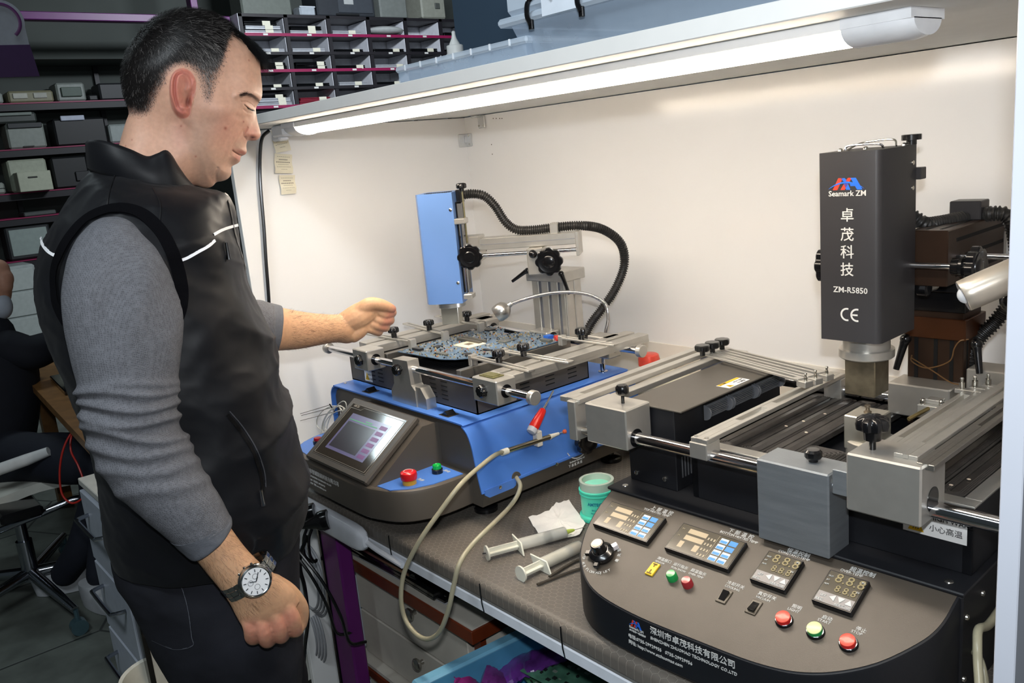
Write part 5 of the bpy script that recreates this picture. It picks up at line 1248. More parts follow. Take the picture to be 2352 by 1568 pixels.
# clear storage boxes on the shelf
M_tub = mat('frosted_clear_plastic', 'c9dcf0', .18, alpha=.34, coat=.3, var=.03); M_lid = mat('frosted_lid', 'd8e6f4', .2, alpha=.62, coat=.3, var=.03)
t = thing('storage_box', 'flat clear plastic box with lid lying on the overhead shelf', 'storage box', (-1.1, 1.0, 1.621))
fx0 = on(910, 190, 1, .83)[0]
def shell(a, b, th=.002, top=False):
    (x0_, y0_, z0_), (x1_, y1_, z1_) = a, b
    m = MB().box((x0_, y0_, z0_), (x1_, y1_, z0_+th)).box((x0_, y0_, z0_), (x1_, y0_+th, z1_)).box((x0_, y1_-th, z0_), (x1_, y1_, z1_)).box((x0_, y0_+th, z0_), (x0_+th, y1_-th, z1_)).box((x1_-th, y0_+th, z0_), (x1_, y1_-th, z1_))
    if top: m.box((x0_, y0_, z1_-th), (x1_, y1_, z1_))
    return m
build('tub', shell((fx0+.004, .834, 1.6212), (-.935, 1.10, 1.644)), M_tub, t, world=True)
build('lid', MB().box((fx0, .83, 1.642), (-.93, 1.105, 1.652), ch=.003), M_lid, t, world=True)
mb = MB()
for i in range(7): mb.box((fx0+.03+i*.045, .829, 1.643), (fx0+.033+i*.045, .8305, 1.652))
build('lid_ribs', mb, mat('rib_white', 'eef4fa', .3), t, world=True)
for k in range(3): build('partition', MB().box((fx0+.06+k*.08, .84, 1.6235), (fx0+.062+k*.08, 1.09, 1.641)), M_tub, t, world=True)
t = thing('storage_box', 'big clear plastic lidded box with black clips standing on the overhead shelf', 'storage box', (-.6, 1.0, 1.621))
bx0 = on(1190, 110, 1, .84)[0]
build('tub', MB().loft([[(bx0+.010, .85, 1.6212), (-.50, .85, 1.6212), (-.50, 1.22, 1.6212), (bx0+.010, 1.22, 1.6212)], [(bx0-.004, .835, 1.668), (-.49, .835, 1.668), (-.49, 1.235, 1.668), (bx0-.004, 1.235, 1.668)]], cap=True), M_tub, t, world=True)
build('lid', MB().box((bx0-.022, .822, 1.668), (-.475, 1.25, 1.680), ch=.004).box((bx0-.012, .83, 1.680), (-.485, 1.24, 1.75), ch=.008), M_lid, t, world=True)
for px in (1232, 1352):
    p = on(px, 22, 1, .82); build('clip', MB().tube(crv([(p[0]-.012, .818, 1.662), (p[0]-.015, .816, 1.675), (p[0]-.010, .817, 1.692), (p[0]+.02, .817, 1.697), (p[0]+.032, .818, 1.688)]), .0035, 8).box((p[0]-.016, .817, 1.655), (p[0]-.008, .822, 1.668), ch=.001), M_black, t, world=True, label='black lid clip')
build('lid_label', MB().box((on(1245, 30, 1, .82)[0], .8195, 1.668), (on(1325, 30, 1, .82)[0], .8215, 1.690)), mat('pale_patch', 'dfe8f2', .3), t, world=True)
# bottle with nozzle behind the flat box
p = on(1045, 112, 1, 1.2)
t = thing('nozzle_bottle', 'white bottle with ribbed cap and cone nozzle behind the flat clear box', 'bottle', (p[0], 1.2, 1.6215))
build('bottle', MB().lathe((p[0], 1.2, 1.6215), Z3, [(0, .028), (.004, .03), (.085, .03), (.098, .017)], 30), mat('bottle_white', 'e4e6e4', .35), t, world=True)
build('cap', MB().lathe((p[0], 1.2, p[2]-.012), Z3, [(0, .0185), (.018, .0185), (.0195, .017)], 48, sq=lobes(24, .03)), mat('bottle_white', 'e4e6e4'), t, world=True, label='ribbed white cap')
build('nozzle', MB().lathe((p[0], 1.2, p[2]+.0055), Z3, [(0, .0135), (.006, .011), (.016, .006), (.024, .0042), (.030, .0042), (.032, .002)], 24), mat('bottle_white', 'e4e6e4'), t, world=True, label='white cone nozzle')
# jug between the machines
jy = 1.425; p = on(1490, 815, 1, jy); jx = p[0]
t = thing('plastic_jug', 'translucent plastic jug with red screw cap standing between the two machines', 'jug', (jx+.05, jy, .8))
M_jug = mat('jug_translucent', 'd8d2be', .3, var=.03)
def rr(cx, cy, sx, sy, z, r=.03, n=6):
    P_ = []
    for (x, y, s0) in ((cx+sx-r, cy+sy-r, 0), (cx-sx+r, cy+sy-r, 1), (cx-sx+r, cy-sy+r, 2), (cx+sx-r, cy-sy+r, 3)):
        for q in range(n): a = (s0+q/(n-1))*PI/2; P_.append((x+r*math.cos(a), y+r*math.sin(a), z))
    return P_
zc = p[2]-.035
JR = [rr(jx+.05, jy, .105, .05, .8005), rr(jx+.05, jy, .11, .055, .81), rr(jx+.05, jy, .11, .055, zc-.035), rr(jx+.04, jy, .095, .05, zc-.015), rr(jx+.01, jy, .045, .035, zc, .02), rr(jx, jy, .021, .021, zc+.006, .02), rr(jx, jy, .021, .021, zc+.016, .02)]
build('jug_body', MB().loft(JR), M_jug, t, world=True)
build('cap', MB().lathe((jx, jy, zc+.012), Z3, [(0, .0245), (.014, .0248), (.024, .0225), (.0265, .018), (.027, .003)], 40, sq=lobes(20, .03)), mat('cap_red', 'd8201c', .3, coat=.3), t, world=True, label='red screw cap')
build('label', MB().box((jx-.02, jy-.0562, .83), (jx+.14, jy-.0548, .94)), mat('jug_label', 'd9cfae', .5), t, world=True)
p2 = on(1556, 826, 1, 1.44)
single('small_cap', MB().lathe((jx+.125, 1.44, zc-.035), Z3, [(0, .020), (.004, .021), (.018, .021), (.022, .017)], 28), mat('cap_pink', 'c9766a', .4), 'faded pinkish cap lying behind the red capped jug', 'cap')
# green flux jar
jc = on(1376, 1187, 2, .8001)
t = thing('flux_jar', 'mint green plastic jar with clear rim beside the black machine', 'jar', jc)
M_mint = mat('mint_plastic', '4fd0b0', .3, var=.05)
build('jar_body', MB().lathe(jc, Z3, [(0, .0335), (.002, .036), (.010, .036), (.012, .0315), (.050, .0325), (.052, .0345), (.054, .0345), (.055, .033), (.057, .033), (.058, .0350), (.061, .0350), (.062, .0335)], 44), M_mint, t, world=True)
build('jar_rim', MB().lathe(jc+Z3*.061, Z3, [(0, .0325), (.014, .0328), (.0145, .0332), (.017, .0332), (.0175, .0305), (.017, .0275), (.006, .0265), (.005, .002)], 44), mat('clear_rim', 'c5cfc0', .25, alpha=.75), t, world=True, label='translucent rim')
build('flux', MB().lathe(jc+Z3*.062, Z3, [(0, .026), (.005, .026), (.006, .02)], 32), mat('flux_mint', '86d8bd', .4), t, world=True)
jm = text_mb('AMTECH', .0085, (0, 0, 0), X3, Y3, bold=.0002, ext=.0002); j2 = text_mb('RMA-223-UV', .004, (.008, -.010, 0), X3, Y3, ext=.0002); j3 = text_mb('NC-559-ASM', .0038, (.006, -.016, 0), X3, Y3, ext=.0002)
jm = merge(jm, j2, j3); a0 = math.atan2(CP[1]-jc[1], CP[0]-jc[0])
jm.v = [tuple(jc+A_([math.cos(a0+(x-.021)/.0326)*(.0326+z), math.sin(a0+(x-.021)/.0326)*(.0326+z), .036+y])) for x, y, z in jm.v]
build('label_print', jm, mat('teal_ink', '0d6f86', .5), t, world=True)
# tissue
tq = [on(p, q, 2, .801) for p, q in ((1214, 1192), (1262, 1176), (1278, 1158), (1307, 1152), (1345, 1205), (1332, 1232), (1290, 1240), (1240, 1234))]
cx = sum(tq)/len(tq); V = [cx+Z3*.006]; F = []
rg = []
for k in range(1, 6):
    for i in range(40):
        f_ = i/40*len(tq); a = tq[int(f_)]; b = tq[(int(f_)+1) % len(tq)]; q = a+(b-a)*(f_-int(f_)); q = cx+(q-cx)*k/5
        V.append(q+Z3*(.002+.004*abs(math.sin(q[0]*95+q[1]*60))*(1-.3*k/5)+.001*math.sin(i*2.1)))
for i in range(40):
    F.append((0, 1+i, 1+(i+1) % 40))
    for k in range(4): F.append((1+k*40+i, 1+(k+1)*40+i, 1+(k+1)*40+(i+1) % 40, 1+k*40+(i+1) % 40))
V2 = [v-Z3*.0006 for v in V]; single('tissue', MB().add(V, F).add(V2, F), mat('tissue_white', 'ece7df', .85, bump=.4, bs=250), 'crumpled white paper tissue lying on the bench mat by the syringes', 'tissue', smooth=60)
# syringes
M_syr = mat('syringe_clear', 'd9d8ce', .2, alpha=.55, coat=.3); M_syrw = mat('syringe_milky', 'dcdacb', .35)
def syringe(tip, end, split, r, lab, fill, tag_, needle):
    a = A_(tip); b = A_(end); d = (b-a)/np.linalg.norm(b-a); L = np.linalg.norm(b-a); t = thing('syringe', lab, 'syringe', (a+b)/2, 0, 'syringes on the bench mat')
    P = lambda s_: a+d*L*s_
    n0 = .12 if needle else .02
    build('barrel', MB().lathe(P(n0), d, [(0, .003), (.002, r*.9), (.004, r), (L*(split-n0)-.001, r), (L*(split-n0), r*.9)], 26), M_syr, t, world=True)
    up = np.cross(d, Z3); up /= np.linalg.norm(up); w2 = np.cross(up, d)
    build('finger_flange', MB().obox(P(split), (d, w2*.9+up*.4, up), (.0015, r*1.15, r*2.0), ch=.0012), M_syrw, t, world=True)
    build('plunger_rod', MB().obox(P((split+1)/2), (d, Z3, up), (L*(1-split)/2, r*.75, .0012)).obox(P((split+1)/2), (d, Z3, up), (L*(1-split)/2, .0012, r*.75)), M_syrw, t, world=True)
    build('thumb_disc', MB().lathe(P(1)-d*.002, d, [(0, r*1.25), (.003, r*1.25)], 26), M_syrw, t, world=True)
    build('stopper', MB().lathe(P(fill), d, [(0, r*.93), (.010, r*.93)], 24), M_black if tag_ else mat('stopper_dark', '3a3c36', .4), t, world=True)
    build('contents', MB().lathe(P(n0)+d*.004, d, [(0, r*.88), (L*(fill-n0)-.005, r*.88)], 24), mat('flux_' + ('a' if tag_ else 'b'), 'd9d4c8' if tag_ else 'a98a4e', .4), t, world=True)
    if not tag_: build('contents_rear', MB().lathe(P(fill)+d*.010, d, [(0, r*.85), (L*(split-fill)-.012, r*.85)], 24), mat('flux_c', 'b5ae92', .4), t, world=True)
    mk = MB()
    for i in range(12):
        q = P(n0+.2+(split-n0-.25)*i/12)+w2*r*1.01+up*0; q = P(n0+.2+(split-n0-.25)*i/12); aa = []
        for k in range(6): an = .2+k*.12; aa.append(q+(w2*math.cos(an)+up*-math.sin(an)*-1)*r*1.015)
        mk.ribbon(aa, w2, .0005)
    build('graduations', mk, mat('graduation_ink', '55544c', .5), t, world=True)
    if needle:
        build('needle_hub', MB().lathe(P(.12), -d, [(0, .0045), (.010, .0035), (.016, .002)], 16), mat('hub_green', 'b9c957', .35), t, world=True)
        build('needle', MB().tube([P(.05), P(-.10)], .0006, 6), M_chrome, t, world=True)
    return t
s1a = on(1325, 1215, 2, .8125); s1b = on(1118, 1270, 2, .8125)
ts = syringe(s1a, s1b, .66, .0108, 'clear syringe with white contents pointing at the tissue', .30, True, True)
a_ = on(1108, 1272, 2, .8125); build('rod_end', MB().tube([s1b, a_], .0028, 10), M_chrome, ts, world=True, label='bare metal rod end')
s2a = on(1336, 1252, 2, .8120); s2b = on(1196, 1318, 2, .8120)
syringe(s2a, s2b, .68, .0112, 'yellowish syringe beside the tweezers, nearest the bench edge', .20, False, False)
# tweezers
t = thing('tweezers', 'dark steel tweezers lying open on the mat beside the yellowish syringe', 'tweezers', on(1290, 1320, 2, .801))
for q in (((1234, 1342), (1285, 1322), (1330, 1306), (1372, 1296)), ((1262, 1324), (1300, 1300), (1330, 1285), (1365, 1280))):
    P = crv([on(*p, 2, .8035) for p in q], 6); build('arm', MB().tube(P, [.0032]*len(P), 8, flat=Z3, fl=.5), mat('tweezer_steel', '5b564e', .3, .8), t, world=True)

# ================================================================== THE WORKSHOP BEHIND
# pigeonholes with laptops
YC = [3.377+.4316*i for i in range(7)]; ZR = [2.855, 2.705, 2.544, 2.393, 2.236, 2.079, 1.925, 1.77, 1.61]
t = thing('pigeonhole_unit', 'black framed pigeonhole shelf full of laptops at the far wall', 'shelf unit', (-7.7, 4.67, 0))
mb = MB()
for y in YC: mb.box((-7.86, y-.018, 1.2), (-7.5, y+.018, 2.87))
mb.box((-7.86, YC[0]-.018, 2.845), (-7.5, YC[-1]+.018, 2.872)).box((-7.86, YC[0]-.018, 1.2), (-7.5, YC[-1]+.018, 1.25))
build('frame', mb, M_dark, t, world=True)
build('lining', MB().box((-7.88, YC[0], 1.22), (-7.865, YC[-1], 2.86)), mat('lining_white', 'e6e8f0', .5), t, world=True)
mb = MB()
for y in YC[:-1]: mb.box((-7.855, y+.4316-.0215, 1.25), (-7.52, y+.4316-.018, 2.84))
build('cell_sides', mb, mat('lining_white', 'c9ccd4'), t, world=True)
build('unit_side', MB().box((-7.86, YC[0]-.022, 1.2), (-7.5, YC[0]-.018, 2.87)), mat('lining_white', 'c9ccd4'), t, world=True)
for r in range(1, 9):
    build('shelf_board', MB().box((-7.86, YC[0], ZR[r]-.012), (-7.502, YC[-1], ZR[r])), M_dark, t, world=True)
    l = build('shelf_lip', MB().box((-7.503, YC[0]+.018, ZR[r]-.022), (-7.495, YC[-1]-.018, ZR[r]+.004)), M_magenta if r % 2 else M_dark, t, world=True)
    for c_ in range(6):
        z = build('shelf_tag', MB().box((-7.494, YC[c_]+.19, ZR[r]-.017), (-7.4925, YC[c_]+.235, ZR[r]-.001)), mat('tag_white', 'd4d4d0', .6), t, world=True); z.parent = l
M_ls = mat('laptop_silver', 'b9bcc2', .35, .4)
def laptop(y0, z0, w_, h_, m, lab, tagx=.75, tilt=0, depth=.24):
    t = thing('laptop', lab, 'laptop', (-7.62, y0+w_/2, z0), tilt, 'laptops in the pigeonholes')
    build('base', MB().box((-.12, -w_/2, 0), (.12, w_/2, h_*.55), ch=.004), m, t); build('lid', MB().box((-.12, -w_/2, h_*.6), (.12, w_/2, h_), ch=.004), m, t)
    build('paper_tag', MB().box((.118, w_*(tagx-.5), -.002), (.123, w_*(tagx-.5)+.075, h_*.95+.004)), mat('tag_cream', 'd5d2c0', .6), t)
ordn = ['first', 'second', 'third', 'fourth', 'fifth', 'sixth']
for r, row in enumerate(([(1, 3), (1, 2), (1, 1), (9, 1), (0, 0), (0, 1)], [(1, 1), (1, 1), (0, 1), (0, 1), (0, 1), (0, 1)], [(0, 2), (0, 2), (0, 1), (1, 1), (0, 1), (0, 1)], [(0, 1), (0, 1), (1, 1), (0, 1), (0, 0), (0, 0)], [(1, 3), (3, 2), (0, 0), (0, 0), (0, 0), (0, 0)])):
    for c_, (kind_, n_) in enumerate(row):
        if kind_ == 9:
            y0 = YC[c_]+.03
            mb = MB().sph((-7.58, y0+.20, ZR[r+1]+.05), (.13, .21, .045), 24, 10); single('bubble_wrap_parcel', mb, mat('bubble_wrap', 'a9adac', .3, bump=1, bs=60), 'laptop in bubble wrap bulging from the top row of pigeonholes', 'parcel'); continue
        for k in range(n_):
            h_ = .026+.004*((r+c_+k) % 3); z0 = ZR[r+1]+.0015+k*.034
            m = M_ls if (kind_ == 1 and k != n_-1) or (kind_ == 1 and n_ == 1) else (mat('laptop_red', '7a2433', .35) if kind_ == 3 else M_lap)
            nm_ = 'silver' if m is M_ls else ('dark red' if kind_ == 3 else 'black')
            laptop(YC[c_]+.03+.01*(k % 2), z0, .35-.02*((c_+k) % 3), h_, m, '%s laptop%s in the %s column of the %s pigeonhole row' % (nm_, ('', ' second up', ' third up')[k] if n_ > 1 else '', ordn[c_], ordn[r]), .55+.2*((c_*3+r) % 3)/3, (c_-r) % 3-1)
# machines on top of the pigeonholes
def bgbox(nm, lab, cat, y0, y1, z0, z1, x0, dep, col, parts=(), grp=None, rough=.5, parent=None):
    t = thing(nm, lab, cat, (x0-dep/2, (y0+y1)/2, z0), 0, grp)
    build('body', MB().box((x0-dep, y0, z0), (x0, y1, z1), ch=min(.015, (z1-z0)*.2)), mat('bg_'+col, col, rough, var=.08), t, world=True)
    for (pn_, a, b, c_, d, e, cl) in parts:
        w_ = y1-y0; h_ = z1-z0
        build(pn_, MB().box((x0-.01, y0+a*w_, z0+c_*h_), (x0+e, y0+b*w_, z0+d*h_), ch=.004), mat('bg_'+cl, cl, .5), t, world=True)
    return t
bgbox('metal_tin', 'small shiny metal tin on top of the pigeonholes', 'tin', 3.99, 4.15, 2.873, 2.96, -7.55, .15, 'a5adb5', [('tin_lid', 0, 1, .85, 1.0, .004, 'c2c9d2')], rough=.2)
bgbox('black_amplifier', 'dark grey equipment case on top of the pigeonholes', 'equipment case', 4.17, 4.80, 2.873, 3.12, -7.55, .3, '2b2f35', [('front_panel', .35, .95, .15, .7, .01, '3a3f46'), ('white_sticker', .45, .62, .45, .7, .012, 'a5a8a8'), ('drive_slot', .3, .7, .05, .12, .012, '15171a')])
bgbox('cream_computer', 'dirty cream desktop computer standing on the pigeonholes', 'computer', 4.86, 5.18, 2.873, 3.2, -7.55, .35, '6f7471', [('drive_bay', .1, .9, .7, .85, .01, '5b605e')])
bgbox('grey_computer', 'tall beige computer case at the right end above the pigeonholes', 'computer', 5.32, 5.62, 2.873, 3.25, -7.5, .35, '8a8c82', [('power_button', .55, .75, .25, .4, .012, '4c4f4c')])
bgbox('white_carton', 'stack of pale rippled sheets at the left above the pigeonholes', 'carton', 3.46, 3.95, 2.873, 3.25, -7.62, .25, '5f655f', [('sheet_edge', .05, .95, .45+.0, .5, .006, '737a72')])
# long wall rack
t = thing('wall_rack', 'long dark wall rack with magenta shelf edges behind the man', 'rack', (-8.75, 1, 0))
zs = [2.272, 1.885, 1.515, 1.30, .93, .50]
for k, z in enumerate(zs):
    b_ = build('shelf_board', MB().box((-8.945, -1.5, z-.06), (-8.6, 3.28, z-.004)), M_dark, t, world=True)
    z_ = build('shelf_edge', MB().box((-8.945, -1.5, z-.004), (-8.592, 3.28, z+.006)), M_magenta, t, world=True); z_.parent = b_
for y in (-.6, .6, 1.64, 2.5, 3.25): build('upright', MB().box((-8.946, y-.02, 0), (-8.90, y+.02, 2.75)), M_dark, t, world=True)
struct('trim_8', MB().box((-8.95, -3, 2.62), (-8.45, 7.8, 3.5)), M_bgwall)
single('purple_beam', MB().box((-7.7, -2, 2.80), (-7.6, 3.33, 2.86), ch=.005), M_purple, 'purple painted steel beam running below the ceiling', 'beam')
single('purple_post', MB().box((-7.7, 3.0, 2.862), (-7.6, 3.06, 3.495), ch=.004), M_purple, 'short purple post rising from the beam behind the man\'s head', 'post')
XF = -8.62
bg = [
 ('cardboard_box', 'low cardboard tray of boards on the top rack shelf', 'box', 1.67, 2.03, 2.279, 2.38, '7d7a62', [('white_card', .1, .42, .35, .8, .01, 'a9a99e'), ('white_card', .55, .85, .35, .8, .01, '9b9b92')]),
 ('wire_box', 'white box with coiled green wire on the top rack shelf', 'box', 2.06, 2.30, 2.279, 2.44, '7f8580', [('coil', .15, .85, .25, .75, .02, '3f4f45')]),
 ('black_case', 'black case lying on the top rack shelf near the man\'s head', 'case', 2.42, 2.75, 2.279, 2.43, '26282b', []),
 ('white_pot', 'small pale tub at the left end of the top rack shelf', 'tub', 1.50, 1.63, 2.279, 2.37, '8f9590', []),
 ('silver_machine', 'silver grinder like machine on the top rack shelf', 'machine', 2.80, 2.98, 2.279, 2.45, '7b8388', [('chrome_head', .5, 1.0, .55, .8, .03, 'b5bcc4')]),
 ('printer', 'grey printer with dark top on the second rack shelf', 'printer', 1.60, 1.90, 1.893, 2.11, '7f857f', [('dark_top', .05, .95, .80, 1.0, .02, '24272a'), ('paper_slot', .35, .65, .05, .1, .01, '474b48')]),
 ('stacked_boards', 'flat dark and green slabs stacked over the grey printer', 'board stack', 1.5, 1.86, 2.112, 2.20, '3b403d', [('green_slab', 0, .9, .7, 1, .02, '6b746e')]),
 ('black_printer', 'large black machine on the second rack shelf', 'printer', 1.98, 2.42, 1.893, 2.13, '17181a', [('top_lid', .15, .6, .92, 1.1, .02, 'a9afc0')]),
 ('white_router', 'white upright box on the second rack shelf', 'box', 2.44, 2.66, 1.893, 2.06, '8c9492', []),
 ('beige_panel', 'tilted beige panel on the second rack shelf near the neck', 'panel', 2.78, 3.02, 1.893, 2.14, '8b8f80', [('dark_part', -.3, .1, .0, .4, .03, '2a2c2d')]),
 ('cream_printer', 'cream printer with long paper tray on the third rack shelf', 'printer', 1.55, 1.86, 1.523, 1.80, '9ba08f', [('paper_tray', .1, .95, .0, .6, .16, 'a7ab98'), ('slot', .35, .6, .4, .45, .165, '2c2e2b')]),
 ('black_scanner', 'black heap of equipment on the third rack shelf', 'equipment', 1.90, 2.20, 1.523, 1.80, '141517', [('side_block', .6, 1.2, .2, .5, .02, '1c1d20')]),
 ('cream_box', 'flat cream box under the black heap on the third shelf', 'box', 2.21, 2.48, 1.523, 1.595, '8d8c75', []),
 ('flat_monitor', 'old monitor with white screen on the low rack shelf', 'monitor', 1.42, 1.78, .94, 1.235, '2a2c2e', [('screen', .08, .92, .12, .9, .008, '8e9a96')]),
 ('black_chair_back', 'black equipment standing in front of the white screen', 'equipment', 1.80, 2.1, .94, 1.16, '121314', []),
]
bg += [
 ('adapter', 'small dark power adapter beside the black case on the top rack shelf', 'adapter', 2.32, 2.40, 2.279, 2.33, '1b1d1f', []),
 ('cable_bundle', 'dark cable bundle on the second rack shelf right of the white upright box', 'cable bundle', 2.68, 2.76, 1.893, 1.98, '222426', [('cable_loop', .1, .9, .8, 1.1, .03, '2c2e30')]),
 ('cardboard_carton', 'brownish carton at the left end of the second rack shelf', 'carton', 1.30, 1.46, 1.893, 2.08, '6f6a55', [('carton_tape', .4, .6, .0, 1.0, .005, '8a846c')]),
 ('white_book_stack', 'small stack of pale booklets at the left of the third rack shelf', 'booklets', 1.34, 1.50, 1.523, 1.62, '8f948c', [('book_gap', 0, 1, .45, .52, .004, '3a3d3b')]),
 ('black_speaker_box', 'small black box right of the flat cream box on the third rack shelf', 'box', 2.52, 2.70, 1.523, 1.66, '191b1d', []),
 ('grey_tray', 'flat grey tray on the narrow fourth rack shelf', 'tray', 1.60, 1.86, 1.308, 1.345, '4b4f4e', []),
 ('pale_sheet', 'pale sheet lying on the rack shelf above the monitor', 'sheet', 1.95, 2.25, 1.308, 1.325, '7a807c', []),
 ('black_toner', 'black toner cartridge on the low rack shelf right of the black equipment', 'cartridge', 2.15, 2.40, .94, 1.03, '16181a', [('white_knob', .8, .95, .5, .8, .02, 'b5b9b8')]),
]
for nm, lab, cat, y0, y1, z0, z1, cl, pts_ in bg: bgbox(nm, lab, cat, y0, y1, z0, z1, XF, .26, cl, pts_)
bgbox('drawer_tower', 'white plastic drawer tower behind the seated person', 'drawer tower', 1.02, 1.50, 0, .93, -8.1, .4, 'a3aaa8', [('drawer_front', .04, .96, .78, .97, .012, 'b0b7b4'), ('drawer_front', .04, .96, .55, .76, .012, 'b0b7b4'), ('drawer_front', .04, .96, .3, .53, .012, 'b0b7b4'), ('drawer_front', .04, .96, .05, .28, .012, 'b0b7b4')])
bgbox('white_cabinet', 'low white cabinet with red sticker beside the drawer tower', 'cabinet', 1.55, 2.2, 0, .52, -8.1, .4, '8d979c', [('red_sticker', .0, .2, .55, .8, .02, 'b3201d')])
# hanging sign, mascot left out
sc_ = at(18, 70, 4.0); t = thing('hanging_sign', 'white rounded sign with purple ring and purple foot at the top left', 'sign', sc_)
rx, uy = A_([.16, .98, 0])/np.linalg.norm([.16, .98]), Z3; nrm_ = np.cross(rx, uy)
c = at(2, 50, 4.0)
P = [c+rx*.10*math.cos(a)+uy*(.10*math.sin(a)) for a in np.linspace(-.9, PI+.9, 30)]
P = [c+rx*.098*math.cos(a)+uy*.098*math.sin(a) for a in np.linspace(-.25, PI+.25, 26)]+[c-rx*.11-uy*.105, c+rx*.098-uy*.105]
build('sign_board', MB().prism(P, nrm_*.006), mat('sign_white', '9fa3ad', .5), t, world=True)
rg = MB().tube([c+rx*.078*math.cos(a)+uy*.078*math.sin(a)+nrm_*.009 for a in np.linspace(-.9, PI+.9, 34)], .008, 6, flat=nrm_, fl=.3); build('purple_ring', rg, M_purple, t, world=True)
build('sign_foot', MB().prism([c-rx*.12-uy*.105, c+rx*.10-uy*.105, c+rx*.115-uy*.25, c-rx*.12-uy*.25], nrm_*.008), mat('sign_purple', '3c1550', .6), t, world=True)
build('hanger', MB().tube([c+uy*.09, A_([c[0], c[1], 3.5])], .003, 6), M_dark, t, world=True)

# desk, laptop and things on it
M_wood = mat('desk_wood', '8a6238', .4, var=.2, vs=20)
t = thing('wooden_desk', 'wooden desk with cluttered top where the seated person works', 'desk', (-3.5, 1.1, 0))
dk = [(-4.6, .655), (-2.63, .54), (-2.60, 1.5), (-4.6, 1.5)]
build('desk_top', MB().prism([(x, y, .72) for x, y in dk], (0, 0, .03)), M_wood, t, world=True)
for x, y in ((-2.72, .62), (-4.5, .75), (-2.72, 1.4), (-4.5, 1.4)): build('leg', MB().box((x-.03, y-.03, 0), (x+.03, y+.03, .72)), M_wood, t, world=True)
build('modesty_panel', MB().box((-4.4, 1.0, .2), (-2.75, 1.02, .719)), M_wood, t, world=True)
t = thing('laptop', 'open black laptop base on the wooden desk in front of the seated person', 'laptop', (-3.66, .80, .7505), -4)
build('base', MB().box((-.19, -.13, 0), (.17, .12, .018), ch=.003), M_lap, t); build('keyboard', MB().box((-.15, -.06, .018), (.13, .10, .0195)), mat('keys_black', '1b1c1e', .5), t)
single('magenta_folder', MB().box((-3.30, .68, .7505), (-3.08, .86, .756), ch=.001), mat('folder_magenta', '8f3f80', .4), 'magenta folder on the desk beside the laptop', 'folder')
single('black_tablet', MB().box((-3.08, .66, .757), (-2.85, .84, .767), ch=.002), M_lap, 'black slab lying on the desk corner nearest the man', 'tablet')
pr_ = [at(x, y, d_) for x, y, d_ in ((187, 972, 3.0), (160, 1000, 2.98), (143, 1040, 2.97), (137, 1090, 2.97), (143, 1135, 2.97), (165, 1155, 2.97), (190, 1142, 2.97), (193, 1110, 2.97), (180, 1070, 2.98), (163, 1035, 3.0), (165, 1000, 3.02), (185, 975, 3.06))]
single('red_cable', MB().tube(crv(pr_), .0035, 8), mat('red_cable', 'b5261c', .4), 'red cable looping down from the edge of the wooden desk', 'cable')
# office chair
M_chr = mat('chair_chrome', 'a9adb5', .15, 1); hb = A_([-3.50, .42, .09])
t = thing('office_chair', 'white office chair with chrome star base in the background', 'chair', (-3.50, .42, 0))
for k in range(5):
    a = math.radians(8+72*k); e = hb+A_([math.cos(a), math.sin(a), 0])*.40; 
    build('base_arm', MB().tube([hb+Z3*.03, hb*.4+e*.6+Z3*.012, e], [.022, .018, .013], 12), M_chr, t, world=True)
    cs = build('caster', MB().cyl(e+A_([-.018, 0, -.062]), e+A_([.018, 0, -.062]), .028, n=20).cyl(e+Z3*.0, e-Z3*.04, .008, n=10), mat('caster_teal', '4f6a72', .25, .4), t, world=True)
build('gas_column', MB().cyl(hb, hb+Z3*.16, .028, n=20).cyl(hb+Z3*.15, hb+Z3*.30, .02, n=20), M_chr, t, world=True)
mech = MB().box(hb+A_([-.12, -.07, .27]), hb+A_([.12, .07, .31]), ch=.01); build('mechanism', mech, M_black, t, world=True)
sh = lambda px, py, d_: at(px, py, d_)
seat = [sh(-60, 1180, 3.15), sh(0, 1165, 3.15), sh(90, 1130, 3.2), sh(190, 1108, 3.25)]
mb = MB(); S1 = crv(seat, 4); off = A_([-.42, .05, 0.0]); rings = []
build('seat', MB().loft([[p+Z3*.0, p+Z3*.035, p+Z3*.045+off*.5, p+Z3*.035+off, p+off, p-Z3*.005+off*.5] for p in S1]), mat('chair_leather', 'c9c9c0', .5), t, world=True)
build('side_frame', MB().tube(crv([sh(-60, 1245, 3.12), sh(0, 1217, 3.12), sh(90, 1180, 3.15), sh(165, 1148, 3.2), sh(192, 1140, 3.22), sh(190, 1100, 3.22), sh(178, 1062, 3.2), sh(155, 1043, 3.18), sh(110, 1040, 3.14)]), .014, 12), M_chr, t, world=True)
build('armrest', MB().tube([sh(-60, 1100, 3.08), sh(0, 1077, 3.1), sh(60, 1056, 3.11), sh(112, 1036, 3.12)], [.022, .022, .022, .017], 14), mat('armrest_white', 'dadcdc', .35), t, world=True, label='white padded armrest')
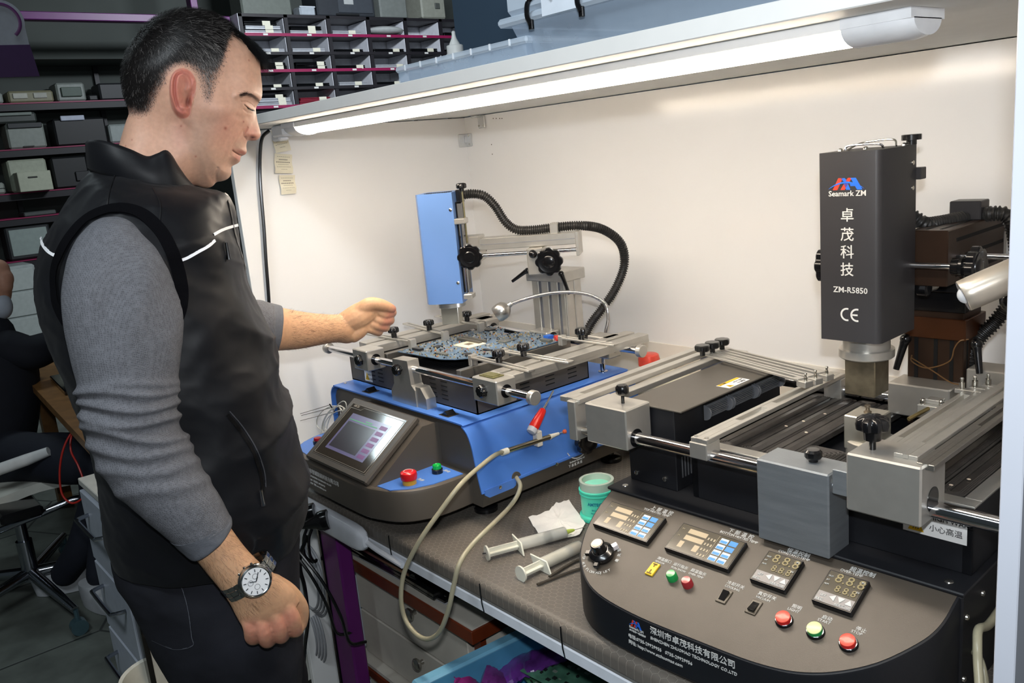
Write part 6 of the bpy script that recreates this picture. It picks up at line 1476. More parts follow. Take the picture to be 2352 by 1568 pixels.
# low white drawer cabinet behind the man
M_wc = mat('white_lacquer', 'b9c0cc', .35)
t = thing('white_drawer_cabinet', 'white three drawer cabinet with chrome bar handles behind the man', 'drawer cabinet', (-2.37, .73, 0))
build('carcass', MB().box((-2.56, .482, .02), (-2.2, .98, .69), ch=.002), mat('white_side', 'd5d4cc', .4), t, world=True)
build('edge_strip', MB().box((-2.235, .470, .02), (-2.198, .483, .695)), M_black, t, world=True)
build('top_board', MB().box((-2.57, .47, .69), (-2.195, .99, .71), ch=.002), mat('white_side', 'd5d4cc'), t, world=True)
for k, (za, zb) in enumerate(((.475, .68), (.265, .465), (.03, .255))):
    d = build('drawer', MB().box((-2.555, .465, za), (-2.238, .482, zb), ch=.002), M_wc, t, world=True)
    zc = zb-.06; h = build('handle', MB().tube(crv([(-2.50, .465, zc), (-2.49, .435, zc), (-2.47, .43, zc), (-2.32, .43, zc), (-2.30, .435, zc), (-2.29, .465, zc)], 4), .006, 8), M_chr, t, world=True, label='chrome bar handle'); h.parent = d
# white bin
bc = A_([-2.0, .42, 0.0]); q = on(375, 1545, 2, .28); bc = A_([q[0], q[1], 0])
t = thing('waste_bin', 'white plastic waste bin at the man\'s feet', 'bin', bc)
build('bin_body', MB().lathe(bc, Z3, [(0, .075), (.005, .08), (.275, .103), (.28, .108), (.284, .106), (.28, .098), (.02, .076), (.018, .005)], 40), mat('bin_white', 'dedccf', .4), t, world=True)
# mains boxes under the far desk
single('purple_floor_box', MB().box((-4.2, 1.15, 0), (-3.2, 1.25, .16), ch=.01), M_purple, 'purple strip at floor level under the wooden desk', 'strip')
# ================================================================== THE MAN
from mathutils import noise as mnoise
hs = A_([.948, -.318, 0.]); hs /= np.linalg.norm(hs)      # towards his right side
hf = A_([.318, .948, 0.]); hf /= np.linalg.norm(hf)       # the way he faces
HC = at(445, 235, 1.19)
def onside(px, py, off=0.0, base=HC):
    """point on the plane parallel to his profile, 'off' metres to his right"""
    d = ray(px, py); P0_ = base+hs*off; t = (hs@(P0_-CP))/(hs@d); return CP+d*t
def px4(x, y): return 200+x/3.564, 20+y/3.564
MAN = thing('person', 'man in black sleeveless vest and grey sweater standing at the bench, reaching towards the blue machine', 'person', (-1.27, .33, 0))
setp(MAN, 'man in black vest and grey sweater standing beside the bench with a steel wristwatch')
# ---- head as a side-on relief with real width on both sides
BD = [(1412, 400), (1414, 440), (1418, 490), (1420, 540), (1427, 600), (1432, 660), (1432, 705), (1424, 742), (1404, 772), (1387, 800), (1381, 830), (1386, 870), (1394, 915), (1404, 955), (1415, 992), (1421, 1022), (1416, 1048), (1402, 1067), (1380, 1078), (1352, 1080), (1328, 1078), (1311, 1086), (1304, 1106), (1303, 1135), (1306, 1157), (1304, 1178), (1293, 1193), (1274, 1202), (1259, 1211), (1254, 1230), (1249, 1249), (1234, 1264), (1211, 1276), (1190, 1287), (1180, 1302), (1181, 1326), (1180, 1350), (1169, 1373), (1150, 1392), (1125, 1405), (1095, 1413), (1068, 1417), (1050, 1427), (1034, 1446), (1006, 1462), (972, 1468), (932, 1460), (888, 1448), (835, 1462), (780, 1520), (700, 1570), (560, 1590), (420, 1550), (300, 1430), (225, 1270), (262, 1120), (292, 1010), (322, 915), (340, 865), (334, 815), (318, 765), (303, 715), (290, 655), (280, 590), (280, 530), (292, 472), (310, 420), (338, 362), (368, 312), (416, 245), (464, 182), (522, 130), (580, 88), (648, 58), (724, 38), (800, 30), (880, 34), (958, 48), (1036, 75), (1106, 110), (1176, 156), (1245, 202), (1312, 250), (1366, 305), (1398, 350)]
BD = A_(BD, float); n0 = len(BD)
def cr_closed(P, k):
    out = []; n = len(P)
    for i in range(n):
        a, b, c, d = P[i-1], P[i], P[(i+1) % n], P[(i+2) % n]
        for q in range(k):
            t = q/k; out.append(.5*(2*b+(c-a)*t+(2*a-5*b+4*c-d)*t*t+(3*b-a-3*c+d)*t**3))
    return A_(out)
BS = cr_closed(BD, 8); CE = A_([900., 700.])
ang = np.unwrap(np.arctan2(BS[:, 1]-CE[1], BS[:, 0]-CE[0])); 
rad = np.hypot(BS[:, 0]-CE[0], BS[:, 1]-CE[1])
NT, NRD = 620, 190
# keep boundary samples denser where the face is
w_ = 1+1.6*((BS[:, 0] > 1000) & (BS[:, 1] > 650) & (BS[:, 1] < 1480)); seg = np.hypot(*(np.roll(BS, -1, 0)-BS).T)*w_; cum = np.concatenate([[0], np.cumsum(seg)])
tt = np.linspace(0, cum[-1], NT, endpoint=False); BP = A_([[np.interp(t, cum, np.append(BS[:, k], BS[0, k])) for k in (0, 1)] for t in tt])
def tps(pts, vals):
    P = A_(pts, float)/500; n = len(P); D = np.hypot(P[:, None, 0]-P[None, :, 0], P[:, None, 1]-P[None, :, 1])
    K = np.where(D > 0, D**2*np.log(D+1e-12), 0)+np.eye(n)*.003; Pm = np.c_[np.ones(n), P]
    Amat = np.block([[K, Pm], [Pm.T, np.zeros((3, 3))]]); sol = np.linalg.solve(Amat, np.concatenate([A_(vals, float), [0, 0, 0]]))
    def f(x, y):
        X = np.stack([x, y], -1)/500; o = sol[n]+sol[n+1]*X[..., 0]+sol[n+2]*X[..., 1]
        for i in range(n):
            d = np.hypot(X[..., 0]-P[i, 0], X[..., 1]-P[i, 1]); o = o+sol[i]*np.where(d > 0, d*d*np.log(d+1e-12), 0)
        return o
    return f
WM = [((650, 450), 79), ((650, 250), 74), ((450, 350), 72), ((850, 200), 72), ((1000, 350), 72), ((1200, 350), 62), ((400, 600), 68), ((450, 800), 56), ((500, 1000), 54), ((450, 1250), 62), ((700, 1350), 62), ((650, 800), 70), ((700, 650), 78), ((900, 600), 75), ((1050, 600), 71), ((1200, 560), 64), ((1330, 560), 56), ((1380, 660), 50), ((1150, 720), 67), ((1250, 760), 58), ((1330, 760), 46), ((1390, 740), 30), ((1100, 860), 68), ((1200, 870), 58), ((1270, 860), 47), ((1330, 860), 31), ((1370, 850), 14), ((1290, 930), 36), ((1340, 930), 19), ((1380, 940), 12), ((1350, 1030), 20), ((1395, 1020), 14), ((1300, 1040), 24), ((1240, 980), 40), ((1180, 1000), 51), ((1240, 1080), 33), ((1290, 1130), 22), ((1290, 1180), 19), ((1190, 1170), 32), ((1230, 1240), 22), ((1170, 1280), 28), ((1150, 1350), 24), ((1080, 1360), 36), ((1100, 1220), 44), ((1050, 1080), 58), ((980, 960), 66), ((850, 1000), 67), ((900, 1150), 62), ((980, 1280), 50), ((950, 1420), 38), ((800, 1250), 60), ((700, 1100), 60), ((600, 1500), 60)]
fW = tps([a for a, _ in WM], [b for _, b in WM])
RM = [((650, 300), 330), ((1000, 250), 300), ((400, 600), 280), ((1300, 450), 230), ((1380, 620), 150), ((1390, 760), 70), ((1380, 880), 55), ((1390, 1020), 60), ((1300, 1060), 60), ((1290, 1150), 80), ((1230, 1240), 85), ((1150, 1340), 130), ((1000, 1400), 170), ((700, 1400), 260), ((400, 1100), 230), ((900, 900), 330), ((1150, 1000), 160)]
fR = tps([a for a, _ in RM], [b for _, b in RM])
def segd(x, y, P):
    best = np.full(x.shape, 1e9); n = len(P)
    for i in range(n):
        a = P[i]; b = P[(i+1) % n]; ab = b-a; L = ab@ab
        t = np.clip(((x-a[0])*ab[0]+(y-a[1])*ab[1])/L, 0, 1); best = np.minimum(best, np.hypot(x-a[0]-t*ab[0], y-a[1]-t*ab[1]))
    return best
def inp(x, y, P):
    c = np.zeros(x.shape, bool); n = len(P)
    for i in range(n):
        x1, y1 = P[i]; x2, y2 = P[i-1]
        m = ((y1 > y) != (y2 > y)); c ^= m & (x < (x2-x1)*(y-y1)/((y2-y1) if y2 != y1 else 1e-9)+x1)
    return c
def line_d(x, y, pts):
    best = np.full(x.shape, 1e9)
    for a, b in zip(pts[:-1], pts[1:]):
        a = A_(a, float); b = A_(b, float); ab = b-a; t = np.clip(((x-a[0])*ab[0]+(y-a[1])*ab[1])/(ab@ab), 0, 1)
        best = np.minimum(best, np.hypot(x-a[0]-t*ab[0], y-a[1]-t*ab[1]))
    return best
ga = lambda x, y, cx, cy, sx, sy, th=0: np.exp(-.5*((((x-cx)*math.cos(th)+(y-cy)*math.sin(th))/sx)**2+((-(x-cx)*math.sin(th)+(y-cy)*math.cos(th))/sy)**2))
sst = lambda t: np.clip(t, 0, 1)**2*(3-2*np.clip(t, 0, 1))
EAR = cr_closed(A_([(722, 560), (770, 543), (822, 556), (858, 592), (878, 645), (876, 715), (856, 785), (842, 845), (836, 890), (812, 918), (772, 926), (737, 908), (706, 868), (683, 800), (672, 720), (677, 640), (694, 590)], float), 4)
HAIRP = A_([(1600, 520), (1420, 440), (1372, 432), (1330, 400), (1292, 372), (1280, 330), (1225, 268), (1180, 262), (1150, 310), (1135, 390), (1118, 470), (1090, 560), (1060, 640), (1032, 720), (1012, 790), (990, 822), (940, 800), (912, 730), (893, 660), (872, 600), (830, 548), (772, 528), (712, 545), (672, 600), (655, 660), (625, 700), (596, 750), (570, 820), (545, 872), (500, 905), (430, 915), (300, 890), (100, 880), (100, -200), (1600, -200)], float)
def hmap(x, y, ear=True):
    dB = segd(x, y, BS[::4]); R = np.clip(fR(x, y), 40, 360); t = np.clip(dB/R, 0, 1)
    h = np.clip(fW(x, y), 6, 90)*np.sqrt(np.clip(1-(1-t)**2, 0, 1))**.92
    e = np.clip(dB/30, 0, 1); g = 0*x
    g += 4.0*np.exp(-(line_d(x, y, [(1200, 745), (1260, 722), (1340, 728), (1410, 748)])/26)**2)
    g -= 5.0*ga(x, y, 1335, 800, 48, 26)
    g += 4.6*ga(x, y, 1302, 818, 44, 24, .25); g -= 1.6*np.exp(-(line_d(x, y, [(1236, 790), (1280, 786), (1330, 800), (1362, 812)])/6)**2)
    g -= 2.2*np.exp(-(line_d(x, y, [(1262, 812), (1290, 830), (1322, 840), (1352, 838)])/6)**2)
    g -= 1.0*np.exp(-(line_d(x, y, [(1260, 850), (1292, 868), (1330, 868)])/9)**2)
    g -= 1.3*np.exp(-(line_d(x, y, [(1200, 905), (1250, 915), (1290, 900)])/26)**2)
    g += 5.0*ga(x, y, 1316, 1040, 27, 27); g -= 3.6*np.exp(-(line_d(x, y, [(1300, 985), (1276, 1015), (1272, 1050), (1292, 1070)])/9)**2)
    g -= 6.0*ga(x, y, 1347, 1058, 18, 8, .15)
    g -= 1.8*np.exp(-(line_d(x, y, [(1262, 1010), (1215, 1080), (1178, 1140), (1160, 1200)])/13)**2)
    g += 2.2*ga(x, y, 1262, 1172, 34, 14, .25); g += 3.2*ga(x, y, 1226, 1232, 30, 20, .3)
    g -= 4.2*np.exp(-(line_d(x, y, [(1180, 1166), (1205, 1182), (1240, 1200), (1300, 1204)])/6)**2)
    g -= 2.2*ga(x, y, 1185, 1280, 26, 14, .4); g += 2.2*ga(x, y, 1135, 1350, 45, 40)
    g -= 2.0*np.exp(-(line_d(x, y, [(1052, 1418), (1046, 1360), (1060, 1310)])/12)**2)
    g -= 1.2*np.exp(-(line_d(x, y, [(1060, 1300), (1085, 1230), (1110, 1190)])/20)**2)
    g += 2.5*ga(x, y, 1100, 870, 110, 50, .2); g -= 3.0*ga(x, y, 1120, 600, 90, 90)
    g -= 5*np.exp(-(line_d(x, y, [(740, 960), (820, 1120), (900, 1300), (950, 1400)])/70)**2)*.5
    h = h+g*e
    if ear:
        ins = inp(x, y, EAR); dE = segd(x, y, EAR)*np.where(ins, 1, -1)
        back = np.clip((880-x)/200, 0, 1)
        L = (4+15*back)*sst((dE+4)/(18+50*(1-back)))
        L -= (4.8*back**.5)*np.exp(-((dE-38)/12)**2)*sst((890-y)/60)
        L += 1.6*np.exp(-((dE-62)/15)**2)*sst((850-y)/60)*back**.4
        L -= 13*ga(x, y, 806, 772, 33, 55, -.12); L -= 5*ga(x, y, 796, 655, 30, 42)
        L += 7*ga(x, y, 846, 800, 14, 30)+4*ga(x, y, 792, 846, 22, 14); L += 2.0*np.exp(-(line_d(x, y, [(806, 712), (840, 690), (862, 640)])/16)**2)
        h = h+np.where(dE > -6, L, 0)+0*h
    return h, dB
rho = 1-(1-np.linspace(0, 1, NRD+1))**1.75
gx = CE[0]+(BP[:, 0]-CE[0])[None, :]*rho[:, None]; gy = CE[1]+(BP[:, 1]-CE[1])[None, :]*rho[:, None]
gh, gd = hmap(gx, gy); gh[-1] = 0
# plane coordinates -> metres, via his profile plane
def plane_m(x, y):
    px, py = 200+x/3.564, 20+y/3.564
    d = CF[None, :]+CR[None, :]*((px-1176)/FPX)[..., None]-CU[None, :]*((py-784)/FPX)[..., None] if np.ndim(px) == 1 else CF+CR*((px-1176)/FPX)[..., None]-CU*((py-784)/FPX)[..., None]
    t = (hs@(HC-CP))/(d@hs); return CP+d*t[..., None]
GP = plane_m(gx, gy)
def to_world(P, h, side): return P+hs*(h/1000*side)[..., None]
def skin_col(x, y, dB):
    c0 = A_(lin('cda087')); col = np.broadcast_to(c0, x.shape+(3,)).copy()
    def mixc(c, m): 
        nonlocal col; m = np.clip(m, 0, 1)[..., None]; col = col*(1-m)+A_(lin(c))*m
    mixc('d88d7c', .30*ga(x, y, 1120, 1000, 120, 110)); mixc('d9aa90', .5*ga(x, y, 1230, 600, 140, 120))
    mixc('c97f70', .6*ga(x, y, 1350, 1030, 45, 45)); mixc('c28a78', .5*ga(x, y, 760, 1040, 50, 110))
    mixc('a98f7c', .40*np.exp(-(line_d(x, y, [(960, 900), (900, 1150), (1000, 1300), (1130, 1360), (1200, 1290)])/95)**2)*(x > 700)*sst((y-850)/120))
    mixc('b8a18c', .35*ga(x, y, 1250, 1120, 40, 30))
    ins = inp(x, y, EAR); dE = segd(x, y, EAR)*np.where(ins, 1, -1)
    mixc('cf7a6c', .75*sst((dE+4)/10)); mixc('b8625a', .4*np.exp(-((dE-40)/14)**2)*(dE > 0)); mixc('c4907a', .8*ga(x, y, 800, 740, 30, 60)); mixc('7a3f36', .8*ga(x, y, 818, 790, 12, 26))  # ear redness; the shade in the canal is painted dark
    mixc('b4635a', .75*ga(x, y, 1262, 1180, 36, 11, .3)+.7*ga(x, y, 1232, 1222, 30, 14, .35)); mixc('5e2c28', .9*np.exp(-(line_d(x, y, [(1182, 1168), (1205, 1182), (1240, 1199), (1296, 1204)])/3.6)**2))
    mixc('4a211d', .95*ga(x, y, 1347, 1058, 15, 6, .15))  # shade inside the nostril, painted into the skin colour
    mixc('7a5a4c', .75*np.exp(-(line_d(x, y, [(1232, 742), (1280, 728), (1340, 742), (1400, 762), (1415, 775)])/11)**2)); mixc('3c2a25', .8*np.exp(-(line_d(x, y, [(1266, 812), (1292, 828), (1325, 838), (1352, 836)])/3.5)**2))
    for (a, b, r) in ((764, 982, 5), (378, 1085, 4), (326, 1133, 4), (1112, 998, 9), (880, 1218, 5), (1300, 460, 5), (1262, 940, 5)): mixc('9a4f42', .8*ga(x, y, a, b, r, r))
    # scalp under the hair
    m = inp(x, y, HAIRP); dH = segd(x, y, HAIRP)*np.where(m, 1, -1)
    fade = sst((dH+8)/60); low = np.clip((y-430)/420, 0, 1)*(x > 300)
    fz = 1-.6*ga(x, y, 985, 620, 95, 120); mixc('6b5a57', fade*.5*fz); mixc('242122', sst((dH-14)/120)*fz)
    return col
gcol = skin_col(gx, gy, gd)
hV = []; hC = []; hF = []
nn_ = NT
for side in (1, -1):
    hV.append(to_world(GP, gh, side).reshape(-1, 3)); hC.append(gcol.reshape(-1, 3))
N1 = (NRD+1)*NT
def vid(i, j, s_): return (0 if (s_ == 0 or i == NRD) else N1)+i*NT+(j % NT)
for s_ in (0, 1):
    for i in range(1, NRD):
        for j in range(NT):
            q = (vid(i, j, s_), vid(i, j+1, s_), vid(i+1, j+1, s_), vid(i+1, j, s_)); hF.append(q if s_ == 0 else q[::-1])
    for j in range(NT):
        q = (vid(0, 0, s_), vid(1, j+1, s_), vid(1, j, s_)); hF.append(q if s_ == 0 else q[::-1])
headV = np.concatenate(hV); headC = np.concatenate(hC)

# ---- arms and hands: closed pieces fused by a voxel remesh
def chain(mb, pts, n=14):
    """round cone chain [(p, r), ...]"""
    P = [A_(p, float) for p, _ in pts]; R = [r for _, r in pts]
    C_ = crv([[*p, r] for p, r in zip(P, R)], 4)
    mb.tube([c[:3] for c in C_], [max(.001, c[3]) for c in C_], n)
    mb.sph(P[0], R[0]*.99, 12, 8); mb.sph(P[-1], R[-1]*.99, 12, 8)
def ringpx(a, b, off, dr, n=28, pw=2.0, base=HC):
    """ring whose silhouette goes through pixels a and b on the profile plane shifted by off; dr = half thickness across"""
    A = onside(*a, off, base); B = onside(*b, off, base); c = (A+B)/2; u = (A-B)/2
    out = []
    for k in range(n):
        t = 2*PI*k/n; ct, st = math.cos(t), math.sin(t); ct = math.copysign(abs(ct)**(2/pw), ct); st = math.copysign(abs(st)**(2/pw), st)
        out.append(c+u*ct+hs*dr*st)
    return out
def loftpx(tab, k=6, n=40, pw=2.0):
    rings = [A_(ringpx(a, b, o, d, n, pw)) for a, b, o, d in tab]; out = []
    R = [2*rings[0]-rings[1]]+rings+[2*rings[-1]-rings[-2]]
    for i in range(1, len(R)-2):
        for q in range(k):
            t = q/k; a, b, c, d = R[i-1:i+3]; out.append(.5*(2*b+(c-a)*t+(2*a-5*b+4*c-d)*t*t+(3*b-a-3*c+d)*t**3))
    out.append(R[-2]); return out
skin = MB()
# near (right) forearm and fist
oN = .135
skin.loft([r.tolist() for r in loftpx([((380, 1200), (440, 1100), .195, .034), ((425, 1262), (508, 1182), .197, .033), ((447, 1280), (531, 1214), .200, .031), ((476, 1316), (562, 1256), .203, .0285), ((507, 1354), (592, 1288), .205, .026), ((527, 1384), (622, 1312), .206, .0235), ((539, 1408), (648, 1330), .206, .021), ((551, 1430), (674, 1352), .205, .0195), ((562, 1446), (690, 1380), .203, .016)], 5, 32)])
S = lambda x, y, o: onside(x, y, o)
fing = [((556, 1400), (575, 1440), (579, 1464), (590, 1462), (598, 1448), .0098), ((584, 1394), (607, 1447), (612, 1470), (622, 1466), (628, 1448), .0106), ((614, 1380), (640, 1434), (644, 1460), (652, 1454), (654, 1436), .0108), ((642, 1362), (670, 1414), (678, 1446), (683, 1438), (676, 1420), .0106)]
for k, (m0, m1, p1, p2, p3, r) in enumerate(fing):
    o = .206+(-.001, .003, .003, 0)[k]
    chain(skin, [(S(*m0, o+.002), r*.72), (S(*m1, o+.0045), r*1.0), (S(*p1, o-.010), r*.97), (S(*p2, o-.033), r*.92), (S(*p3, o-.038), r*.85), (S(p3[0]-6, p3[1]-14, o-.030), r*.78)])
chain(skin, [(S(596, 1396, .192), .019), (S(630, 1392, .190), .02), (S(648, 1402, .186), .018)])
chain(skin, [(S(626, 1340, .198), .014), (S(662, 1362, .190), .0135), (S(689, 1396, .180), .0118), (S(688, 1432, .172), .0108), (S(674, 1450, .166), .0092)])
# far (left) forearm and hand
fo_ = -.33
skin.loft([r.tolist() for r in loftpx([((560, 700), (560, 812), -.30, .036), ((630, 704), (622, 806), -.325, .036), ((685, 714), (685, 801), -.35, .034), ((728, 720), (728, 793), -.37, .031), ((774, 722), (770, 786), -.39, .029), ((800, 716), (800, 788), -.40, .029), ((830, 700), (826, 776), -.408, .028), ((852, 700), (846, 762), -.412, .024)], 5, 32)])
G_ = lambda x, y, o: onside(x, y, o)
chain(skin, [(G_(795, 742, -.395), .024), (G_(822, 728, -.392), .027), (G_(848, 712, -.398), .024), (G_(862, 706, -.405), .020)])
chain(skin, [(G_(812, 770, -.388), .015), (G_(826, 758, -.388), .016), (G_(838, 742, -.39), .014)])
# thumb over the fist
chain(skin, [(G_(815, 722, -.388), .0155), (G_(846, 700, -.380), .0148), (G_(872, 699, -.378), .0125), (G_(893, 706, -.384), .0105), (G_(902, 709, -.392), .0078)])
# knuckles at the far side and fingers curling back towards us
for k, (kx, ky, mx_, my_, tx, ty, r) in enumerate(((872, 696, 902, 716, 884, 722, .0100), (868, 708, 897, 733, 876, 737, .0102), (860, 722, 887, 749, 864, 748, .0098), (852, 734, 872, 760, 850, 757, .0088))):
    chain(skin, [(G_(838+2*k, 705+8*k, -.425), r*1.1), (G_(kx+4, ky+2, -.430), r*1.12), (G_(mx_-3, my_, -.418), r*1.02), (G_(mx_-5, my_+2, -.400), r*.96), (G_(tx, ty, -.386), r*.90), (G_(tx-12, ty-3, -.385), r*.82)])
# neck root, shoulders, spine, pelvis inside the clothes
def W(f, s_, z, c=(-1.27, .33)): return A_([c[0], c[1], 0])+hf*f+hs*s_+Z3*z
nk = onside(*px4(560, 1300), 0)
core = onside(335, 600, 0)
chain(skin, [(nk, .055), (onside(320, 470, 0), .06), (core, .07), (onside(370, 850, 0), .07), (onside(450, 1180, 0), .07)])
chain(skin, [(core, .05), (onside(275, 600, .165), .035), (onside(285, 850, .185), .035), (onside(310, 1010, .185), .035), (onside(420, 1190, .195), .028)])
chain(skin, [(core, .05), (onside(350, 650, -.17), .035), (onside(420, 740, -.22), .035), (onside(560, 757, -.30), .030)])
ob = build('tmp', skin, M_black, None, world=True, loc=(0, 0, 0))
md = ob.modifiers.new('r', 'REMESH'); md.mode = 'VOXEL'; md.voxel_size = .0019
md2 = ob.modifiers.new('s', 'SMOOTH'); md2.factor = .5; md2.iterations = 4
me = bpy.data.meshes.new_from_object(ob.evaluated_get(bpy.context.evaluated_depsgraph_get()))
aV = np.zeros(len(me.vertices)*3); me.vertices.foreach_get('co', aV); aV = aV.reshape(-1, 3)
nl = len(me.loops); li = np.zeros(nl, int); me.loops.foreach_get('vertex_index', li); ls_ = np.zeros(len(me.polygons), int); me.polygons.foreach_get('loop_start', ls_); lt_ = np.zeros(len(me.polygons), int); me.polygons.foreach_get('loop_total', lt_)
aF = [tuple(li[a:a+b]) for a, b in zip(ls_, lt_)]
aN = np.zeros(len(me.vertices)*3); me.vertices.foreach_get('normal', aN); aN = aN.reshape(-1, 3)
bpy.data.objects.remove(ob)
# colours of arms: paler forearm, pinker knuckles
def kd(P, lst, s_): return sum(np.exp(-((P-q)**2).sum(1)/(2*s_*s_)) for q in lst)
aC = np.broadcast_to(A_(lin('c79c79')), aV.shape).copy()
kn = [S(m1[0], m1[1], .218) for _, m1, *_ in fing]+[S(p1[0], p1[1], .205) for _, _, p1, *_ in fing]+[G_(895, 716, -.39), G_(890, 735, -.39), G_(880, 748, -.39), G_(902, 709, -.392)]
m_ = np.clip(kd(aV, kn, .010), 0, 1)[:, None]*.55; aC = aC*(1-m_)+A_(lin('c9776a'))*m_
allV = np.concatenate([headV, aV]); allC = np.concatenate([headC, aC]); o_ = len(headV)
allF = hF+[tuple(int(i)+o_ for i in f) for f in aF]
me2 = bpy.data.meshes.new('body'); inv = A_(ROOTM[MAN.name].inverted()); allL = allV@inv[:3, :3].T+inv[:3, 3]
me2.from_pydata(allL.tolist(), [], allF); me2.validate(); me2.polygons.foreach_set('use_smooth', [True]*len(me2.polygons))
ca = me2.color_attributes.new('Col', 'FLOAT_COLOR', 'POINT'); ca.data.foreach_set('color', np.c_[allC, np.ones(len(allC))].ravel())
M_skin = mat('skin', 'cf9c86', .50, var=.07, vs=160, bump=.12, bs=1400, sss=.25, attr='Col')
me2.materials.append(M_skin); body = bpy.data.objects.new('body', me2); COL.objects.link(body); body.parent = MAN

# ---- hair: thousands of short strands
def strands(rx_, ry_, n_side, Ls, lean, wd, name, m, side=1, lift=.6, hk=1, jit=.35, cut=None):
    x = rx_; y = ry_; h, _ = hmap(x, y, False); e = 3.
    hx_, _ = hmap(x+e, y, False); hy_, _ = hmap(x, y+e, False)
    P = plane_m(x, y); Px = plane_m(x+e, y); Py = plane_m(x, y+e)
    P = to_world(P, h, side); tx = to_world(Px, hx_, side)-P; ty = to_world(Py, hy_, side)-P
    nrm = np.cross(tx, ty); nrm /= np.linalg.norm(nrm, axis=1)[:, None]+1e-12
    sg = np.sign(nrm@hs*side); nrm *= sg[:, None]
    lx, ly = lean(x, y); k = len(x); lx = lx+NR.normal(0, jit, k); ly = ly+NR.normal(0, jit, k); l = np.hypot(lx, ly)+1e-9; lx /= l; ly /= l
    fl_ = tx*lx[:, None]+ty*ly[:, None]; fl_ /= np.linalg.norm(fl_, axis=1)[:, None]+1e-12
    L = Ls(x, y)*(1+NR.uniform(-.35, .25, k)); wv = np.cross(fl_, nrm); V = np.zeros((k, 8, 3))
    for q in range(4):
        t = q/3; c = P+nrm*(L*lift*(t*(1-.45*t)))[:, None]+fl_*(L*t*(.35+.65*t))[:, None]-Z3*(L*.10*t*t)[:, None]
        ww = wd*(1-.75*t)
        V[:, 2*q] = c-wv*ww; V[:, 2*q+1] = c+wv*ww
    V = V.reshape(-1, 3); b = np.arange(k)*8
    F = np.concatenate([np.stack([b+2*q, b+2*q+1, b+2*q+3, b+2*q+2], 1) for q in range(3)])
    return V, F
def sample(n, poly, x0, x1, y0, y1, dens=None):
    X = NR.uniform(x0, x1, n*4); Y = NR.uniform(y0, y1, n*4); ok = inp(X, Y, poly) & inp(X, Y, BS[::4]); 
    if dens is not None: ok &= NR.uniform(0, 1, n*4) < dens(X, Y)
    return X[ok][:n], Y[ok][:n]
def dH(x, y): return segd(x, y, HAIRP)
def lean(x, y):
    cx, cy = 430, 260; a = x-cx; b = y-cy; r = np.hypot(a, b)+60
    top = np.clip((520-y)/350, 0, 1)
    return a/r*(.4+.9*top)+.15, b/r*.5+(1-top)*.75+.12
def Ls(x, y):
    top = np.clip((560-y)/420, 0, 1); d = dH(x, y); edge = np.clip(d/120, .25, 1)
    return (.0050+.0125*top)*edge
def hairmesh(name, sets, m, label=None):
    V = np.concatenate([s_[0] for s_ in sets]); F = []; o = 0
    for v, f in sets: F.append(f+o); o += len(v)
    F = np.concatenate(F); V = V@inv[:3, :3].T+inv[:3, 3]
    me = bpy.data.meshes.new(name); me.vertices.add(len(V)); me.vertices.foreach_set('co', V.ravel()); me.loops.add(F.size); me.loops.foreach_set('vertex_index', F.ravel().astype(np.int32))
    me.polygons.add(len(F)); me.polygons.foreach_set('loop_start', (np.arange(len(F))*4).astype(np.int32)); me.update(calc_edges=True); me.polygons.foreach_set('use_smooth', [True]*len(F)); me.materials.append(m)
    o = bpy.data.objects.new(name, me); COL.objects.link(o); o.parent = MAN; o['kind'] = 'stuff'
    if label: o['label'] = label
    return o
M_hair = mat('hair_black', '1b1817', .42, var=.3, vs=300); M_grey_h = mat('hair_grey', '8d8884', .45, var=.2, vs=300)
dk_d = lambda x, y: np.clip(dH(x, y)/110, .06, 1)*(1-.72*ga(x, y, 985, 620, 95, 120))*(1-.35*ga(x, y, 440, 780, 120, 90))
sets = []
for side, n_ in ((1, 30000), (-1, 9000)):
    X, Y = sample(n_, HAIRP, 250, 1430, 0, 920, dk_d); sets.append(strands(X, Y, 0, Ls, lean, .00019 if side > 0 else .0003, '', None, side))
# forelock over the forehead
X = NR.uniform(1170, 1405, 1500); Y = 150+(X-1170)*.62+NR.uniform(10, 130, 1500); ok = inp(X, Y, BS[::4]) & inp(X, Y, HAIRP); X, Y = X[ok], Y[ok]
for side in (1, -1): sets.append(strands(X, Y, 0, lambda x, y: .016+.010*np.clip((x-1200)/200, 0, 1), lambda x, y: (1.0+0*x, .75+0*x), .00026, '', None, side, lift=.18, jit=.22))
hairmesh('hair', sets, M_hair, 'short black hair')
# loose fringe hanging beyond the forehead
X = NR.uniform(1250, 1408, 900); Y = 225+(X-1250)*.80+NR.uniform(2, 90, 900); ok = inp(X, Y, BS[::4]); X, Y = X[ok], Y[ok]
sets2 = [strands(X, Y, 0, lambda x, y: .020+.012*np.clip((x-1280)/120, 0, 1), lambda x, y: (1.0+0*x, 1.0+0*x), .00024, '', None, sd_, lift=.42, jit=.30) for sd_ in (1, -1)]
hairmesh('fringe', sets2, M_hair, 'loose fringe over the forehead')
FRP = A_([(1190, 180), (1225, 262), (1280, 322), (1296, 366), (1332, 396), (1385, 425), (1418, 420), (1410, 330), (1320, 245), (1250, 190)], float)
X, Y = sample(4200, FRP, 1180, 1425, 170, 440)
hairmesh('fringe', [strands(X, Y, 0, lambda x, y: .012+.010*np.clip((x-1250)/140, 0, 1), lambda x, y: (1.0+0*x, .85+0*x), .00024, '', None, sd_, lift=.35, jit=.30) for sd_ in (1, -1)], M_hair)
sets = []
gd_ = lambda x, y: np.clip(.10+.9*ga(x, y, 1000, 560, 150, 170)+.35*ga(x, y, 1150, 330, 120, 100), 0, 1)*np.clip(dH(x, y)/60, .2, 1)
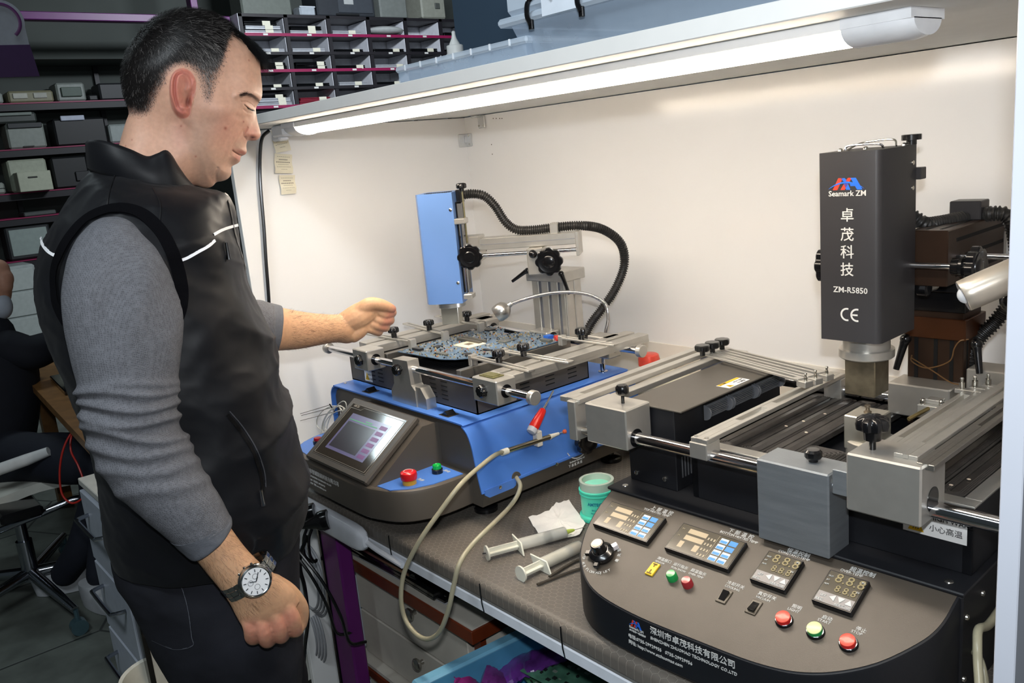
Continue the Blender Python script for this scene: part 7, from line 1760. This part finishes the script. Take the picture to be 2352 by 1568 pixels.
X, Y = sample(4200, HAIRP, 250, 1430, 0, 920, gd_); sets.append(strands(X, Y, 0, Ls, lean, .00017, '', None, 1, lift=.7)); X, Y = sample(1200, HAIRP, 250, 1430, 0, 920, gd_); sets.append(strands(X, Y, 0, Ls, lean, .0002, '', None, -1))
hairmesh('grey_hair', sets, M_grey_h, 'grey strands at the temple')
# eyebrow and lashes
def brow(side):
    t = NR.uniform(0, 1, 420); bx = np.interp(t, [0, .3, .65, 1], [1232, 1280, 1345, 1412]); by = np.interp(t, [0, .3, .65, 1], [745, 727, 742, 768])+NR.normal(0, 7, 420)
    return strands(bx, by, 0, lambda x, y: .0048+0*x, lambda x, y: (-1+0*x, -.25+0*x), .00016, '', None, side, lift=.25, jit=.25)
hairmesh('eyebrows', [brow(1), brow(-1)], mat('brow_brown', '3d2c24', .5))
def lash(side):
    t = NR.uniform(0, 1, 120); bx = np.interp(t, [0, .5, 1], [1272, 1318, 1352]); by = np.interp(t, [0, .5, 1], [818, 838, 837])
    return strands(bx, by, 0, lambda x, y: .0055+0*x, lambda x, y: (.8+0*x, .55+0*x), .00014, '', None, side, lift=.5, jit=.2)
hairmesh('eyelashes', [lash(1), lash(-1)], mat('lash_dark', '1a1210', .5))
# forearm hair
def armhair(n, sel, axis, Lh, wd):
    idx = np.where(sel)[0]; idx = NR.choice(idx, min(n, len(idx)), replace=False); P = aV[idx]; N_ = aN[idx]; k = len(P)
    a = axis/np.linalg.norm(axis); f = a[None, :]+NR.normal(0, .35, (k, 3)); f -= N_*(f*N_).sum(1)[:, None]; f /= np.linalg.norm(f, axis=1)[:, None]; wv = np.cross(f, N_); V = np.zeros((k, 8, 3)); L = Lh*NR.uniform(.5, 1.2, k)
    for q in range(4):
        t = q/3; c = P+N_*(L*.35*t)[:, None]+f*(L*t)[:, None]; ww = wd*(1-.8*t); V[:, 2*q] = c-wv*ww; V[:, 2*q+1] = c+wv*ww
    b = np.arange(k)*8; return V.reshape(-1, 3), np.concatenate([np.stack([b+2*q, b+2*q+1, b+2*q+3, b+2*q+2], 1) for q in range(3)])
axn = S(590, 1360, .205)-S(480, 1240, .198); axf = G_(800, 752, -.40)-G_(650, 757, -.33)
c0 = S(490, 1250, .20); c1_ = G_(660, 757, -.335)
tn = (aV-c0)@(axn/np.linalg.norm(axn)); tf = (aV-c1_)@(axf/np.linalg.norm(axf))
selN = (tn > -.01) & (tn < .10) & (np.linalg.norm(aV-c0, axis=1) < .12); selF = (tf > -.01) & (tf < .12) & (np.linalg.norm(aV-c1_, axis=1) < .13)
hairmesh('arm_hair', [armhair(1300, selN, axn, .010, .00009), armhair(1400, selF, axf, .010, .00013)], mat('arm_hair', '4a3226', .5))

# ---- clothes
def wrinkle(V, N_, amp, sc, seed, stretch=None):
    out = V.copy()
    for i, p in enumerate(V):
        q = Vector(p)*1.0
        if stretch is not None: q = Vector((A_(stretch)@A_(p)).tolist())
        v = mnoise.ridged_multi_fractal(q*sc+Vector((seed, seed*2, 0)), .9, 2.1, 3, 1.0, 2.0)
        out[i] = V[i]+N_[i]*(v-1.2)*amp
    return out
def garment(name, rings, m, label, amp, sc, seed, stretch=None, extra=None, cap=True, par=MAN, thick=0):
    R = A_(rings); k, n = R.shape[:2]
    du = np.roll(R, -1, 1)-np.roll(R, 1, 1); dv = np.zeros_like(R); dv[1:-1] = R[2:]-R[:-2]; dv[0] = R[1]-R[0]; dv[-1] = R[-1]-R[-2]
    N_ = np.cross(du, dv); N_ /= np.linalg.norm(N_, axis=2)[..., None]+1e-12
    c = R.mean(1, keepdims=True); s_ = np.sign(((R-c)*N_).sum(2).mean()); N_ *= s_
    V = wrinkle(R.reshape(-1, 3), N_.reshape(-1, 3), amp, sc, seed, stretch).reshape(R.shape) if amp else R
    if extra is not None: V = extra(V, N_)
    o = build(name, MB().loft([r.tolist() for r in V], cap), m, par, world=True, smooth=80, label=label)
    return o, V, N_
def fabric(name, col, rough, wave, sheen=.0):
    m = mat(name, col, rough, var=.10, vs=14, bump=.10, bs=1600, spec=.32)
    m.node_tree.nodes['Principled BSDF'].inputs['Sheen Weight'].default_value = sheen; return m
M_vest = fabric('vest_softshell', '0d0e12', .50, 0, .02)
vt = [((214, 392), (440, 428), 0, .070), ((190, 415), (490, 436), 0, .105), ((170, 446), (520, 446), 0, .140), ((146, 484), (535, 476), 0, .168), ((120, 524), (545, 520), 0, .186), ((101, 562), (552, 562), 0, .194), ((93, 620), (566, 620), 0, .196), ((95, 700), (597, 700), 0, .196), ((108, 762), (620, 762), 0, .195), ((128, 822), (643, 822), 0, .194), ((155, 890), (664, 890), 0, .193), ((184, 960), (682, 960), 0, .192), ((210, 1040), (697, 1036), 0, .192), ((228, 1110), (704, 1096), 0, .190), ((236, 1170), (702, 1142), 0, .186), ((240, 1222), (692, 1176), 0, .180), ((248, 1262), (680, 1200), 0, .172)]
vr = loftpx(vt, 12, 150, 2.35)
def vfold(V, N_):
    # big diagonal folds from armpit and belly
    P = V.reshape(-1, 3); N2 = N_.reshape(-1, 3); u = (P-HC)@hf; z = P[:, 2]; s_ = (P-HC)@hs
    rd = lambda q: 1-2*np.abs(np.sin(q/2))**.7
    g = .0078*rd((z*1.0+u*.55)*58+np.sin(u*14)*1.4+np.sin(z*23)*.8)*np.clip((s_+.25)/.3, .2, 1)*np.exp(-((z-1.28)/.13)**2)*np.clip((u+.02)/.10, 0, 1)
    g += .0078*rd((z-u*.35)*66+np.sin(u*17+1)*1.2+np.sin(z*19+2)*.9)*np.exp(-((z-1.10)/.11)**2)*np.clip((u+.05)/.10, 0, 1)
    g += .003*np.sin(u*85+z*20)*np.exp(-((z-1.40)/.05)**2)
    return (P+N2*g[:, None]).reshape(V.shape)
vo, vV, vN = garment('vest', vr, M_vest, 'black softshell sleeveless vest', .0055, 8.0, 3.3, None, vfold)
VP_ = vV.reshape(-1, 3); VN_ = vN.reshape(-1, 3)
# project seam lines seen on the vest onto its surface
vdep = (VP_-CP)@CF; vpx = 1176+FPX*((VP_-CP)@CR)/vdep; vpy = 784-FPX*((VP_-CP)@CU)/vdep; vis = (VN_*(CP-VP_)).sum(1) > 0
def surf(px, py, lift=.0012):
    d = np.hypot(vpx-px, vpy-py)+np.where(vis, 0, 1e5); k = np.argsort(d)[:6]; w__ = 1/(d[k]+.5); w__ /= w__.sum()
    P = (VP_[k]*w__[:, None]).sum(0); N2 = (VN_[k]*w__[:, None]).sum(0); N2 /= np.linalg.norm(N2)
    dep = (P-CP)@CF; return at(px, py, dep)+N2*lift, N2
def seam(name, pts, w__, m, label=None, lift=.0013, tube=False, par=MAN):
    C_ = crv([[*p, 0] for p in pts], 6); S2 = [surf(c[0], c[1], lift) for c in C_]
    if tube: mb = MB().tube([s_[0] for s_ in S2], w__, 8)
    else:
        mb = MB(); V = []
        for i, (p, n2) in enumerate(S2):
            t = S2[min(i+1, len(S2)-1)][0]-S2[max(i-1, 0)][0]; b = np.cross(t, n2); b /= np.linalg.norm(b)+1e-12; V += [p-b*w__/2, p+b*w__/2]
        n = len(S2); V += [v-S2[i//2][1]*.001 for i, v in enumerate(V)]
        F = [(2*i, 2*i+1, 2*i+3, 2*i+2) for i in range(n-1)]+[(2*n+2*i, 2*n+2*i+1, 2*n+2*i+3, 2*n+2*i+2) for i in range(n-1)]; mb.add(V, F)
    o = build(name, mb, m, par, world=True, label=label); o.parent = vo; return o
M_refl = mat('reflective_piping', 'ffffff', .6, var=0, emis='f4f0ff', es=.5)
M_refl = mat('reflective_tape', 'fdfdff', .5, var=0)
seam('reflective_piping', [(95, 546), (98, 560), (108, 574), (120, 583), (131, 588)], .0040, M_refl, 'white reflective piping on the back')
seam('reflective_piping', [(411, 599), (430, 592), (455, 578), (478, 565), (493, 552)], .0036, M_refl, 'white reflective piping on the chest')
seam('reflective_piping', [(490, 539), (510, 528), (530, 521), (545, 517)], .0036, M_refl, 'white reflective piping at the zip')
M_seam = mat('vest_seam', '0b0b0e', .5); M_zip = mat('zip_black', '0c0c0d', .3, .3)
seam('front_zip', [(519, 446), (528, 478), (536, 520), (552, 580), (566, 620)], .006, M_zip, 'black zip along the vest front')
seam('shoulder_seam', [(265, 400), (252, 440), (246, 480)], .0016, M_seam)
seam('shoulder_seam', [(350, 430), (368, 470), (365, 520)], .0016, M_seam)
seam('pocket_zip', [(522, 952), (552, 990), (580, 1035), (597, 1085), (604, 1130)], .0045, M_zip, 'slanted black pocket zip')
seam('pocket_welt', [(527, 944), (558, 981), (588, 1030), (606, 1080), (610, 1118)], .0012, mat('vest_edge', '3a3c42', .5))
p, n2 = surf(598, 1140, .004); build('zip_puller', MB().tube([p+Z3*.010, p-Z3*.006, p-Z3*.012], [.0022, .0026, .0035], 10), M_chr, MAN, world=True).parent = vo
p, n2 = surf(516, 575, .004); build('zip_puller', MB().tube([p+Z3*.010, p-Z3*.006, p-Z3*.012], [.0020, .0022, .0028], 10), M_zip, MAN, world=True).parent = vo
seam('chest_zip', [(513, 555), (520, 600)], .004, M_zip)
# collar
ct = [((200, 329), (205, 388), 0.0, .0), ((208, 323), (212, 392), .028, 0), ((232, 323), (236, 400), .050, 0), ((262, 331), (270, 410), .064, 0), ((300, 345), (312, 422), .070, 0), ((337, 361), (352, 432), .072, 0), ((362, 354), (382, 440), .070, 0), ((383, 348), (412, 446), .066, 0), ((408, 385), (444, 452), .056, 0), ((430, 418), (470, 452), .044, 0), ((452, 443), (492, 450), .028, 0), ((462, 452), (505, 452), .004, 0)]
def collar(sgn):
    cs_ = [[*a, *b, s_*sgn] for a, b, s_, _ in ct]; C_ = crv(cs_, 5); V = []; F = []; rows = 8
    for c in C_:
        T_ = onside(c[0], c[1], c[4]*1.0); B_ = onside(c[2], c[3], c[4]*1.12)
        for q in range(rows+1):
            t = q/rows; V.append(T_*(1-t)+B_*t+hs*sgn*.006*math.sin(PI*t))
    for i in range(len(C_)-1):
        for q in range(rows): F.append((i*(rows+1)+q, (i+1)*(rows+1)+q, (i+1)*(rows+1)+q+1, i*(rows+1)+q+1))
    return MB().add(V, F)
for sgn in (1, -1):
    o = build('collar', collar(sgn), M_vest, MAN, world=True, smooth=60, label='turned out stand collar'); md = o.modifiers.new('t', 'SOLIDIFY'); md.thickness = .005; md.offset = 0; o.parent = vo
# grey sweater sleeves
M_knit = mat('grey_knit', '5d5e63', .85, var=.14, vs=160)
def knitbump(m, sc, st):
    nt = m.node_tree; N = nt.nodes; L = nt.links; tc = N.new('ShaderNodeTexCoord'); vo_ = N.new('ShaderNodeTexVoronoi'); vo_.inputs['Scale'].default_value = sc; vo_.inputs['Randomness'].default_value = .35
    L.new(tc.outputs['Object'], vo_.inputs['Vector']); bp = N.new('ShaderNodeBump'); bp.inputs['Strength'].default_value = st; bp.inputs['Distance'].default_value = .001; L.new(vo_.outputs['Distance'], bp.inputs['Height']); L.new(bp.outputs[0], N['Principled BSDF'].inputs['Normal'])
    b = N['Principled BSDF']; src = b.inputs['Base Color'].links[0].from_socket; mx = N.new('ShaderNodeMix'); mx.data_type = 'RGBA'; mx.blend_type = 'MULTIPLY'; mx.inputs['Factor'].default_value = 1
    mr = N.new('ShaderNodeMapRange'); mr.inputs['From Min'].default_value = .05; mr.inputs['From Max'].default_value = .45; mr.inputs['To Min'].default_value = .5; mr.inputs['To Max'].default_value = 1.15; L.new(vo_.outputs['Distance'], mr.inputs['Value']); L.new(src, mx.inputs['A']); L.new(mr.outputs[0], mx.inputs['B']); L.new(mx.outputs['Result'], b.inputs['Base Color'])
knitbump(M_knit, 480, .6)
M_cuff = mat('grey_rib_cuff', '5c5f66', .85, var=.08, vs=200, bump=.4, bs=600)
oS = .165
st = [((272, 494), (286, 494), .150, .012), ((232, 500), (318, 508), .155, .030), ((198, 522), (346, 534), .160, .044), ((165, 565), (378, 572), .166, .056), ((143, 620), (401, 618), .172, .063), ((134, 680), (415, 675), .176, .066), ((146, 745), (419, 740), .180, .067), ((160, 805), (416, 800), .183, .066), ((174, 862), (410, 858), .186, .064), ((187, 915), (406, 905), .188, .062), ((191, 960), (408, 948), .189, .060), ((200, 1010), (422, 990), .189, .059), ((221, 1066), (447, 1042), .192, .057), ((256, 1112), (474, 1092), .194, .055), ((300, 1158), (502, 1135), .196, .052), ((350, 1205), (517, 1165), .197, .048), ((393, 1243), (527, 1186), .198, .044)]
sr = loftpx(st, 12, 110, 2.1)
def sfold(V, N_):
    P = V.reshape(-1, 3); N2 = N_.reshape(-1, 3); d = (P-CP)@CF; px = 1176+FPX*((P-CP)@CR)/d; py = 784-FPX*((P-CP)@CU)/d
    g = 0*px
    # bunched folds round the elbow: curved bands
    for (y0, sl_, am, wd, ph, x0) in ((905, -.10, .0045, 9, 0, 300), (935, -.06, .006, 10, 1, 300), (968, .02, .0065, 11, 2, 300), (1003, .05, .006, 11, .5, 310), (1040, .02, .005, 12, 1.7, 320), (880, -.2, .003, 10, .3, 360), (1082, -.12, .0035, 13, .9, 330), (1120, -.3, .003, 15, .4, 390)):
        yy = y0+sl_*(px-x0)+10*np.sin((px-x0)/48+ph)-22*((px-x0)/120)**2*.4
        g += am*np.exp(-((py-yy)/wd)**2)
    g += .002*np.sin(px/21+py/60)*np.exp(-((py-700)/120)**2)
    g *= np.clip((520-0*px), 0, 1)
    return (P+N2*g[:, None]).reshape(V.shape)
so, sV, sN = garment('sleeve', sr, M_knit, 'grey knitted right sweater sleeve', .0028, 8, 7.7, None, sfold)
ctb = [((388, 1238), (526, 1180), .198, .045), ((395, 1244), (529, 1186), .198, .044), ((415, 1262), (532, 1190), .1985, .042), ((432, 1277), (533, 1198), .199, .0405), ((438, 1279), (532, 1203), .199, .037)]
cu_, _, _ = garment('cuff', loftpx(ctb, 5, 90, 2.1), M_cuff, 'ribbed sweater cuff', .0006, 30, 2.2); cu_.parent = so
# armhole binding
SD = [surf(x, y, .004) for x, y in ((133, 640),)]
seam('armhole_binding', [(158, 742), (134, 700), (128, 660), (128, 625), (138, 590), (163, 545), (203, 503), (262, 481), (318, 489), (362, 524), (390, 570), (408, 622), (416, 670), (412, 710), (396, 750)], .016, mat('rib_binding', '07070a', .9, bump=.3, bs=900, spec=.08), 'black ribbed armhole binding', lift=.0035)
# far sleeve
ft_ = [((330, 560), (330, 700), -.17, .06), ((420, 640), (400, 800), -.21, .06), ((500, 676), (480, 850), -.25, .06), ((560, 682), (560, 830), -.285, .055), ((600, 690), (597, 818), -.305, .050), ((628, 698), (622, 810), -.320, .046)]
so2, _, _ = garment('sleeve', loftpx(ft_, 8, 70, 2.1), M_knit, 'grey knitted left sweater sleeve', .003, 9, 5.1)
ctb = [((622, 696), (617, 812), -.317, .047), ((636, 699), (628, 808), -.325, .0450), ((646, 702), (634, 806), -.330, .0445), ((649, 706), (637, 803), -.331, .041)]
cu2, _, _ = garment('cuff', loftpx(ctb, 5, 70, 2.1), M_cuff, 'ribbed left sweater cuff', .0005, 30, 1.2); cu2.parent = so2
# jeans
M_jean = mat('black_denim', '1f2026', .8, var=.45, vs=9, bump=.25, bs=1500, spec=.2)
jt = [((262, 1200), (686, 1150), 0, .160), ((256, 1262), (683, 1195), 0, .162), ((263, 1300), (683, 1240), 0, .164), ((288, 1345), (684, 1300), 0, .166), ((318, 1400), (686, 1370), .0, .166), ((345, 1450), (688, 1440), 0, .164), ((372, 1500), (690, 1510), 0, .160)]
jo, jV, jN = garment('jeans', loftpx(jt, 8, 110, 2.5), M_jean, 'washed black jeans', .003, 9, 9.1)
hipz = onside(380, 1500, 0)[2]
for sgn in (1, -1):
    tab = []; 
    a = onside(385, 1490, 0); b = onside(692, 1490, 0); c = (a+b)/2; c2_ = c+hs*sgn*.078
    rings = []
    for (z, hw_f, hw_s, df) in ((c[2]+.05, .092, .084, 0), (c[2], .092, .085, 0), (.70, .088, .082, .005), (.60, .080, .075, .012), (.50, .066, .064, .015), (.42, .062, .060, .005), (.30, .062, .060, -.01), (.18, .055, .053, -.012), (.07, .056, .054, -.008)):
        q = A_([c2_[0], c2_[1], 0])+hf*(df+(-.005 if sgn > 0 else .012)); rings.append([q+Z3*z+hf*hw_f*math.cos(t)+hs*hw_s*math.sin(t) for t in np.linspace(0, 2*PI, 49)[:-1]])
    R = [A_(r) for r in rings]; out = []; R = [2*R[0]-R[1]]+R+[2*R[-1]-R[-2]]
    for i in range(1, len(R)-2):
        for q in range(8):
            t = q/8; a_, b_, c_2, d_ = R[i-1:i+3]; out.append(.5*(2*b_+(c_2-a_)*t+(2*a_-5*b_+4*c_2-d_)*t*t+(3*b_-a_-3*c_2+d_)*t**3))
    lg_, _, _ = garment('trouser_leg', out, M_jean, None, .003, 10, 4+sgn); lg_.parent = jo
    q = A_([c2_[0], c2_[1], 0])+hf*.03
    R = [[q+Z3*z+hf*(df+a*math.cos(t))+hs*b*math.sin(t) for t in np.linspace(0, 2*PI, 33)[:-1]] for z, a, b, df in ((.0, .145, .046, .05), (.02, .15, .05, .05), (.05, .14, .048, .045), (.075, .085, .045, .0), (.10, .055, .045, -.03))]
    build('shoe', MB().loft(R), mat('shoe_black', '1a1a1c', .4), MAN, world=True)
def jsurf():
    global VP_, VN_, vpx, vpy, vis
    VP_ = jV.reshape(-1, 3); VN_ = jN.reshape(-1, 3); vdep = (VP_-CP)@CF; vpx = 1176+FPX*((VP_-CP)@CR)/vdep; vpy = 784-FPX*((VP_-CP)@CU)/vdep; vis = (VN_*(CP-VP_)).sum(1) > 0
jsurf()
M_st = mat('jean_stitch', '4a4d54', .8)
for nm, pts in (('belt_seam', [(275, 1292), (300, 1300), (340, 1303), (400, 1302)]), ('back_pocket', [(400, 1302), (404, 1320), (418, 1350), (432, 1400), (440, 1460), (442, 1482), (400, 1490), (350, 1470)]), ('front_pocket', [(590, 1278), (620, 1268), (638, 1245), (644, 1215)])):
    o = seam(nm, pts, .0007, M_st, lift=.001); o.parent = jo
# wristwatch
M_w = mat('watch_steel', 'b9bab8', .16, 1, var=.05)
wc_ = onside(583, 1331, .2055+.0225); wax = (S(610, 1365, .205)-S(555, 1300, .203)); wax /= np.linalg.norm(wax)
wn = hs*.93+Z3*.30+hf*.12; wn = wn-wax*(wn@wax); wn /= np.linalg.norm(wn); wb = np.cross(wax, wn)
wt = build('wristwatch', MB().lathe(wc_, wn, [(-.002, .0195), (.0, .0215), (.006, .0220), (.0075, .0210), (.0095, .0205), (.0103, .0190), (.0095, .0178)], 56), M_w, MAN, world=True, label='round steel chronograph wristwatch on the right wrist')
def wch(nm, mb, m, lab=None): o = build(nm, mb, m, MAN, world=True, label=lab); o.parent = wt; return o
wch('dial', MB().lathe(wc_+wn*.0097, wn, [(0, .0176), (.0003, .0176), (.0004, .002)], 48), mat('dial_silver', 'e2e4e6', .3, .1, var=.03), 'white watch dial')
tk = MB(); ta = math.atan2((Z3@wb), (Z3@wax))+.6
for k in range(12):
    a = ta+k*PI/6; dd = wax*math.cos(a)+wb*math.sin(a); tk.obox(wc_+wn*.0103+dd*.0142, (dd, np.cross(wn, dd), wn), (.0018, .0005, .0002))
wch('hour_marks', tk, mat('mark_dark', '3d4248', .3, .5))
hd_ = MB()
for a, l in ((2.2, .0085), (4.0, .012), (4.1, .006)):
    dd = wax*math.cos(a)+wb*math.sin(a); hd_.obox(wc_+wn*.0106+dd*l/2, (dd, np.cross(wn, dd), wn), (l/2, .0005, .0002))
wch('hands', hd_, mat('mark_dark', '3d4248'))
sdm = MB()
for a in (.4, 2.0, 3.6):
    dd = wax*math.cos(a)+wb*math.sin(a); sdm.tube([wc_+wn*.0102+dd*.007+(wax*math.cos(q)+wb*math.sin(q))*.0034 for q in np.linspace(0, 2*PI, 20)[:-1]], .00025, 5, closed=True)
wch('subdials', sdm, mat('mark_dark', '3d4248'))
cr_ = MB()
for q in (-.45, 0, .45):
    dd = -wax*math.cos(q)-wb*math.sin(q)*-1; cr_.lathe(wc_+dd*.0205+wn*.003, dd, [(0, .0014), (.002, .0018), (.0032, .0015)], 12)
wch('crown', cr_, M_w)
# bracelet links round the wrist
wc2 = onside(574, 1345, .152); 
ce_ = onside(574, 1347, .1515)
for k in range(22):
    a = 2*PI*k/22+.14
    e1_, e2_ = .0358, .0280
    dirp = wb*math.cos(a)*e1_+wn*math.sin(a)*e2_; tg = -wb*math.sin(a)*e1_+wn*math.cos(a)*e2_; tl = np.linalg.norm(tg); tg /= tl
    if math.sin(a) > .87: continue
    c = (wc_-wn*.0262)+dirp; nn2 = np.cross(tg, wax)
    mb = MB()
    for j, (o1, w1) in enumerate(((-.0072, .0032), (0, .0036), (.0072, .0032))): mb.obox(c+wax*o1, (tg, wax, nn2), (.0048, w1, .0017), ch=.0007)
    if k == 0 or True: wch('bracelet_link', mb, M_w)
# ================================================================== seated person in the background
PB = thing('person', 'seated person in dark clothes and face mask at the left edge by the wooden desk', 'person', (-3.85, .25, 0))
fd = 3.45
mb = MB()
hc_ = at(-22, 655, fd)
mb.sph(hc_, (.075, .075, .115), 24, 16); chain(mb, [(at(8, 662, fd), .012), (at(13, 680, fd), .012), (at(8, 684, fd), .010)])
chain(mb, [(hc_-Z3*.08, .055), (at(-40, 760, fd), .06)])
for x, y in ((-5, 620), (4, 640), (2, 655)): mb.sph(at(x, y, fd), .045, 16, 10)
ob = build('tmp', mb, M_black, None, world=True, loc=(0, 0, 0)); md = ob.modifiers.new('r', 'REMESH'); md.mode = 'VOXEL'; md.voxel_size = .006; md2 = ob.modifiers.new('s', 'SMOOTH'); md2.iterations = 5
me = bpy.data.meshes.new_from_object(ob.evaluated_get(bpy.context.evaluated_depsgraph_get())); mbx = MB().add([v.co[:] for v in me.vertices], [tuple(p.vertices) for p in me.polygons]); bpy.data.objects.remove(ob)
build('body', mbx, mat('skin_dim', 'b98a74', .5, var=.1, vs=30), PB, world=True, smooth=80)
build('hair', MB().sph(hc_+Z3*.045-hf*.028, (.080, .080, .088), 24, 12), mat('hair_short', '2a2420', .7), PB, world=True)
build('face_mask', MB().sph(at(0, 702, fd), (.050, .046, .058), 20, 12), mat('mask_blue_white', 'a9b1bd', .6), PB, world=True, label='pale face mask')
M_dk = mat('dark_navy_sweater', '10131d', .85, var=.15, vs=12)
def shape(nm, L, m, lab=None, n=20):
    C_ = crv([[*p, r] for p, r in L], 6); k = len(C_)
    mm_ = MB().tube([c[:3] for c in C_], [c[3] for c in C_], n); mm_.sph(C_[0][:3], C_[0][3]*.99, n, 10); mm_.sph(C_[-1][:3], C_[-1][3]*.99, n, 10)
    return build(nm, mm_, m, PB, world=True, smooth=70, label=lab)
shape('sweater', [(at(-20, 770, fd), .09), (at(-25, 820, fd), .17), (at(-30, 930, fd), .19), (at(-40, 1040, fd), .18)], M_dk, 'dark navy sweater')
shape('sleeve', [(at(20, 800, fd-.05), .075), (at(70, 810, fd-.02), .07), (at(120, 795, fd+.05), .062), (at(175, 790, fd+.15), .052), (at(215, 790, fd+.25), .045)], M_dk, 'dark sleeve reaching over the desk')
M_dj = mat('dark_trousers', '161a26', .85, var=.1)
shape('trousers', [(at(-40, 1060, fd), .13), (at(60, 1050, 3.3), .10), (at(150, 1060, 3.2), .085), (at(215, 1075, 3.2), .075), (at(225, 1140, 3.2), .065), (at(190, 1250, 3.2), .055), (at(150, 1315, 3.25), .05)], M_dj)
shape('trousers', [(at(-30, 1080, fd+.1), .12), (at(120, 1045, 3.35), .09), (at(235, 1060, 3.3), .07), (at(240, 1200, 3.2), .055), (at(228, 1320, 3.15), .045)], M_dj)
for (x, y, d_, yaw_) in ((232, 1368, 3.14, .3), (150, 1322, 3.30, 1.2)):
    c = at(x, y, d_); c = A_([c[0], c[1], 0]); a1 = A_([math.cos(yaw_), math.sin(yaw_), 0]); b1_ = A_([-a1[1], a1[0], 0])
    R = [[c+Z3*z+a1*(df+a*math.cos(t))+b1_*b*math.sin(t) for t in np.linspace(0, 2*PI, 25)[:-1]] for z, a, b, df in ((.002, .13, .045, .02), (.03, .135, .048, .02), (.06, .12, .044, .0), (.09, .06, .042, -.04))]
    build('sneaker', MB().loft(R), mat('sneaker_white', 'b9bcc0', .6), PB, world=True, label='white sneaker')
